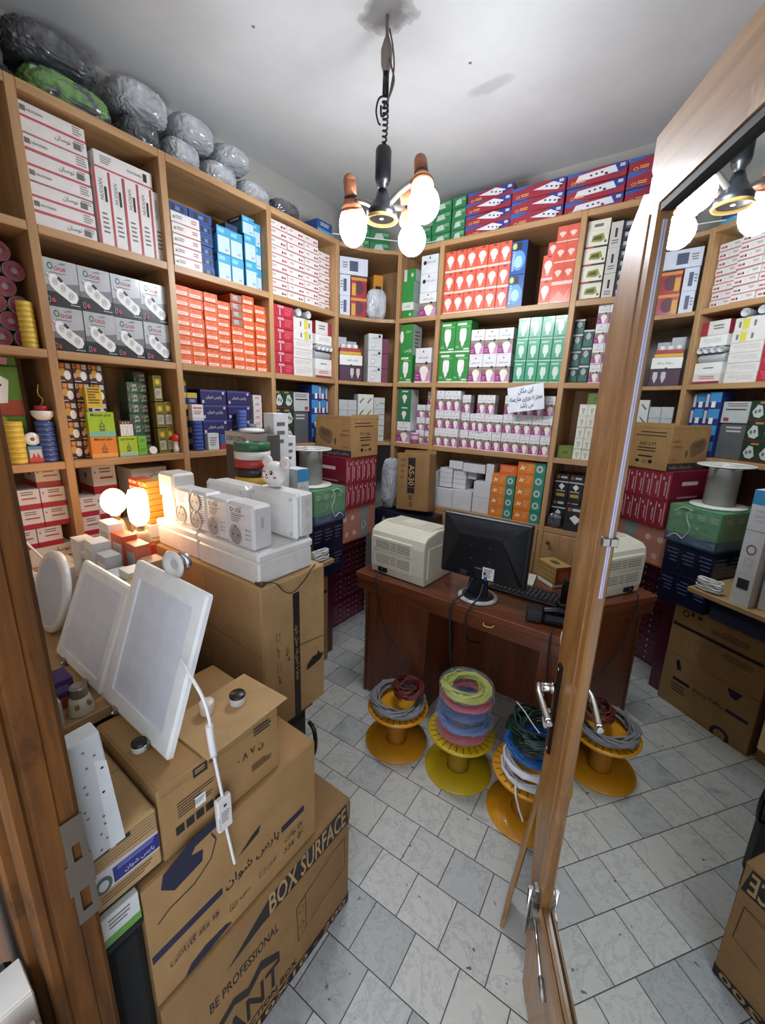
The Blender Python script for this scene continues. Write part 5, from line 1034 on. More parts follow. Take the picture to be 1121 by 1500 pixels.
bulbs = [(-1.29, 1.53, 2.40), (-0.933, 1.513, 2.385), (-1.083, 1.675, 2.345)]
tops = [(-1.285, 1.50, 2.530), (-0.985, 1.56, 2.545), (-1.100, 1.640, 2.500)]
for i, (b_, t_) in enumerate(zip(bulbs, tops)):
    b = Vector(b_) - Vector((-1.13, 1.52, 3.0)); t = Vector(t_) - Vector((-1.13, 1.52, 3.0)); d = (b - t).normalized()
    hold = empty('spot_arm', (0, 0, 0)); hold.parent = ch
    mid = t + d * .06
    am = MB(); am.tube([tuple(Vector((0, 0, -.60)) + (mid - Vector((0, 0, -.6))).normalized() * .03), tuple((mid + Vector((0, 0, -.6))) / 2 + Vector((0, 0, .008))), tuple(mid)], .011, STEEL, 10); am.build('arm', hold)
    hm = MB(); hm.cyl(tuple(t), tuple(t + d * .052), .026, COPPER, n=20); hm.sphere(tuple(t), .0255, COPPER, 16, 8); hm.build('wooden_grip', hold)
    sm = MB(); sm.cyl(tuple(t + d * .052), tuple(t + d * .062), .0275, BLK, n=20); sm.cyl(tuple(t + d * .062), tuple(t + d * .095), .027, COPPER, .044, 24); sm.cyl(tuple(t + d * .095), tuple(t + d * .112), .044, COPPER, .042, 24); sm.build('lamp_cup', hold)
    lm = MB(); ctr = tuple(b + d * (.012 if i else .02)); lm.sphere(ctr, .058, LEDM, 28, 18, (1, 1, 1.05 if i else 1.4)); lm.build('led_bulb', hold)  # globe made larger to take in the bulb's bloom

# ================================================================== DESK AREA
desk = empty('office_desk', (-0.6, 1.9, 0), 0, 'dark brown wooden desk carrying the printer and the monitor', 'desk')
dx = lambda x: x + 0.6; dy = lambda y: y - 1.9
MB().box(dx(-1.335), dx(0.10), dy(1.655), dy(2.30), .715, .75, DESK, .004).build('desk_top', desk)
m_ = MB(); m_.box(dx(-1.325), dx(0.09), dy(1.66), dy(1.672), .655, .7145, DESK, .002); m_.box(dx(-1.318), dx(-1.30), dy(1.672), dy(2.09), .655, .7145, DESK, .002); m_.build('apron', desk)
for x0 in (-1.26, -0.33):
    pd = MB(); pd.box(dx(x0), dx(x0 + .38), dy(1.68), dy(2.10), .012, .655, DESKV, .003); pd.build('pedestal', desk)
m_ = MB(); m_.box(dx(-1.275), dx(-1.26), dy(1.675), dy(2.105), .0, .655, DESKV, .002); m_.build('end_panel', desk)
MB().box(dx(-.88), dx(-.33), dy(2.02), dy(2.035), .10, .655, DESKV, .002).build('modesty_panel', desk)
dh = MB(); dh.tube([(dx(-.58), dy(1.654), .705), (dx(-.575), dy(1.645), .697), (dx(-.555), dy(1.643), .695), (dx(-.535), dy(1.645), .701), (dx(-.53), dy(1.653), .708)], .0025, BRASS, 6); dh.build('drawer_pull', desk)

# laser printer (its back faces the door)
pr = empty('laser_printer', (-1.095, 1.85, 0.7505), math.radians(-3), 'cream laser printer on the end of the brown desk', 'printer')
BEI = M('D8D4C2', .45); BEI2 = M('C6C1AD', .5)
def prof(x): return x
bd = MB(); W = .172
outline = [(-.135, .0), (-.145, .05), (-.15, .19), (-.142, .235), (-.12, .255), (-.02, .272), (.10, .262), (.16, .215), (.172, .12), (.16, .02), (.15, 0)]
vs = []; n = len(outline)
for x in (-W, -W * .985, W * .985, W):
    k = .975 if abs(x) == W else 1
    for (y, z) in outline: vs.append((x, y * k, .004 + z * (k if z > .1 else 1)))
fs = [tuple(range(n)), tuple(3 * n + i for i in range(n))[::-1]]
for j in range(3):
    for i in range(n): fs.append((j * n + i, (j + 1) * n + i, (j + 1) * n + (i + 1) % n, j * n + (i + 1) % n))
bd.add(vs, [f[::-1] for f in fs], BEI); bd.build('body', pr)
bk = MB(); bk.box(-.155, .10, -.153, -.138, .045, .135, BEI, .004); bk.box(-.155, .10, -.156, -.138, .14, .215, BEI, .004); bk.build('rear_cover', pr)
gr = MB(); SL = M('8E8876', .6)
for rr_, z0 in ((4, .157), (4, .075)):
    for c in range(3):
        for k in range(rr_):
            x0 = (-.13, -.03, .01)[c]; x1 = (-.04, -.0, .09)[c]; gr.box(x0, x1, -.1585 if z0 > .1 else -.1555, -.151, z0 + k * .0125, z0 + k * .0125 + .004, SL)
gr.build('vent_slots', pr)
tp = MB(); tp.box(-.15, .15, -.045, .09, .262, .281, BEI2, .006); tp.box(-.06, .06, -.02, .06, .2805, .2835, BEI, .001); tp.build('top_tray', pr)
for sx in (-1, 1): ss = MB(); ss.box(min(sx * .168, sx * .176), max(sx * .168, sx * .176), -.11, .13, .03, .2, BEI, .004); ss.build('side_panel', pr)
sk = MB(); sk.box(-.115, -.06, -.1535, -.13, .018, .045, M('16161A', .6), .001); sk.cyl((-.085, -.165, .032), (-.085, -.15, .032), .009, BLK); sk.build('power_socket', pr)
c = MB(); c.tube([(-1.186, 1.668, .782), (-1.19, 1.652, .77), (-1.185, 1.640, .70), (-1.15, 1.642, .55), (-1.10, 1.645, .44), (-1.0, 1.652, .34), (-.93, 1.66, .28)], .0035, BLK, 6); tag(c.build('printer_cable'), 'thin black cord from the printer down over the desk front', 'cord')

# monitor seen from behind
mo = empty('computer_monitor', (-0.672, 1.805, 0.7505), math.radians(2), 'black flat monitor seen from behind on a silver-rimmed foot', 'monitor')
mm_ = MB(); mm_.box(-.215, .215, .0, .035, .085, .40, BLK, .006); mm_.build('bezel', mo)
MB().box(-.2, .2, .034, .0365, .105, .385, M('0C0C10', .2, 0, .5)).build('screen', mo)
sh = MB(); vs = [(-.2, -.001, .10), (.2, -.001, .10), (.2, -.001, .388), (-.2, -.001, .388), (-.19, -.03, .11), (.19, -.03, .11), (.10, -.045, .315), (-.10, -.045, .315)]
sh.add(vs, [(4, 5, 6, 7), (0, 1, 5, 4), (1, 2, 6, 5), (2, 3, 7, 6), (3, 0, 4, 7)], BLK); sh.build('back_shell', mo)
ve = MB()
for k in range(8):
    t = k / 8; z = .325 + .055 * t; y = -.043 + .04 * t; x = .10 + .085 * t; ve.box(-x, x, y - .003, y + .001, z, z + .0025, M('2E2E34', .5))
ve.build('vent_grille', mo)
ve = MB(); ve.box(-.09, -.055, -.0445, -.036, .115, .135, M('2A2A30', .5)); ve.build('port_panel', mo); ve = MB(); ve.box(.03, .045, -.046, -.036, .105, .125, M('2F3C9A', .5), .002); ve.build('vga_plug', mo)
for x, z in ((-.045, .20), (.045, .20), (-.045, .27), (.045, .27)): ve = MB(); ve.cyl((x, -.0445, z), (x, -.034, z), .004, M('3A3A40', .4), n=8); ve.build('screw', mo)
lb = MB(); lb.box(.02, .075, -.0415, -.036, .112, .17, PWHITE); F_ = lb.face((.02, -.0415, .112), (1, 0, 0), (0, 0, 1), .055, .058); F_.lines(.1, .15, .9, .9, 6, TXTG); F_.rect(.1, .35, .3, .6, INK); lb.build('label_sticker', mo)
ft = MB(); ft.prism([(-.05, .018), (.05, .018), (.042, .115), (-.042, .115)], -.035, -.012, BLK); ft.box(-.025, .025, -.04, .0, .10, .16, BLK, .004); ft.build('stand_neck', mo)
ft = MB(); ft.lathe([(.092, 0.0), (.097, .003), (.094, .011), (.078, .013)], M('C6C4C0', .35), 36, (0, -.015, 0)); ft.lathe([(.078, .0125), (.07, .018), (0, .019)], BLK, 36, (0, -.015, 0)); ft.build('foot', mo)
for i, pts in enumerate((((-.69, 1.752, .86), (-.70, 1.70, .80), (-.735, 1.655, .76), (-.74, 1.638, .70), (-.72, 1.635, .50), (-.69, 1.638, .40), (-.66, 1.66, .36)), ((-.635, 1.750, .845), (-.63, 1.70, .80), (-.645, 1.655, .765), (-.66, 1.636, .70), (-.65, 1.636, .62), (-.645, 1.68, .57), (-.63, 1.78, .52)))):
    c = MB(); c.tube(pts, (.0058 - .0008 * i), BLK, 6); tag(c.build('monitor_cable'), 'black cable hanging from the monitor over the desk edge, %s of two' % ('first', 'second')[i], 'cable', 'monitor cables')

# keyboard
kb = empty('keyboard', (-0.50, 1.985, 0.7505), math.radians(0), 'black keyboard lying on the desk behind the monitor', 'keyboard')
MB().box(-.17, .17, -.072, .072, 0, .016, BLK, .004).build('body', kb)
ks = MB()
for r_ in range(5):
    for c in range(15): ks.box(-.163 + c * .0218, -.163 + c * .0218 + .0185, -.06 + r_ * .026, -.06 + r_ * .026 + .0215, .0155, .021, M('222228', .5), .002)
ks.build('keys', kb)
# paper sheets under the gold box
mb = MB(); mb.box(-.13, .10, -.07, .09, 0, .012, M('DAD8CC', .6), .001); o = mb.build('paper_pad', None, (-.52, 2.0, .7505 + .0165), math.radians(8)); o.location = (-.60, 2.14, .7505); tag(o, 'pad of pale paper on the desk beside the keyboard', 'paper')
gb = MB(); gb.box(-.075, .075, -.05, .05, 0, .095, M('9A7A38', .4), .002); 
f = gb.face((-.075, -.05, 0), (1, 0, 0), (0, 0, 1), .15, .095)
for k in range(7):
    for q in range(4): f.poly([(.02 + k * .14, .12 + q * .24), (.07 + k * .14, .22 + q * .24), (.12 + k * .14, .12 + q * .24), (.07 + k * .14, .02 + q * .24)], M('6E5426', .4)); f.k = 1
f = gb.face((.075, -.05, 0), (0, 1, 0), (0, 0, 1), .1, .095); f.rect(0, 0, 1, 1, M('7E3020', .45)); f.ell(.5, .5, .3, .3, M('9A4A2A', .45))
f = gb.face((-.075, -.05, .095), (1, 0, 0), (0, 1, 0), .15, .1); f.rect(.02, .02, .98, .98, M('B5975A', .45)); f.ell(.5, .5, .22, .2, M('5E4A28', .5))
o = gb.build('tissue_box', None, (-.40, 2.053, .7505 + .0), math.radians(-38)); o.location = (-.425, 2.215, .7735); tag(o, 'gold patterned tissue box with a rust-red end on the desk', 'tissue box')
rs = MB(); rs.box(-.06, .06, -.05, .05, 0, .022, M('D9D6C6', .5), .003); o = rs.build('paper_pad', None, (-.425, 2.215, .7505), math.radians(-38)); tag(o, 'cream pad under the gold tissue box', 'paper')
# cordless handset standing and a black adapter
hs = empty('cordless_phone', (-.305, 1.945, .7505), math.radians(20), 'black cordless phone standing upright in its cradle on the desk', 'phone')
MB().box(-.028, .028, -.03, .03, 0, .03, BLK, .008).build('cradle', hs); MB().box(-.022, .022, -.014, .014, .022, .155, M('121216', .2, 0, .4), .011).build('handset', hs)
ad = empty('desk_telephone', (-.325, 1.765, .7505), math.radians(14), 'black desk device with a cord lying on the desk edge', 'telephone')
MB().box(-.10, -.03, -.04, .04, 0, .055, M('1A1A1E', .4), .006).build('base', ad); MB().box(-.035, .10, -.045, .035, .0, .045, M('15151A', .25, 0, .4), .016).build('body', ad); m_ = MB(); m_.tube([(-.03, .0, .05), (.03, .0, .062), (.09, .0, .05)], .014, M('131318', .3), 10); m_.build('handset', ad)
for i, (pts, mat, r, lab) in enumerate(((((-.25, 1.69, .775), (-.25, 1.648, .765), (-.24, 1.636, .68), (-.235, 1.635, .5), (-.25, 1.64, .3), (-.27, 1.66, .22)), M('DAD8D2', .5), .0032, 'white cord hanging down the desk front beside the door'), (((-.285, 1.69, .77), (-.29, 1.648, .76), (-.285, 1.634, .66), (-.27, 1.635, .45), (-.29, 1.65, .24)), BLK, .0032, 'black cord hanging down the desk front beside the white one'))):
    c = MB(); c.tube(pts, r, mat, 6); tag(c.build('hanging_cord'), lab, 'cord')

# chair behind the desk
chr_ = empty('office_chair', (-.19, 2.32, 0), 0, 'black office chair between the desk and the cupboards', 'chair')
MB().box(-.2, .2, -.17, .10, .44, .50, BLK, .025).build('seat', chr_)
bm = MB(); pts = []
for k in range(25):
    a = 2 * PI * k / 24; pts.append((.165 * math.copysign(abs(math.cos(a)) ** .6, math.cos(a)), .93 + .19 * math.copysign(abs(math.sin(a)) ** .6, math.sin(a))))
bm.prism(pts[:-1], .08, .12, M('1A1A20', .4)); bm.build('backrest', chr_)
MB().box(-.03, .03, .10, .14, .46, .80, BLK, .01).build('back_bracket', chr_)
lg = MB(); lg.cyl((0, -.03, .06), (0, -.03, .44), .025, STEEL); lg.build('column', chr_)
for k in range(5):
    a = 2 * PI * k / 5 + .3; l_ = MB(); l_.tube([(0, -.03, .075), (.09 * math.cos(a), -.03 + .09 * math.sin(a), .07), (.16 * math.cos(a), -.03 + .16 * math.sin(a), .05)], .014, BLK, 8); l_.sphere((.16 * math.cos(a), -.03 + .16 * math.sin(a), .026), .025, BLK, 12, 8); l_.build('leg', chr_)

# ================================================================== WIRE SPOOLS ON THE FLOOR
def spool(cx, cy, zt, R, mats, label, rz):
    e = empty('wire_spool', (cx, cy, 0), rz, label, 'wire spool')
    b = MB(); b.lathe([(.0, .001), (R, .001), (R + .002, .006), (R, .012), (.055, .014)], mats[0], 48); b.build('base_flange', e)
    b = MB(); b.lathe([(.053, .0135), (.048, .03), (.048, zt - .03), (.053, zt - .013)], mats[1], 28); b.build('core', e)
    R2 = R - .005
    b = MB(); b.lathe([(.04, zt - .014), (R2, zt - .014), (R2 + .003, zt - .007), (R2, zt), (R2 - .006, zt + .001), (.04, zt + .0005)], mats[0], 48)
    for k in range(28):
        a = 2 * PI * k / 28; c_, s_ = math.cos(a), math.sin(a); q = MB()
        r0, r1 = R2 * .74, R2 - .003; w = .0022
        vs = [(r0 * c_ - w * s_, r0 * s_ + w * c_, zt + .0016), (r0 * c_ + w * s_, r0 * s_ - w * c_, zt + .0016), (r1 * c_ + w * s_, r1 * s_ - w * c_, zt + .0016), (r1 * c_ - w * s_, r1 * s_ + w * c_, zt + .0016)]
        b.add(vs, [(0, 1, 2, 3)], M('8A4A12', .5))
    b.build('top_flange', e); return e
YO = M('DE9A1E', .35, 0, .2); YO2 = M('A8701A', .5); YL = M('D2B21E', .35, 0, .2); YL2 = M('94781A', .5)
S1 = spool(-.905, 1.478, .215, .153, (YO, YO2), 'amber plastic spool by the desk corner with grey and brown wire coils', .2)
S2 = spool(-.583, 1.522, .215, .153, (YL, YL2), 'yellow plastic spool under the tall pile of coloured wire coils', .5)
S3 = spool(-.262, 1.492, .225, .153, (YO, YO2), 'amber plastic spool by the open door under the white coils', .9)
def coil(cx, cy, z, R, r, n, mat, label, seed, sq=1.0, wr=.0032, film_=None, tilt=(0, 0), tail=None, kind='wire_coil'):
    """a hank of wire: one strand winding round many times inside the bundle"""
    rr = random.Random(seed); mb = MB(); pts = []
    N_ = n * 16
    for k in range(N_):
        a = 2 * PI * k / 16; q = k / 16
        pa = 2 * PI * q * .381 * 2.7 + rr.uniform(-.2, .2); rad_ = r * math.sqrt((q * .618 * 3.1) % 1.0) * .95
        RR = R + rad_ * math.cos(pa); zz = r * sq * 1.0 + rad_ * math.sin(pa) * sq
        pts.append((RR * math.cos(a), RR * math.sin(a), zz + wr))
    if tail: pts += tail
    zmin = min(p[2] for p in pts) - wr; pts = [(p[0], p[1], p[2] - zmin) for p in pts]
    mb.tube(pts, wr, mat, 5, sub=1)
    if film_:
        e = empty(kind, (cx, cy, z), 0, label, 'wire coil'); mb.build('wire', e)
        f_ = MB(); pr_ = []
        for k in range(13):
            a = 2 * PI * k / 12; pr_.append((R + (r + wr * 1.6) * math.cos(a), r * sq + wr + (r * sq + wr * .9) * math.sin(a)))
        f_.lathe([(p[0], max(0.0003, p[1])) for p in pr_], film_, 40, caps=False); f_.build('plastic_wrap', e)
    else:
        e = mb.build(kind, None, (cx, cy, z)); tag(e, label, 'wire coil')
    e.rotation_euler = (tilt[0], tilt[1], 0); return e
coil(-.908, 1.48, .2175, .116, .030, 30, M('8C8A8C', .45), 'grey wire coil on the amber spool by the desk corner', 3, .8, .0036)
coil(-.872, 1.515, .2175 + .0555, .062, .026, 26, M('6A2A22', .4), 'brown wire coil lying on the grey coil', 5, 1.2, .003)
z = .2175
WR = film('wrap_film', 'E6EAEE', .14, .1)
for i, (R, r, sq, m, lab, wr) in enumerate(((.092, .03, .75, M('C9424E', .4), 'red wrapped wire coil at the bottom of the tall pile', .0032), (.096, .032, .62, M('5A7AB8', .4), 'pale blue wrapped wire coil, second in the tall pile', .0032), (.086, .03, .85, M('365AA0', .4), 'blue wrapped wire coil in the middle of the tall pile', .0032), (.092, .028, .45, M('D9486E', .4), 'pink wire coil under the yellow-green one', .0032), (.090, .030, .75, M('BCC23A', .4), 'yellow-green wrapped wire coil topmost on the tall pile', .0032))):
    H_ = 2 * r * sq + 2 * wr
    coil(-.583 + .006 * (i % 2), 1.522 + .003 * i, z, R, r, 22, m, lab, 20 + i, sq, wr, WR, tail=[(.03, .05, .05), (.0, -.01, .09), (-.03, -.05, .1)] if i == 4 else None); z += H_ + .003
z = .2275
for i, (R, r, sq, m, lab, wr) in enumerate(((.104, .036, .45, M('DEDDE0', .4), 'thick white cable coil, lower of two on the amber spool by the door', .0055), (.104, .036, .45, M('E6E5E8', .4), 'thick white cable coil, upper of two on the amber spool by the door', .0055), (.098, .03, .5, M('2468B0', .4), 'bright blue wire coil on the white coils', .0034), (.094, .040, 1.2, M('0C3028', .3), 'dark green wire coil topmost by the open door', .0034))):
    coil(-.262 + .004 * i, 1.492 + .004 * i, z, R, r, 26 if i > 1 else 12, m, lab, 40 + i, sq, wr, None); z += 2 * r * sq + 2 * wr + .004
c = MB(); c.tube([(-.285, 1.375, .262), (-.272, 1.335, .238), (-.25, 1.315, .20), (-.225, 1.305, .16)], .004, M('E2E0DC', .4), 6); tag(c.build('cable_end'), 'loose white cable end hanging off the spool by the door', 'cable')
c = MB(); c.tube([(-.36, 1.53, .472), (-.32, 1.50, .470), (-.27, 1.45, .468), (-.235, 1.42, .466)], .0025, M('D8D8D8', .4), 6); tag(c.build('cable_tie'), 'thin pale cable tie lying across the dark green coil', 'cable')

# ================================================================== CARTONS BY THE DOORWAY
def cart(name, loc, w, d, h, mat, art, label, cat='carton', rz=PI / 2, parts=None, group=None, ch=.003):
    """large carton; local x along its printed front, y into depth"""
    e = empty(name, loc, rz, label, cat, group)
    mb = MB(); mb.box(0, w, 0, d, 0, h, mat, ch); F = faces(mb, w, d, h)
    if art: art(F)
    # the closing flaps meet along the top
    mb.build('body', e)
    t = MB(); t.box(.004, w - .004, .004, d / 2 - .0015, h - .001, h + .0018, mat, .001); t.build('top_flap', e)
    t = MB(); t.box(.004, w - .004, d / 2 + .0015, d - .004, h - .001, h + .0018, mat, .001); t.build('top_flap', e)
    return e
IK = M('1E1A17', .6); NV = M('161A38', .55)
def uv(y0, w, h, z0):
    return lambda y, z: ((y - y0) / w, (z - z0) / h)
def art_surface(F):
    f = F['f']; q = uv(.205, .59, .447, 0)
    f.poly([q(.348, .345), q(.449, .359), q(.789, .352), q(.776, .440), q(.481, .423)], IK)
    a = q(.475, .36); b = q(.775, .43); f.text('BOX SURFACE', a[0], a[1], b[0], b[1], CARD2, keep=False)
    a = q(.30, .272); b = q(.50, .305); f.text('BE PROFESSIONAL', a[0], a[1], b[0], b[1], IK, keep=False)
    f.poly([q(.24, .17), q(.30, .20), q(.36, .232), q(.40, .205), q(.44, .24), q(.50, .19), q(.50, .165), q(.44, .205), q(.40, .175), q(.36, .205), q(.30, .175)], IK)
    a = q(.28, .085); b = q(.50, .165); f.text('TANT', a[0], a[1], b[0], b[1], IK, keep=False)
    a = q(.34, .045); b = q(.56, .075); f.text('JUNCTION BOX', a[0], a[1], b[0], b[1], IK, keep=False)
    for P in ([(.565, .265), (.60, .275), (.60, .145), (.57, .125), (.565, .265)], [(.60, .275), (.77, .31), (.775, .185), (.60, .145)], [(.565, .265), (.70, .31), (.77, .31)]):
        for (y0, z0), (y1, z1) in zip(P, P[1:]):
            dy, dz = y1 - y0, z1 - z0; L = math.hypot(dy, dz); ny, nz = -dz / L * .0012, dy / L * .0012
            f.poly([q(y0 - ny, z0 - nz), q(y1 - ny, z1 - nz), q(y1 + ny, z1 + nz), q(y0 + ny, z0 + nz)], IK); f.k = 1
    for zz in (.24, .18): c = q(.582, zz); f.ring(c[0], c[1], .010 / .59, .012 / .447, .15, IK)
    for k in range(9): a = q(.62, .165 + .013 * k); b = q(.76, .167 + .013 * k + .002); f.rect(a[0], a[1], b[0], b[1] , M('8A6C48', .7)) ; f.k = 1
    a = q(.32, .004); b = q(.794, .04); f.rect(a[0], a[1], b[0], b[1], IK); a = q(.42, .010); b = q(.78, .034); f.text('10X10 - 200', a[0], a[1], b[0], b[1], CARD2, keep=False)
    r = F['r']; r.rect(0, .8, 1, .97, IK); r.rect(0, .01, 1, .1, IK); r.lines(.15, .25, .8, .65, 7, M('8A6C48', .7))
cart('cardboard_carton', (-.645, .205, 0.0), .59, .285, .447, CARDD, art_surface, 'long brown carton on the floor with black band lettering, at the bottom of the pile')
def art_pars(F):
    f = F['f']; q = uv(.205, .447, .318, .45)
    def R(y0, z0, y1, z1, m): a = q(y0, z0); b = q(y1, z1); f.rect(a[0], a[1], b[0], b[1], m)
    R(.207, .572, .36, .592, NV); R(.53, .570, .608, .590, NV)
    a = q(.368, .545); b = q(.522, .615); f.text(fa('پارس شوان'), a[0], a[1], b[0], b[1], IK)
    f.poly([q(.405, .632), q(.44, .655), q(.468, .664), q(.462, .645), q(.435, .638)], IK)
    # swirl logos
    f.poly([q(.238, .735), q(.245, .765), q(.275, .778), q(.30, .79), (q(.37, .792)), q(.372, .772), q(.31, .766), q(.30, .752), q(.325, .742), q(.322, .715), q(.262, .705)], NV)
    P = [(.225, .660), (.25, .672), (.30, .675), (.34, .70), (.355, .74), (.345, .765)]
    for (y0, z0), (y1, z1) in zip(P, P[1:]):
        dy, dz = y1 - y0, z1 - z0; L = math.hypot(dy, dz); ny, nz = -dz / L * .0013, dy / L * .0013; f.poly([q(y0 - ny, z0 - nz), q(y1 - ny, z1 - nz), q(y1 + ny, z1 + nz), q(y0 + ny, z0 + nz)], NV)
    f.poly([q(.262, .452), q(.275, .47), q(.31, .478), q(.36, .474), q(.376, .462), q(.335, .458), q(.312, .455)], NV)
    f.frame(*q(.373, .497), *q(.392, .515), .0013, IK); a = q(.397, .497); b = q(.43, .517); f.text(fa('سفید'), a[0], a[1], b[0], b[1], IK); f.poly([q(.376, .505), q(.381, .50), q(.39, .514), q(.381, .505)], IK)
    f.frame(*q(.455, .505), *q(.472, .523), .0013, IK); a = q(.477, .505); b = q(.508, .525); f.text(fa('آفتابی'), a[0], a[1], b[0], b[1], IK)
    a = q(.535, .528); b = q(.60, .55); f.text(fa('۱۸ وات'), a[0], a[1], b[0], b[1], IK); a = q(.53, .50); b = q(.60, .522); f.text(fa('۵۰ عدد'), a[0], a[1], b[0], b[1], IK)
    a = q(.235, .525); b = q(.345, .548); f.text(fa('۱۵ ماه گارانتی'), a[0], a[1], b[0], b[1], IK)
cart('cardboard_carton', (-.655, .205, 0.45), .447, .265, .318, CARD, art_pars, 'brown carton with navy bars and large dark script, resting on the long carton', ch=.002)
def art_c2(F):
    f = F['f']; q = uv(.257, .285, .172, .771)
    a = q(.327, .915); b = q(.358, .937); f.rect(a[0], a[1], b[0], b[1], IK); a2 = q(.331, .920); b2 = q(.354, .932); f.lines(a2[0], a2[1], b2[0], b2[1], 2, CARD2, .6)
    a = q(.362, .918); b = q(.372, .938); f.text('80', a[0], a[1], b[0], b[1], IK)
    a = q(.29, .845); b = q(.37, .885); f.lines(a[0], a[1], b[0], b[1], 6, IK, .3, 2)
    for k in range(5): a = q(.283 + k * .021, .812); b = q(.300 + k * .021, .832); f.rect(a[0], a[1], b[0], b[1], IK)
    a = q(.325, .842); b = q(.348, .868); f.rect(a[0], a[1], b[0], b[1], PWHITE); f.lines(a[0], a[1] + .05, b[0], b[1] - .03, 4, TXTG, .4)
    a = q(.47, .905); b = q(.53, .93); f.lines(a[0], a[1], b[0], b[1], 3, IK, .4, 3); a = q(.42, .862); b = q(.50, .885); f.text('۰ ۸ ۷ ن'[::1], a[0], a[1], b[0], b[1], IK); a = q(.46, .815); b = q(.52, .835); f.lines(a[0], a[1], b[0], b[1], 3, IK, .4, 1)
    f.rect(.02, .9, .98, .905, M('7A5C38', .7))
cart('cardboard_carton', (-.668, .257, 0.7705), .285, .265, .172, CARD, art_c2, 'open-topped brown carton with small print, on the script carton, under the square panel lamp')
fl = MB(); fl.box(0, .22, 0, .16, 0, .004, CARD2, .001); o = fl.build('cardboard_flap', None, (-.655, .352, .9458), PI / 2 + .05); tag(o, 'loose flat cardboard piece lying on the carton beside the panel lamp', 'cardboard')
for (x, y, r, h, m1, m2, lab) in ((-.772, .425, .0165, .022, M('E8D2C8', .25, 0, .4), M('F0E4DE', .3), 'small round pinkish-white disc box beside the black one'), (-.745, .487, .019, .018, M('D8D6D2', .3), M('1E1A1A', .35), 'round white disc with black top on the cardboard piece')):
    e = empty('round_disc_box', (x, y, .9502), 0, lab, 'disc box'); a = MB(); a.lathe([(r * .95, 0), (r, .002), (r, h), (r * .97, h + .001)], m1, 26); a.build('body', e); a = MB(); a.lathe([(r * .98, h + .0012), (r * .98, h + .006), (r * .9, h + .008), (0, h + .008)], m2, 26, caps=False); a.build('lid', e)
e = empty('round_disc_box', (-.79, .285, .9452), 0, 'small black-topped white disc half under the lower edge of the large panel lamp', 'disc box'); a = MB(); a.lathe([(.0145, 0), (.015, .002), (.015, .014)], M('D8D6D2', .3), 24); a.build('body', e); a = MB(); a.lathe([(.0148, .0142), (.0145, .02), (0, .0205)], M('1E1A1A', .35), 24, caps=False); a.build('lid', e)
# small carton with a blue label, and what it stands on
def art_cl(F):
    f = F['f']; f.rect(.0, .0, 1, .04, IK)
    f.poly([(.12, .30), (.05, .62), (.1, .66), (.98, .62), (.98, .30)], LGREY); f.rect(.3, .33, .98, .58, M('23267A', .5)); f.lines(.36, .49, .95, .56, 2, M('7F8AD0'), .5); f.text(fa('پارس شوان'), .45, .35, .9, .46, LGREY)
    f.ell(.16, .42, .12, .13, M('4A5A52')); f.ell(.16, .42, .07, .08, LGREY)
    for k in range(6): f.rect(.02, .72 + .045 * k, .98, .728 + .045 * k, IK); f.k = 1
    f.rect(.05, .88, .3, .95, IK); f.rect(.4, .88, .6, .95, IK); f.lines(.1, .1, .9, .25, 3, M('7A5C38', .7))
cart('cardboard_carton', (-.662, .138, 0.7855), .113, .28, .132, CARD2, art_cl, 'small carton with a blue printed label behind the door jamb')
gb_ = carton('bulb_box', 'greenwhite', .062, .17, .063, M('D6D8D4', .5), lambda F: (F['f'].rect(0, 0, 1, .28, M('5E9A3A')), F['f'].lines(.2, .45, .8, .85, 3, TXTG, .4))); gb_.location = (-.650, .138, .7215); gb_.rotation_euler = (0, 0, PI / 2); tag(gb_, 'white box with green foot squeezed under the blue-labelled carton', 'box')
bn = empty('gap_block', (-.775, .171, 0), 0, 'tall black block added to fill the dark gap behind the door jamb', 'block')  # added black block, stands in for the darkness of the gap
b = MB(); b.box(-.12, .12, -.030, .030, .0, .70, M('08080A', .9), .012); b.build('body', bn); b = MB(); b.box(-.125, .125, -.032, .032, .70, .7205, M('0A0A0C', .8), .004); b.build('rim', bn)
# white perforated metal trunking leaning at the jamb
tk = MB(); tk.box(0, .05, 0, .035, 0, .225, M('C4C6C6', .45), .002)
f = tk.face((0, 0, 0), (1, 0, 0), (0, 0, 1), .05, .225); rr = random.Random(3)
for k in range(14): f.ell(rr.uniform(.15, .85), .05 + k * .066, .045, .010, TXTG, 8); f.k = 1
f.poly([(.55, 0), (1, 0), (1, .75), (.7, .8)], M('D8DADA', .4))
o = tk.build('metal_trunking', None, (-.645, .143, .9215), PI / 2); o.rotation_euler = (0, math.radians(-3), PI / 2); tag(o, 'white perforated metal trunking standing on the blue-labelled carton', 'trunking')

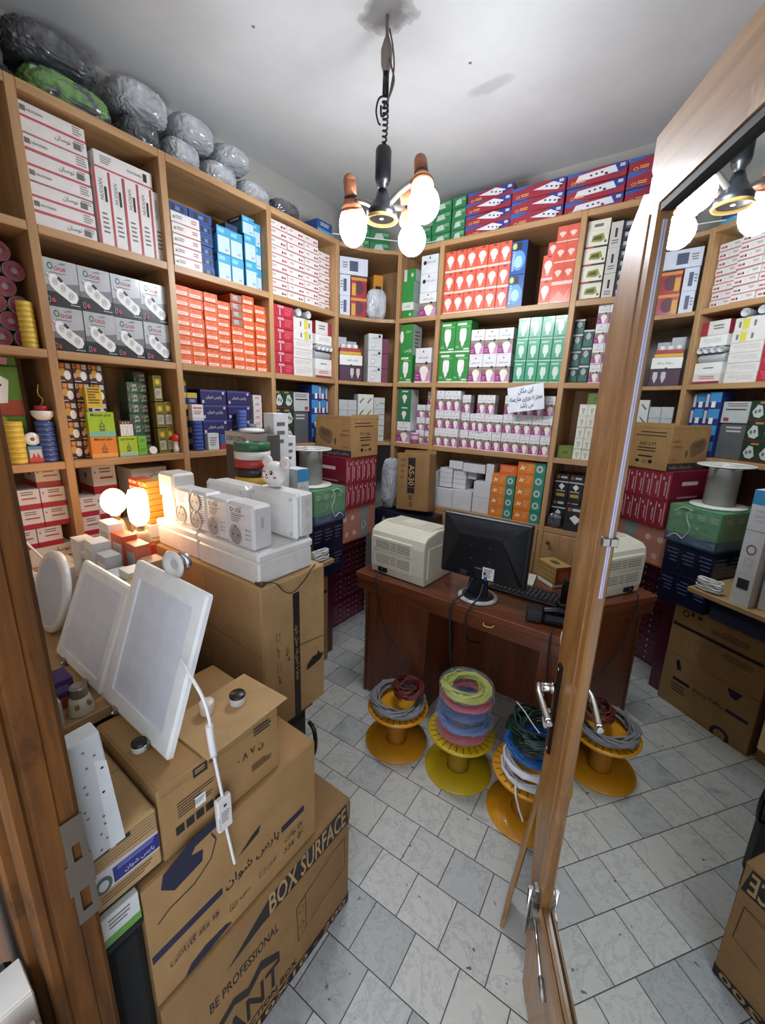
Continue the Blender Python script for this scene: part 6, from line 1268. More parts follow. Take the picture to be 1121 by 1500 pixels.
# big upright carton on a black stand
def art_big(F):
    f = F['r']; q = lambda y, z: ((y - .69) / .262, (z - .602) / .516)
    f.rect(*q(.808, .602), *q(.836, 1.062), IK)
    a = q(.812, .70); b = q(.832, .99); f.text(fa('لطفا با احتیاط حمل شود'), a[0], a[1], b[0], b[1], CARD2, -1)
    f.frame(*q(.738, .925), *q(.752, .950), .0014, IK); a = q(.738, .855); b = q(.752, .915); f.text(fa('مهتابی'), a[0], a[1], b[0], b[1], IK, -1); f.frame(*q(.738, .815), *q(.754, .842), .0014, IK); a = q(.738, .765); b = q(.755, .81); f.text(fa('آفتابی'), a[0], a[1], b[0], b[1], IK, -1)
    a = q(.772, .82); b = q(.79, .90); f.text(fa('۲۴ وات'), a[0], a[1], b[0], b[1], IK, -1)
    f.poly([q(.862, .755), q(.866, .775), q(.895, .795), q(.91, .79), q(.92, .806), q(.925, .79), q(.945, .785), q(.93, .765), q(.90, .76)], IK)
    f.poly([q(.836, .865), q(.952, .85), q(.952, .8535), q(.836, .8685)], M('8A6A42', .7))
    g = F['f']; g.rect(.985, 0, 1, 1, M('C9A878', .5)); g.rect(.52, .02, .525, .98, M('8F7048', .7)); g.poly([(.0, .62), (.985, .55), (.985, .556), (0, .628)], M('8F7048', .7))
bx = cart('cardboard_carton', (-1.51, .69, 0.602), .605, .262, .516, CARD2, art_big, 'tall brown carton with a vertical black stripe, under the white socket boxes', rz=0.0)
bs = empty('tool_trolley', (-1.235, .84, 0), 0, 'black tool stand with a loop handle under the tall striped carton', 'stand')
b = MB(); b.box(-.27, .27, -.10, .10, .05, .53, M('121214', .55), .03); b.build('body', bs); b = MB(); b.box(-.275, .28, -.11, .11, .53, .601, M('1A1A1C', .5), .01); b.build('top_plate', bs)
b = MB(); b.tube([(.30, .06, .50), (.325, .06, .48), (.335, .06, .43), (.325, .06, .37), (.29, .06, .34)], .008, BLACK, 8); b.build('loop_handle', bs)
for sx in (-.24, .24):
    for sy in (-.07, .07): b = MB(); b.cyl((sx, sy, 0), (sx, sy, .06), .02, BLACK, n=12); b.build('foot', bs)

# ---- white plastic boxes and sockets on the tall carton
zt = 1.1205
def plastic_box(loc, w, d, h, label, rz=0.0, mat=PWHITE, screws=True, cat='junction box'):
    e = empty('junction_box', loc, rz, label, cat, 'white junction boxes')
    b = MB(); b.box(0, w, 0, d, 0, h * .72, mat, .006); b.build('body', e)
    b = MB(); b.box(-.003, w + .003, -.003, d + .003, h * .72, h, mat, .007)
    if screws:
        for x in (.014, w - .014):
            for y in (.014, d - .014): b.cyl((x, y, h - .001), (x, y, h + .0008), .005, LGREY, n=10)
    b.build('lid', e); return e
plastic_box((-1.235, .698, zt), .312, .215, .098, 'large white wrapped junction box lying at the front of the tall carton')
plastic_box((-1.505, .70, zt), .262, .21, .098, 'white wrapped junction box lying behind the front one on the tall carton')
def junction_up(x, y, z, w, d, h, label):
    e = empty('junction_box', (x, y, z), 0, label, 'junction box', 'white junction boxes')
    b = MB(); b.box(0, w, 0, d * .3, 0, h, PWHITE, .01)
    for px in (.02, w - .02):
        for pz in (.02, h - .02): b.cyl((px, -.001, pz), (px, .004, pz), .006, LGREY, n=10)
    b.build('lid', e); b = MB(); b.box(.006, w - .006, d * .3 + .0005, d, .005, h - .005, PWHITE, .006)
    for k in range(3): b.cyl((w - .007, d * .65, .03 + k * .045), (w - .0045, d * .65, .03 + k * .045), .014, M('E2E0DC', .35), n=16)
    b.build('body', e)
junction_up(-1.152, .848, zt + .0995, .222, .085, .152, 'large white junction box standing upright behind the sockets, under the bear lamp')
junction_up(-1.395, .835, zt + .0995, .232, .09, .142, 'large white junction box standing upright farther behind the sockets')
def socket_box(x, y, w, h, d, label, kind):
    e = empty('socket_adapter', (x, y, zt + .0992), 0, label, 'socket', 'white surge sockets')
    b = MB(); b.box(0, w, 0, d, 0, h, M('E6E4E4', .35), .008)
    f = b.face((0, 0, 0), (1, 0, 0), (0, 0, 1), w, h)
    if kind == 1:
        f.ring(.22, .84, .06, .05, .4, IK, 14); f.text('OGII', .29, .80, .62, .88, IK); f.text(fa('اطلس'), .40, .88, .62, .95, RED); f.rect(.2, .75, .7, .765, RED); f.lines(.2, .55, .6, .73, 4, TXTG, .35)
        for k in range(3): f.ell(.76, .45 - .1 * k, .02, .018, IK, 8); f.rect(.8, .445 - .1 * k, .94, .455 - .1 * k, TXTG)
    elif kind == 2: f.lines(.62, .2, .92, .9, 12, TXTG, .4)
    else: f.lines(.2, .6, .8, .9, 5, TXTG, .35); f.rect(.2, .93, .8, .95, MAGR)
    for (u, v) in ([(.36, .28)] if kind != 2 else [(.34, .73), (.34, .27)]):
        r = min(w * .33, h * .24); f.ell(u, v, r / w, r / h, M('B5B4B4', .4), 28); f.ell(u + .004 / w, v - .004 / h, r * .86 / w, r * .86 / h, M('9C9B9C', .45), 28); f.ell(u - r * .4 / w, v, .0035 / w, .0035 / h, IK, 8); f.ell(u + r * .4 / w, v, .0035 / w, .0035 / h, IK, 8)  # shade of the recess painted as grey discs on the flat front
    b.box(w - .0005, w + .002, d * .35, d * .55, h * .5, h * .75, LGREY, .001); b.build('body', e)
    for (u, v) in ([(.36, .28)] if kind != 2 else [(.34, .73), (.34, .27)]):
        r = min(w * .33, h * .24); s = MB(); s.lathe([(r * 1.04, 0), (r * 1.03, -.003), (r * .97, -.003), (r * .95, 0)], M('DEDDDD', .35), 28, (u * w, -.0008, v * h), 'y', caps=False)
        s.box(u * w - .003, u * w + .003, -.004, -.0012, v * h + r * .7, v * h + r * .9, STEEL); s.build('socket_rim', e)
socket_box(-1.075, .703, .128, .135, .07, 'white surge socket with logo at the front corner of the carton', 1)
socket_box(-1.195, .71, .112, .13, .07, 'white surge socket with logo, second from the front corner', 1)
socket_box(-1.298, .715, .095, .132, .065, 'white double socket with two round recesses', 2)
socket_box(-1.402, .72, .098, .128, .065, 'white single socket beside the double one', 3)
for i in range(1):
    b = MB()
    for k in range(5): b.box(k * .0165, k * .0165 + .0155, 0, .07, 0, .078, PWHITE, .004)
    o = b.build('switch_plate', None, (-1.497, .722 + .0 * i, zt + .0992 + i * .0788)); tag(o, 'white wrapped pack of switch plates beside the sockets', 'switch plates')
b = MB(); b.box(0, .10, 0, .085, 0, .09, M('E2DCD4', .4), .008); o = b.build('switch_housing', None, (-1.405, .742, zt + .0992 + .1285)); o.location = (-1.505, .718, zt + .0992 + .0788); tag(o, 'beige-white box standing on the pack of switch plates', 'box')
# red and orange plug cards standing behind the lit bulbs
for c, (x, m, lab) in enumerate(((-1.70, M('D9483A', .45), 'red'), (-1.625, M('E89A3A', .45), 'orange'))):
    for k in range(7):
        b = MB(); b.box(0, .068, 0, .06, 0, .0225, m, .004); f = b.face((0, 0, 0), (1, 0, 0), (0, 0, 1), .068, .0225); f.rect(.1, .3, .9, .7, M('F0C0A0')); f.rect(.3, .4, .6, .6, RED)
        o = b.build('fuse_pack', None, (x, .70, 1.1808 + k * .0232)); tag(o, 'small %s pack, %s of the pile behind the lit bulbs' % (lab, lev(k, 7)), 'pack', lab + ' packs pile')
b = MB(); b.box(-1.71, -1.552, .695, .765, 1.128, 1.18, OFFW, .003); f = b.face((-1.71, .695, 1.128), (1, 0, 0), (0, 0, 1), .158, .052); f.text('660', .55, .2, .85, .75, IK); f.rect(.1, .2, .4, .75, PINK); o = b.build('price_box'); tag(o, 'white pack printed with dark numerals under the red and orange packs', 'box')
hb = MB(); hb.box(-1.93, -1.525, .69, .96, 0.0, 1.1275, CARD, .003); o = hb.build('cardboard_carton'); tag(o, 'plain tall carton beyond the striped one, under the red and orange packs', 'carton')
mb = MB(); mb.tube([(-.935, .712, zt + .004), (-.915, .725, zt + .006), (-.899, .74, zt + .002), (-.893, .765, 1.09), (-.893, .80, 1.075), (-.893, .85, 1.10), (-.899, .885, zt + .004), (-.92, .925, zt + .004)], .0018, BLACK, 6); mb.cyl((-.94, .700, zt + .0075), (-.912, .706, zt + .0075), .007, M('4A4038', .4), n=12); tag(mb.build('thin_cable'), 'thin black cable with a plug looped over the corner of the tall carton', 'cable')
# bear-head night lamp
be = empty('bear_night_lamp', (-1.075, .895, zt + .0995 + .1525), math.radians(10), 'white bear-head night lamp with round ears and a winking face', 'night lamp')
b = MB(); b.sphere((0, 0, .042), .042, M('EFE9E4', .25, 0, .3), 28, 18, (1.05, .95, .98)); b.lathe([(.022, 0), (.026, .004), (.024, .008)], PWHITE, 20); b.build('head', be)
for s in (-1, 1):
    b = MB(); b.sphere((s * .037, .008, .079), .021, M('EFE9E4', .25, 0, .3), 18, 12, (1, .55, 1)); b.sphere((s * .037, -.001, .079), .013, M('E2D2CC', .3), 14, 8, (1, .4, 1)); b.build('ear', be)
b = MB(); b.sphere((.014, -.0375, .05), .007, IK, 12, 8, (1, .35, 1)); b.sphere((.014, -.0392, .0515), .003, PWHITE, 8, 6, (1, .5, 1)); b.tube([(-.022, -.0352, .052), (-.016, -.0375, .054), (-.009, -.0395, .052)], .0014, IK, 6); b.build('eyes', be)
b = MB(); b.sphere((-.002, -.0405, .042), .0032, IK, 10, 6); b.tube([(-.008, -.0395, .035), (-.002, -.0405, .032), (.004, -.0395, .035)], .001, IK, 6); b.build('nose', be)
for s in (-1, 1): b = MB(); b.sphere((s * .024, -.0325, .034), .007, M('E05A78', .4), 12, 8, (1, .4, .55)); b.build('cheek', be)

# ---- behind the tall carton: boxes on a board
dc = MB(); dc.box(-1.93, -1.67, 1.0, 1.275, 0, .787, CARDD, .003); o = dc.build('cardboard_carton'); tag(o, 'plain brown carton hidden behind the tall striped carton, carrying the board', 'carton')
def art_floor(F):
    f = F['f']; f.rect(.05, .56, .98, .62, IK); f.lines(.2, .70, .6, .82, 3, IK, .35, 1); f.lines(.12, .36, .5, .48, 3, IK, .3, 3); f.frame(.62, .2, .76, .42, .0015, IK); f.rect(.68, .85, .73, .9, IK); f.rect(.77, .85, .80, .92, IK); f.ring(.86, .85, .04, .06, .3, IK)
def art_floor2(F):
    f = F['f']; f.rect(.66, .52, .86, .58, NV); f.text(fa('پارس شوان'), .3, .44, .62, .68, NV); f.rect(.05, .52, .27, .58, NV); f.poly([(.78, .76), (.82, .94), (.86, .9), (.83, .74)], NV); f.poly([(.15, .95), (.3, .95), (.26, .82), (.2, .8)], NV); f.ring(.27, .06, .1, .14, .4, NV); f.lines(.7, .28, .88, .46, 3, NV, .35)
cart('cardboard_carton', (-1.65, 1.30, 0), .47, .28, .312, CARD, art_floor2, 'brown script carton standing on the floor before the shelf, seen in the mirror')
cart('cardboard_carton', (-1.65, 1.30, .3145), .47, .28, .302, CARD, art_floor, 'brown carton with one long bar, on the script carton seen in the mirror')
nb_ = carton('lamp_carton', 'navybulb', .27, .27, .165, M('1E2440', .35), lambda F: [F[s].rect(0, 0, 1, .35, M('3A4264')) or [F[s].ell(.1 + .16 * k, .25, .07, .16, LGREY, 12) for k in range(6)] and F[s].lines(.2, .6, .8, .8, 2, M('7A86B8')) for s in ('f', 'r', 'l')]); nb_.location = (-1.62, 1.31, .6195); nb_.rotation_euler = (0, 0, PI / 2); tag(nb_, 'navy carton with pictured lamps, under the wooden board', 'carton')
bd_ = MB(); bd_.box(-1.93, -1.44, 1.0, 1.595, .7885, .8125, wood('board_wood', '9A7A50', 'B8966A', 'y', .8, .5), .002); o = bd_.build('wooden_board'); tag(o, 'raw wooden board laid on the navy carton behind the tall carton', 'board')
def tower(F):
    for s in ('f', 'r'):
        g = F[s]; g.rect(0, .88, 1, 1, M('3F93C9')); g.rect(0, .66, 1, .665, TXTG); g.ring(.5, .5, .26, .045, .3, M('9A6A5A')); g.lines(.2, .72, .8, .84, 3, LGREY); g.frame(.3, .36, .7, .42, .001, TXTG); g.rect(.2, .15, .8, .24, M('2E2E34')); g.rect(0, .28, 1, .285, LGREY)
tw = carton('lamp_box', 'tower', .075, .09, .52, M('D8D9DE', .45), tower); tw.location = (-1.455, 1.345, .813); tw.rotation_euler = (0, 0, PI / 2); tag(tw, 'tall white box with cyan top standing on the wooden board', 'box')
for (x, y, w, d, h, lab, t) in ((-1.56, 1.35, .085, .085, .67, 'tall white box with cable print, behind the bear lamp', 2), (-1.50, 1.25, .085, .07, .78, 'tallest white slim box behind the bear lamp', 0)):
    o = carton('lamp_box', 'tw%.2f' % h, w, d, h, M('E2E3E6', .4), lambda F: (F['f'].lines(.2, .8, .8, .95, 3, TXTG), F['r'].rect(.3, .7, .5, .78, INK), F['l'].ell(.5, .9, .25, .03, LGREY, 12), F['l'].lines(.2, .6, .8, .7, 3, TXTG), F['l'].rect(.4, .76, .6, .79, INK))); o.location = (x, y, .813); o.rotation_euler = (0, 0, PI / 2); tag(o, lab, 'box')
# coil of white cord on the board
c = MB(); pts = []
for k in range(120):
    a = k * .52; r = .035 + .012 * math.sin(k * .7); pts.append((-1.475 + r * .5 * math.cos(a), 1.52 + r * 1.3 * math.sin(a), .819 + .00045 * k + .003 * math.sin(k * 1.3)))
c.tube(pts, .004, M('E0E0E0', .4), 5, sub=2); tag(c.build('heaped_cable'), 'white cord heaped on the wooden board', 'cord')
# grey photo box, tape rolls on a hidden carton
hc = carton('cardboard_carton', 'hid', .48, .22, .36, CARD, None); hc.location = (-1.90, 1.02, .813); tag(hc, 'brown carton on the wooden board carrying the tape rolls', 'carton')
pb = carton('lamp_box', 'photo', .30, .07, .33, M('5A5654', .4), lambda F: (F['f'].rect(0, .82, 1, 1, M('D5D4D6')), F['f'].text('DEROZESH', .04, .86, .5, .96, INK), F['f'].poly([(.1, .1), (.3, .5), (.5, .3), (.7, .6), (.95, .2)], M('3A3432')), F['f'].ell(.3, .55, .1, .1, M('8A7A72'), 12), F['f'].ell(.6, .4, .14, .1, M('7A6A62'), 12))); pb.location = (-1.725, 1.15, 1.1748); tag(pb, 'grey photo-printed box with white top band behind the tape rolls', 'box')
TC = [('3A4A9A', 'blue'), ('E0B23A', 'yellow'), ('1E1E22', 'black'), ('B3303A', 'red'), ('E8E4DC', 'white'), ('2F6A4A', 'green')]
sc_ = carton('small_box', 'tst', .16, .1, .10, OFFW, None); sc_.location = (-1.505, 1.025, 1.1748); tag(sc_, 'white box under the coloured tape rolls', 'box')
for i, (h, nme) in enumerate(TC):
    b = MB(); r = .073; hh = .0345
    b.lathe([(r * .5, 0), (r * .96, 0), (r, .002), (r, hh - .0035), (r * .96, hh - .0015), (r * .5, hh - .0015), (r * .5, 0)], M(h, .3, 0, .3), 32, caps=False); o = b.build('tape_roll', None, (-1.43, 1.075, 1.2753 + i * hh)); tag(o, 'large %s insulating tape roll in the coloured pile by the bear lamp' % nme, 'tape roll', None)
# round white plate lamps leaning behind
for (x, y, z, r, lab) in ((-1.60, 1.22, 1.52, .055, 'round white disc lamp on the grey photo box'),):
    b = MB(); b.lathe([(r * .3, 0), (r * .9, .002), (r, .008), (r * .96, .016), (r * .5, .02), (0, .02)], PWHITE, 28); o = b.build('disc_lamp', None, (-1.565, 1.18, 1.5054)); o.rotation_euler = (0, 0, 0); tag(o, lab, 'lamp')
# white cable reel on the green carton
def sq_green(F):
    for s in ('f', 'r', 'l'):
        g = F[s]; g.rect(0, 0, 1, .28, M('27486E', .3)); [g.lines(.06 + .23 * k, .7, .22 + .23 * k, .86, 3, M('9FC4A8'), .4) for k in range(4)]; g.ell(.4, .5, .012, .02, PWHITE, 8)
gc = empty('film_wrapped_carton', (-1.605, 1.605, .9565), PI / 2, 'green carton wrapped in clear film, under the white cable reel', 'carton')
mb = MB(); mb.box(0, .27, 0, .34, 0, .205, M('3F8A52', .35), .002); sq_green(faces(mb, .27, .34, .205)); mb.build('body', gc)
mb = MB(); mb.box(-.003, .273, -.003, .343, 0.001, .208, film('tight_film', 'E2EEE8', .16, .08), .012); mb.build('film', gc)
for k, P in enumerate((((.15, -.006, .2), (.165, -.008, .15), (.14, -.007, .09), (.17, -.008, .03)), ((.17, -.007, .03), (.21, -.008, .05), (.25, -.006, .02)), ((.14, -.006, .19), (.19, -.007, .2), (.24, -.006, .17)))):
    mb = MB(); mb.tube(P, .0022, M('D6E2DA', .3), 5); mb.build('film_fold', gc)
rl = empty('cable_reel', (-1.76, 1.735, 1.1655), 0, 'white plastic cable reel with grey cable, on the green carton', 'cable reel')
mb = MB(); mb.lathe([(.03, 0), (.122, 0), (.124, .004), (.122, .008), (.03, .008)], PWHITE, 40); mb.build('bottom_flange', rl)
mb = MB(); mb.lathe([(.055, .0085)] + [(.066 + .004 * (k % 2), .009 + k * .0066) for k in range(30)] + [(.055, .205)], M('8E8E88', .45), 28, caps=False); mb.build('cable_winding', rl)
mb = MB(); mb.lathe([(.018, .2052), (.018, .213)], PWHITE, 24, caps=False); mb.lathe([(0, .2054), (.066, .2054)], M('4A4A48', .6), 28, caps=False); n = 48  # the dark disc paints the shade seen through the flange holes
def ringp(r0, r1, z0, z1): mb.lathe([(r0, z0), (r1, z0), (r1, z1), (r0, z1), (r0, z0)], PWHITE, n, caps=False)
ringp(.105, .124, .213, .220); ringp(.018, .048, .213, .220)
for k in range(7):
    a = 2 * PI * k / 7; ca, sa = math.cos(a), math.sin(a); w = .008; z0, z1 = .2135, .2195
    P = [(.044 * ca - w * sa, .044 * sa + w * ca), (.044 * ca + w * sa, .044 * sa - w * ca), (.108 * ca + w * sa, .108 * sa - w * ca), (.108 * ca - w * sa, .108 * sa + w * ca)]
    mb.add([(p[0], p[1], z) for z in (z0, z1) for p in P], [(0, 1, 2, 3), (7, 6, 5, 4), (0, 4, 5, 1), (1, 5, 6, 2), (2, 6, 7, 3), (3, 7, 4, 0)], PWHITE)
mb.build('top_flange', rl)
MRN0 = M('5E2034', .3, 0, .3)
# navy cartons under the green one, maroon wall of cartons, orange pack, kettle carton
def nav(F):
    for s in ('f', 'r', 'l'):
        for k in range(3): F[s].lines(.05 + .33 * k, .3, .3 + .33 * k, .8, 4, M('5A6488'), .3, k)
for i in range(2):
    o = carton('film_wrapped_carton', 'nav', .26, .32, .167, M('191D36', .25, 0, .4), nav); o.location = (-1.61, 1.602, .6195 + i * .1685); o.rotation_euler = (0, 0, PI / 2); tag(o, 'dark navy film-wrapped carton under the green one, %s of two' % ('lower', 'upper')[i], 'carton', 'navy cartons under the green one')
o = carton('film_wrapped_carton', 'navb', .085, .24, .617, MRN0, None); o.location = (-1.69, 1.775, 0); o.rotation_euler = (0, 0, PI / 2); tag(o, 'narrow plum carton on the floor under the navy cartons', 'carton')
def mar(F):
    f = F['f']; rr = random.Random(9)
    for k in range(3):
        f.rect(.04 + k * .33, .08, .055 + k * .33, .92, M('8A4A5E', .3)); 
        for q in range(4): f.lines(.08 + k * .33, .1 + q * .23, .24 + k * .33, .26 + q * .23, 2, M('9A6A78', .3), .3, q + k); f.ell(.29 + k * .33, .2 + q * .23, .02, .05, M('C9B9C0', .3), 8)
    F['r'].rect(0, 0, 1, 1, M('5E2034', .3)); F['l'].rect(0, 0, 1, 1, M('5E2034', .3))
MRN = M('6E2338', .25, 0, .4)
for c in range(2):
    for r in range(4):
        o = carton('film_wrapped_carton', 'mar', .288, .36, .1885, MRN, mar); o.location = (-1.875, 1.868 + c * .2905, .0005 + r * .19); o.rotation_euler = (0, 0, PI / 2); tag(o, 'maroon film-wrapped carton of small boxes, %s column, %s of four' % (('nearer', 'farther')[c], lev(r, 4)), 'carton', 'maroon cartons against the wall')
def orp(F):
    for s in ('f', 'r', 'l'):
        g = F[s]; g.rect(.55, 0, .78, 1, M('7A8278', .4)); g.ring(.66, .4, .06, .14, .3, M('C9C9C0')); g.ell(.15, .7, .05, .08, M('F0B89A'), 10); g.ell(.35, .7, .05, .08, M('F0B89A'), 10); g.ell(.2, .25, .05, .08, M('F0B89A'), 10); g.ell(.4, .25, .05, .08, M('F0B89A'), 10); g.rect(0, .48, 1, .5, M('B5512A'))
    F['t'].rect(.1, .2, .5, .6, M('E6C8B8')); F['t'].rect(.55, 0, .78, 1, M('8A9288', .4))
og = empty('film_wrapped_carton', (-1.655, 1.872, .7605), PI / 2, 'orange carton with grey band in clear film on the maroon cartons', 'carton')
mb = MB(); mb.box(0, .385, 0, .50, 0, .232, M('C9632F', .3, 0, .4), .004); orp(faces(mb, .385, .50, .232)); mb.build('body', og)
mb = MB(); mb.box(-.002, .387, -.002, .502, 0.001, .234, FILM, .014); mb.build('film', og)
def drk(F):
    f = F['f']; rr = random.Random(4)
    for k in range(6):
        for q in range(2): f.rect(.03 + k * .16, .06 + q * .48, .045 + k * .16, .46 + q * .48, M('D9B0B8', .3)); f.lines(.075 + k * .16, .10 + q * .48, .105 + k * .16, .34 + q * .48, 9, M('E6C9CE', .3), .6, k); f.ell(.14 + k * .16, .4 + q * .48, .014, .03, LGREY, 8)
    f.rect(0, .495, 1, .505, M('5A1626'))
    l = F['l']; l.rect(0, .45, 1, 1, M('7E2034', .3)); l.lines(.62, .74, .86, .82, 1, M('E6C9CE', .3), .8); l.lines(.6, .5, .9, .56, 1, M('C99AA2')); l.frame(.2, .52, .45, .75, .0015, M('A8606E'))
dk = carton('film_wrapped_carton', 'drk', .315, .56, .326, M('8E2438', .3, 0, .4), drk); dk.location = (-1.64, 1.918, .9948); dk.rotation_euler = (0, 0, PI / 2); tag(dk, 'crimson carton with white upright lettering, under the kettle carton', 'carton')
RST = M('A8552E', .6)
def ket(F):
    r = F['f']; r.lines(.12, .74, .95, .9, 2, IK, .3, 3); r.text('۳۲۸ ۷۵۸', .3, .56, .7, .66, IK); r.lines(.3, .38, .75, .52, 2, IK, .35, 6); r.lines(.35, .25, .7, .32, 1, IK, .5); r.ell(.38, .18, .05, .05, IK, 10); r.ell(.68, .18, .05, .04, IK, 10); r.rect(.48, .13, .58, .2, M('8A6A48'))
    l = F['l']; l.rect(0, 0, 1, .18, M('3A3436', .5)); l.text(fa('سماور و کتری برقی'), .3, .04, .97, .14, M('A89A8A'))
    l.poly([(.08, .68), (.16, .78), (.44, .68), (.5, .58), (.46, .36), (.4, .3), (.18, .42), (.1, .5)], M('7E6246', .6)); l.poly([(.14, .68), (.2, .72), (.4, .64), (.42, .5), (.2, .56)], M('6A5038', .6)); l.ell(.56, .4, .035, .09, M('6A5038', .6), 10)
    l.frame(.72, .86, .96, .96, .0012, RST); l.lines(.76, .66, .96, .72, 1, RST); l.lines(.7, .54, .95, .6, 1, RST, .6); l.frame(.78, .36, .9, .5, .0012, RST); l.lines(.75, .24, .95, .28, 1, RST)
kt = empty('cardboard_carton', (-1.632, 1.955, 1.3215), PI / 2, 'open brown carton with an appliance drawing, highest of the corner pile', 'carton')
mb = MB(); mb.box(0, .275, 0, .302, 0, .235, CARD, .002); ket(faces(mb, .275, .302, .235)); mb.build('body', kt)
mb = MB(); mb.box(0, .275, -.001, .003, .2345, .262, CARD, .0005); mb.build('flap', kt); mb = MB(); mb.box(-.001, .003, .004, .29, .2345, .252, CARD, .0005); mb.build('flap', kt)
bag('plastic_bag', (-1.625, 2.40, .927), (0.13, 0.16, 0.38), BG, 'pale grey plastic bag beside the crimson carton', 'bag', 131)
def nvy(F):
    for s in ('f', 'r', 'l'):
        for k in range(3):
            for q in range(4): F[s].ell(.18 + .32 * k, .14 + q * .25, .04, .06, M('9AA2B8'), 8); F[s].lines(.06 + .32 * k, .04 + q * .25, .32 + .32 * k, .08 + q * .25, 1, M('5A6484'))
            F[s].rect(.33 * k, 0, .33 * k + .008, 1, M('3A425E'))
o = carton('lamp_carton', 'nvy', .45, .18, .925, M('171B2E', .35), nvy); o.location = (-1.60, 2.22, 0); o.location = (-1.698, 2.312, 0.0); tag(o, 'tall navy pile carton with small print behind the printer', 'carton')
def c20(F):
    f = F['f']; f.rect(.35, .3, .58, .92, IK); f.text('AS-30', .38, .34, .55, .9, CARD2, -1); f.text('20 W', .38, .05, .55, .28, IK, -1); f.lines(.12, .5, .28, .9, 4, M('7A5C3C', .7)); f.rect(.6, .2, .62, .98, M('8A6A44', .7)); f.rect(.1, .4, .95, .408, M('8A6A44', .7)); f.lines(.65, .55, .9, .8, 5, M('8A6A44', .7), .3)
    F['r'].rect(.3, 0, .32, 1, M('8A6A44', .7))
ct = empty('cardboard_carton', (-1.478, 2.26, .938), math.radians(3), 'battered brown carton with a black wattage label standing behind the printer', 'carton', rot=(math.radians(-5), math.radians(-3.5), math.radians(3)))
mb = MB(); mb.box(0, .245, 0, .10, 0, .39, CARDD, .004); c20(faces(mb, .245, .10, .39)); mb.build('body', ct); mb = MB(); mb.box(0.0, .245, .098, .102, .38, .41, CARDD, .001); mb.build('flap', ct)
ct.location = (-1.535, 2.335, .945)

# ================================================================== DISPLAY TABLE WITH LAMPS
TT = .95
tb = empty('display_table', (-1.43, .41, 0), 0, 'low wooden display table under the panel lamps', 'table')
m_ = MB(); m_.box(-.50, .46, -.26, .03, TT - .03, TT - .001, CARD2, .003); m_.box(-.50, .16, .0305, .255, TT - .03, TT - .001, CARD2, .003); m_.build('table_top', tb)
for sx in (-.46, .12):
    for sy in (-.22, .21): m_ = MB(); m_.box(sx - .02, sx + .02, sy - .02, sy + .02, 0, TT - .031, SHELF, .003); m_.build('leg', tb)
LAV = M('E4E8F2', .4)
def rrect(w, h, r, n=6):
    P = []
    for cx, cz, a0 in ((w - r, r, -90), (w - r, h - r, 0), (r, h - r, 90), (r, r, 180)):
        for k in range(n + 1): a = math.radians(a0 + 90 * k / n); P.append((cx + r * math.cos(a), cz + r * math.sin(a)))
    return P
def panel(loc, w, h, tilt, rz, label, m=.05):
    e = empty('panel_lamp', loc, 0, label, 'panel lamp', rot=(math.radians(-tilt), 0, rz))
    mb = MB(); out = rrect(w, h, .007); inn = [(m + (w - 2 * m) * (p[0] - .016) / (w - .032) if 0 else min(max(p[0], m), w - m), min(max(p[1], m), h - m)) for p in out]
    inn = [(m + (w - 2 * m) * 1.0 * ((p[0]) / w), m + (h - 2 * m) * ((p[1]) / h)) for p in out]
    n = len(out)
    vs = [(p[0], 0.004, p[1]) for p in out] + [(p[0], 0.0, p[1]) for p in [(.006 + (w - .012) * q[0] / w, .006 + (h - .012) * q[1] / h) for q in out]] + [(p[0], 0.0, p[1]) for p in inn] + [(p[0], .005, p[1]) for p in inn] + [(p[0], .014, p[1]) for p in out]
    fs = []
    for L in range(3):
        for i in range(n): j = (i + 1) % n; fs.append((L * n + i, L * n + j, (L + 1) * n + j, (L + 1) * n + i))
    for i in range(n): j = (i + 1) % n; fs.append((4 * n + i, 4 * n + j, j, i))
    fs.append(tuple(range(5 * n - 1, 4 * n - 1, -1)))
    mb.add(vs, fs, M('F8F8F6', .35)); mb.build('frame', e)
    mb = MB(); mb.prism([(p[0], p[1]) for p in [(m - .001 + (w - 2 * m + .002) * q[0] / w, m - .001 + (h - 2 * m + .002) * q[1] / h) for q in out]], .0045, .0065, LAV); mb.build('diffuser', e)
    mb = MB(); mb.box(w * .25, w * .75, .0145, .03, h * .3, h * .7, M('D8D8D6', .4), .003); mb.build('driver_housing', e)
    for x in (w * .22, w * .72):
        mb = MB(); mb.box(x, x + .02, -.006, .012, -.004, .01, STEEL, .002); mb.tube([(x + .01, .0, .004), (x + .015, -.008, -.0), (x + .012, -.004, -.003)], .003, CHROME, 6); mb.build('spring_clip', e)
    return e
panel((-1.008, .297, TT + .004), .300, .336, 19.8, 0.0, 'large square white panel lamp leaning on the carton, with a cord', .037)
panel((-1.292, .293, TT + .009), .280, .262, 22, 0.0, 'smaller square panel lamp leaning behind the large one', .026)
rp = empty('panel_lamp', (-1.455, .318, TT + .002), 0, 'round white panel lamp leaning beyond the jamb', 'panel lamp', rot=(math.radians(-14), 0, 0))
mb = MB(); mb.lathe([(.10, -.0045), (.105, -.006), (.119, -.004), (.122, .002), (.121, .012), (.10, .018), (0, .018)], PWHITE, 44, (0, 0, .122), 'y', caps=False); mb.build('rim', rp)
mb = MB(); mb.lathe([(0, -.004), (.1005, -.004)], M('C9D6E6', .3), 44, (0, 0, .122), 'y', caps=False); mb.build('diffuser', rp)
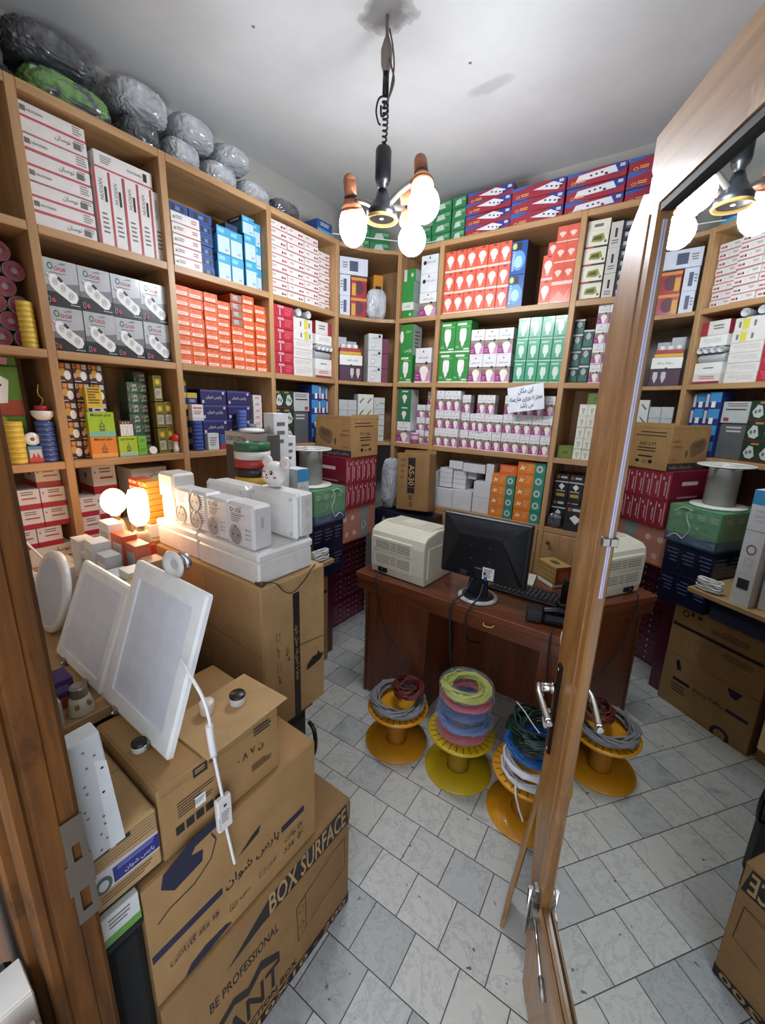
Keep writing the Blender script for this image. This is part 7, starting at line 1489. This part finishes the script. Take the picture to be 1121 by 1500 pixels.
# cord and driver of the large panel
pc = empty('led_driver', (-.652, .372, .80), 0, 'white LED driver hanging on its cord over the script carton', 'driver')
mb = MB(); mb.box(0, .014, -.017, .017, -.038, .045, M('E2DCD8', .4), .003); f = mb.face((.014, -.017, -.038), (0, 1, 0), (0, 0, 1), .034, .083); f.lines(.2, .25, .8, .6, 5, TXTG, .4); f.rect(.4, .74, .6, .82, INK); f.lines(.02, .1, .1, .5, 7, TXTG, .5); f.lines(.9, .1, .98, .5, 7, TXTG, .5); mb.build('body', pc)
mb = MB(); mb.tube([(-.068, -.02, .355), (-.03, -.026, .34), (.004, -.022, .30), (.014, -.018, .25), (.012, -.014, .17), (.008, -.006, .10), (.007, 0, .044)], .0035, PWHITE, 8); mb.tube([(.013, -.019, .24), (.013, -.017, .20), (.012, -.014, .165)], .0075, M('E6E2DE', .4), 10, sub=3); mb.build('input_cord', pc)
mb = MB(); mb.tube([(.007, .002, -.037), (.009, .006, -.08), (.010, .010, -.12), (.012, .013, -.152)], .0035, PWHITE, 8); mb.tube([(.012, .013, -.152), (.013, .008, -.158), (.012, -.004, -.156)], .0012, M('B5905A', .5), 5); mb.build('output_cord', pc)
# recessed downlight sitting on the top edge of the panel
dl = empty('downlight', (-.865, .425, 1.288), 0, 'small white ring downlight with an aluminium body on the panel lamp', 'downlight', rot=(0, math.radians(0), math.radians(10)))
mb = MB(); mb.lathe([(.012, .004), (.02, -.001), (.031, -.002), (.033, .002), (.031, .005)], PWHITE, 28, axis='y', caps=False); mb.lathe([(0, .006), (.0125, .004)], LGREY, 20, axis='y', caps=False); mb.build('ring', dl)
mb = MB(); mb.lathe([(.022, .005), (.022, .018), (.0205, .0185), (.0205, .021), (.022, .0215), (.022, .033), (.019, .036), (0, .036)], M('C9C9CB', .2, .9), 24, axis='y', caps=False); mb.build('body', dl)
mb = MB(); mb.tube([(-.02, .004, -.02), (-.025, -.002, -.032), (-.01, -.004, -.036), (.01, .02, -.03)], .0018, STEEL, 6); mb.build('spring', dl)
# lamp holder cone and small boxes in front
lh = empty('lamp_holder', (-1.0, .255, TT - .0005), 0, 'cream ceramic lamp holder with a metal screw shell in front of the panel lamps', 'lamp holder')
mb = MB(); mb.lathe([(.026, 0), (.027, .003), (.023, .02), (.02, .036), (.017, .04)], M('D6CBB2', .4), 26); [mb.box(.018, .026, -.005 + s * .012, .003 + s * .012, .022, .032, M('8A7A5A', .4), .001) for s in (-1, 1)]; mb.build('body', lh)
mb = MB(); mb.lathe([(.0165, .0402)] + [(.0165 + .0012 * (k % 2), .041 + k * .003) for k in range(8)] + [(.0155, .066), (.0125, .066), (.0125, .045), (0, .045)], M('9A9488', .3, .9), 24, caps=False); mb.build('screw_shell', lh)
o = carton('small_box', 'rust', .06, .055, .026, M('A84A28', .5), None); o.location = (-1.095, .205, TT - .0005); tag(o, 'rust-red box under the violet one beside the lamp holder', 'box')
o = carton('small_box', 'viol', .058, .053, .045, M('4A3470', .4), lambda F: (F['f'].lines(.3, .35, .7, .7, 2, M('C9B9E0'), .6), F['r'].rect(.2, .3, .8, .7, M('7A6AA0')))); o.location = (-1.094, .206, TT + .026); tag(o, 'violet box on the rust-red one beside the lamp holder', 'box')
o = carton('small_box', 'gry', .048, .045, .06, M('B9BAB8', .5), lambda F: F['f'].ell(.6, .7, .12, .12, TXTG, 10)); o.location = (-1.025, .172, TT - .0005); tag(o, 'small grey-white box at the table edge beside the trunking', 'box')
# test lamps: two lit bulbs on a red board
ts = empty('bulb_tester', (-1.57, .62, TT - .0005), 0, 'orange-red bulb tester board holding the glowing warm bulbs', 'bulb tester')
mb = MB(); mb.box(-.11, .15, -.03, .03, 0, .205, M('D8482E', .45), .006); mb.box(-.11, .15, -.045, -.03, .02, .12, M('E0603A', .45), .004); mb.build('body', ts)
for k, x in enumerate((-.075, .115)):
    mb = MB(); mb.lathe([(.03, .205), (.032, .21), (.026, .24), (.02, .25)], M('D6C4A8', .5), 24, (x, 0, 0)); mb.build('bulb_holder', ts)
WARM = emis('warm_glow', (1.0, 0.55, 0.22), WARM_POWER); WARM2 = emis('warm_white_glow', (1.0, 0.74, 0.45), WARM_POWER)
for k, (x, m) in enumerate(((-.075, WARM), (.115, WARM2))):
    e = empty('light_bulb', (-1.57 + x, .62, TT + .250), 0, ('round glowing orange bulb on the tester board, nearer the shelf post', 'long glowing warm-white bulb on the tester board, nearer the switch packs')[k], 'bulb')
    mb = MB(); mb.lathe([(.0135, -.002), (.0145, .014), (.0155, .02)], STEEL, 20); mb.build('cap', e)
    mb = MB()
    if k == 0: mb.sphere((0, 0, .07), .042, m, 24, 16, (1, 1, 1.15)); mb.lathe([(.015, .02), (.022, .035), (.034, .046)], m, 24, caps=False)
    else: mb.lathe([(.0155, .02), (.028, .035), (.032, .06), (.032, .12), (.024, .142), (0, .15)], m, 24, caps=False)
    mb.build('glass', e)
# clutter of small goods between the panels and the tester
rr = random.Random(12)
goods = [(-1.30, .445, .075, .05, .20, 'D9D8DA', 'white upright pack behind the square panels, nearest the tall carton'), (-1.225, .45, .06, .045, .225, 'E3E2E0', 'taller white pack behind the square panels'), (-1.375, .45, .065, .045, .235, 'BEBFC2', 'grey-white pack behind the smaller panel lamp'),
         (-1.455, .45, .07, .05, .26, 'E0DEDC', 'white switch pack before the bulb tester'), (-1.53, .46, .065, .05, .20, 'CFCDCC', 'pale pack before the bulb tester, second one'), (-1.16, .43, .03, .05, .21, 'C9A64A', 'mustard striped slim pack behind the large panel'),
         (-1.12, .43, .03, .05, .22, '9A9C9E', 'grey slim pack behind the large panel'), (-1.08, .425, .025, .06, .20, 'E6DAD2', 'cream slim pack beside the tall carton'), (-1.44, .52, .08, .045, .27, 'E86A48', 'coral red pack in front of the lit bulbs'), (-1.355, .525, .07, .045, .255, 'E27A5A', 'coral pack with dark windows beside the lit bulbs'), (-1.275, .53, .06, .05, .22, 'C9A07A', 'tan small carton behind the large panel'),
         (-1.61, .46, .07, .05, .23, 'E4E3E2', 'white pack farthest along the row before the bulb tester'), (-1.54, .525, .085, .045, .29, 'EDECEA', 'tallest white pack leaning before the nearer bulb')]
for i, (x, y, w, d, h, c, lab) in enumerate(goods):
    o = carton('switch_pack', 'gd%d' % i, w, d, h, M(c, .45), (lambda i: lambda F: (F['f'].rect(.12, .5, .88, .9, (LGREY, M('8A8C90'), PWHITE)[i % 3]), F['f'].lines(.15, .12, .8, .4, 4, TXTG, .4, i)))(i)); o.location = (x, y, TT - .0005); o.rotation_euler = (0, 0, rr.uniform(-.05, .05)); tag(o, lab, 'pack')
for i, (x, y) in enumerate(((-1.72, .42), (-1.80, .44))):
    o = carton('switch_pack', 'wl%d' % i, .07, .06, .11, M('DCDCE0', .4), lambda F: F['f'].lines(.15, .2, .85, .8, 7, LGREY, .5)); o.location = (x, y, TT - .0005); tag(o, 'white ribbed pack beyond the round panel lamp, %s of two' % ('nearer', 'farther')[i], 'pack', 'white ribbed packs')
mb = MB(); mb.tube([(-1.86, .30, 1.30), (-1.75, .36, 1.18), (-1.66, .41, 1.07), (-1.60, .42, .99), (-1.60, .415, TT + .003)], .004, PWHITE, 6); mb.tube([(-1.86, .30, 1.30), (-1.87, .295, 1.31), (-1.885, .285, 1.315)], .009, PWHITE, 8, sub=3); mb.tube([(-1.86, .3, 1.3), (-1.90, .31, 1.2), (-1.91, .33, TT + .004)], .004, PWHITE, 6); tag(mb.build('looped_cable'), 'thin white cord rising beyond the round panel lamp', 'cord')
mb = MB(); mb.tube([(-1.70, .53, TT + .006), (-1.64, .53, 1.01), (-1.56, .53, 1.10), (-1.52, .53, 1.145)], .006, M('D5D6DA', .4), 8, sub=2); tag(mb.build('white_tube'), 'white plastic tube leaning behind the small packs', 'tube')
bag('plastic_bag', (-1.72, .34, TT), (.12, .10, .12), M('DADCE2', .25, 0, .5), 'white plastic bag of fittings beyond the round panel lamp', 'bag', 55)
o = carton('small_box', 'coral', .06, .05, .09, M('E2603C', .5), None); o.location = (-1.40, .36, TT - .0005); o.location = (-1.385, .375, TT - .0005); tag(o, 'coral red box between the round and the smaller square panel', 'box')

# ================================================================== OUTSIDE THE DOORWAY, BESIDE THE JAMB
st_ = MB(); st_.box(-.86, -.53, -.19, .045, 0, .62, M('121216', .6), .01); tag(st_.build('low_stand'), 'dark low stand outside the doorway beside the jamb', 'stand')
ob = empty('white_carton', (-.662, -.068, .6205), 0, 'white box standing outside beside the door jamb', 'box')
mb = MB(); mb.box(0, .06, 0, .112, 0, .212, M('DDD6CC', .5), .002); mb.build('body', ob); mb = MB(); mb.box(.001, .059, .001, .111, .2125, .2165, M('E4DDD2', .5), .001); mb.build('lid', ob)
bag('cloth_bag', (-.565, .005, .6205), (.062, .09, .225), M('C9B2A4', .7), 'pinkish cloth bag outside the doorway beside the white box', 'bag', 143)
bag('black_bag', (-.765, -.045, .6205), (.19, .15, .50), M('0C0C0E', .95), 'black bag standing outside the doorway beyond the white box', 'bag', 147)
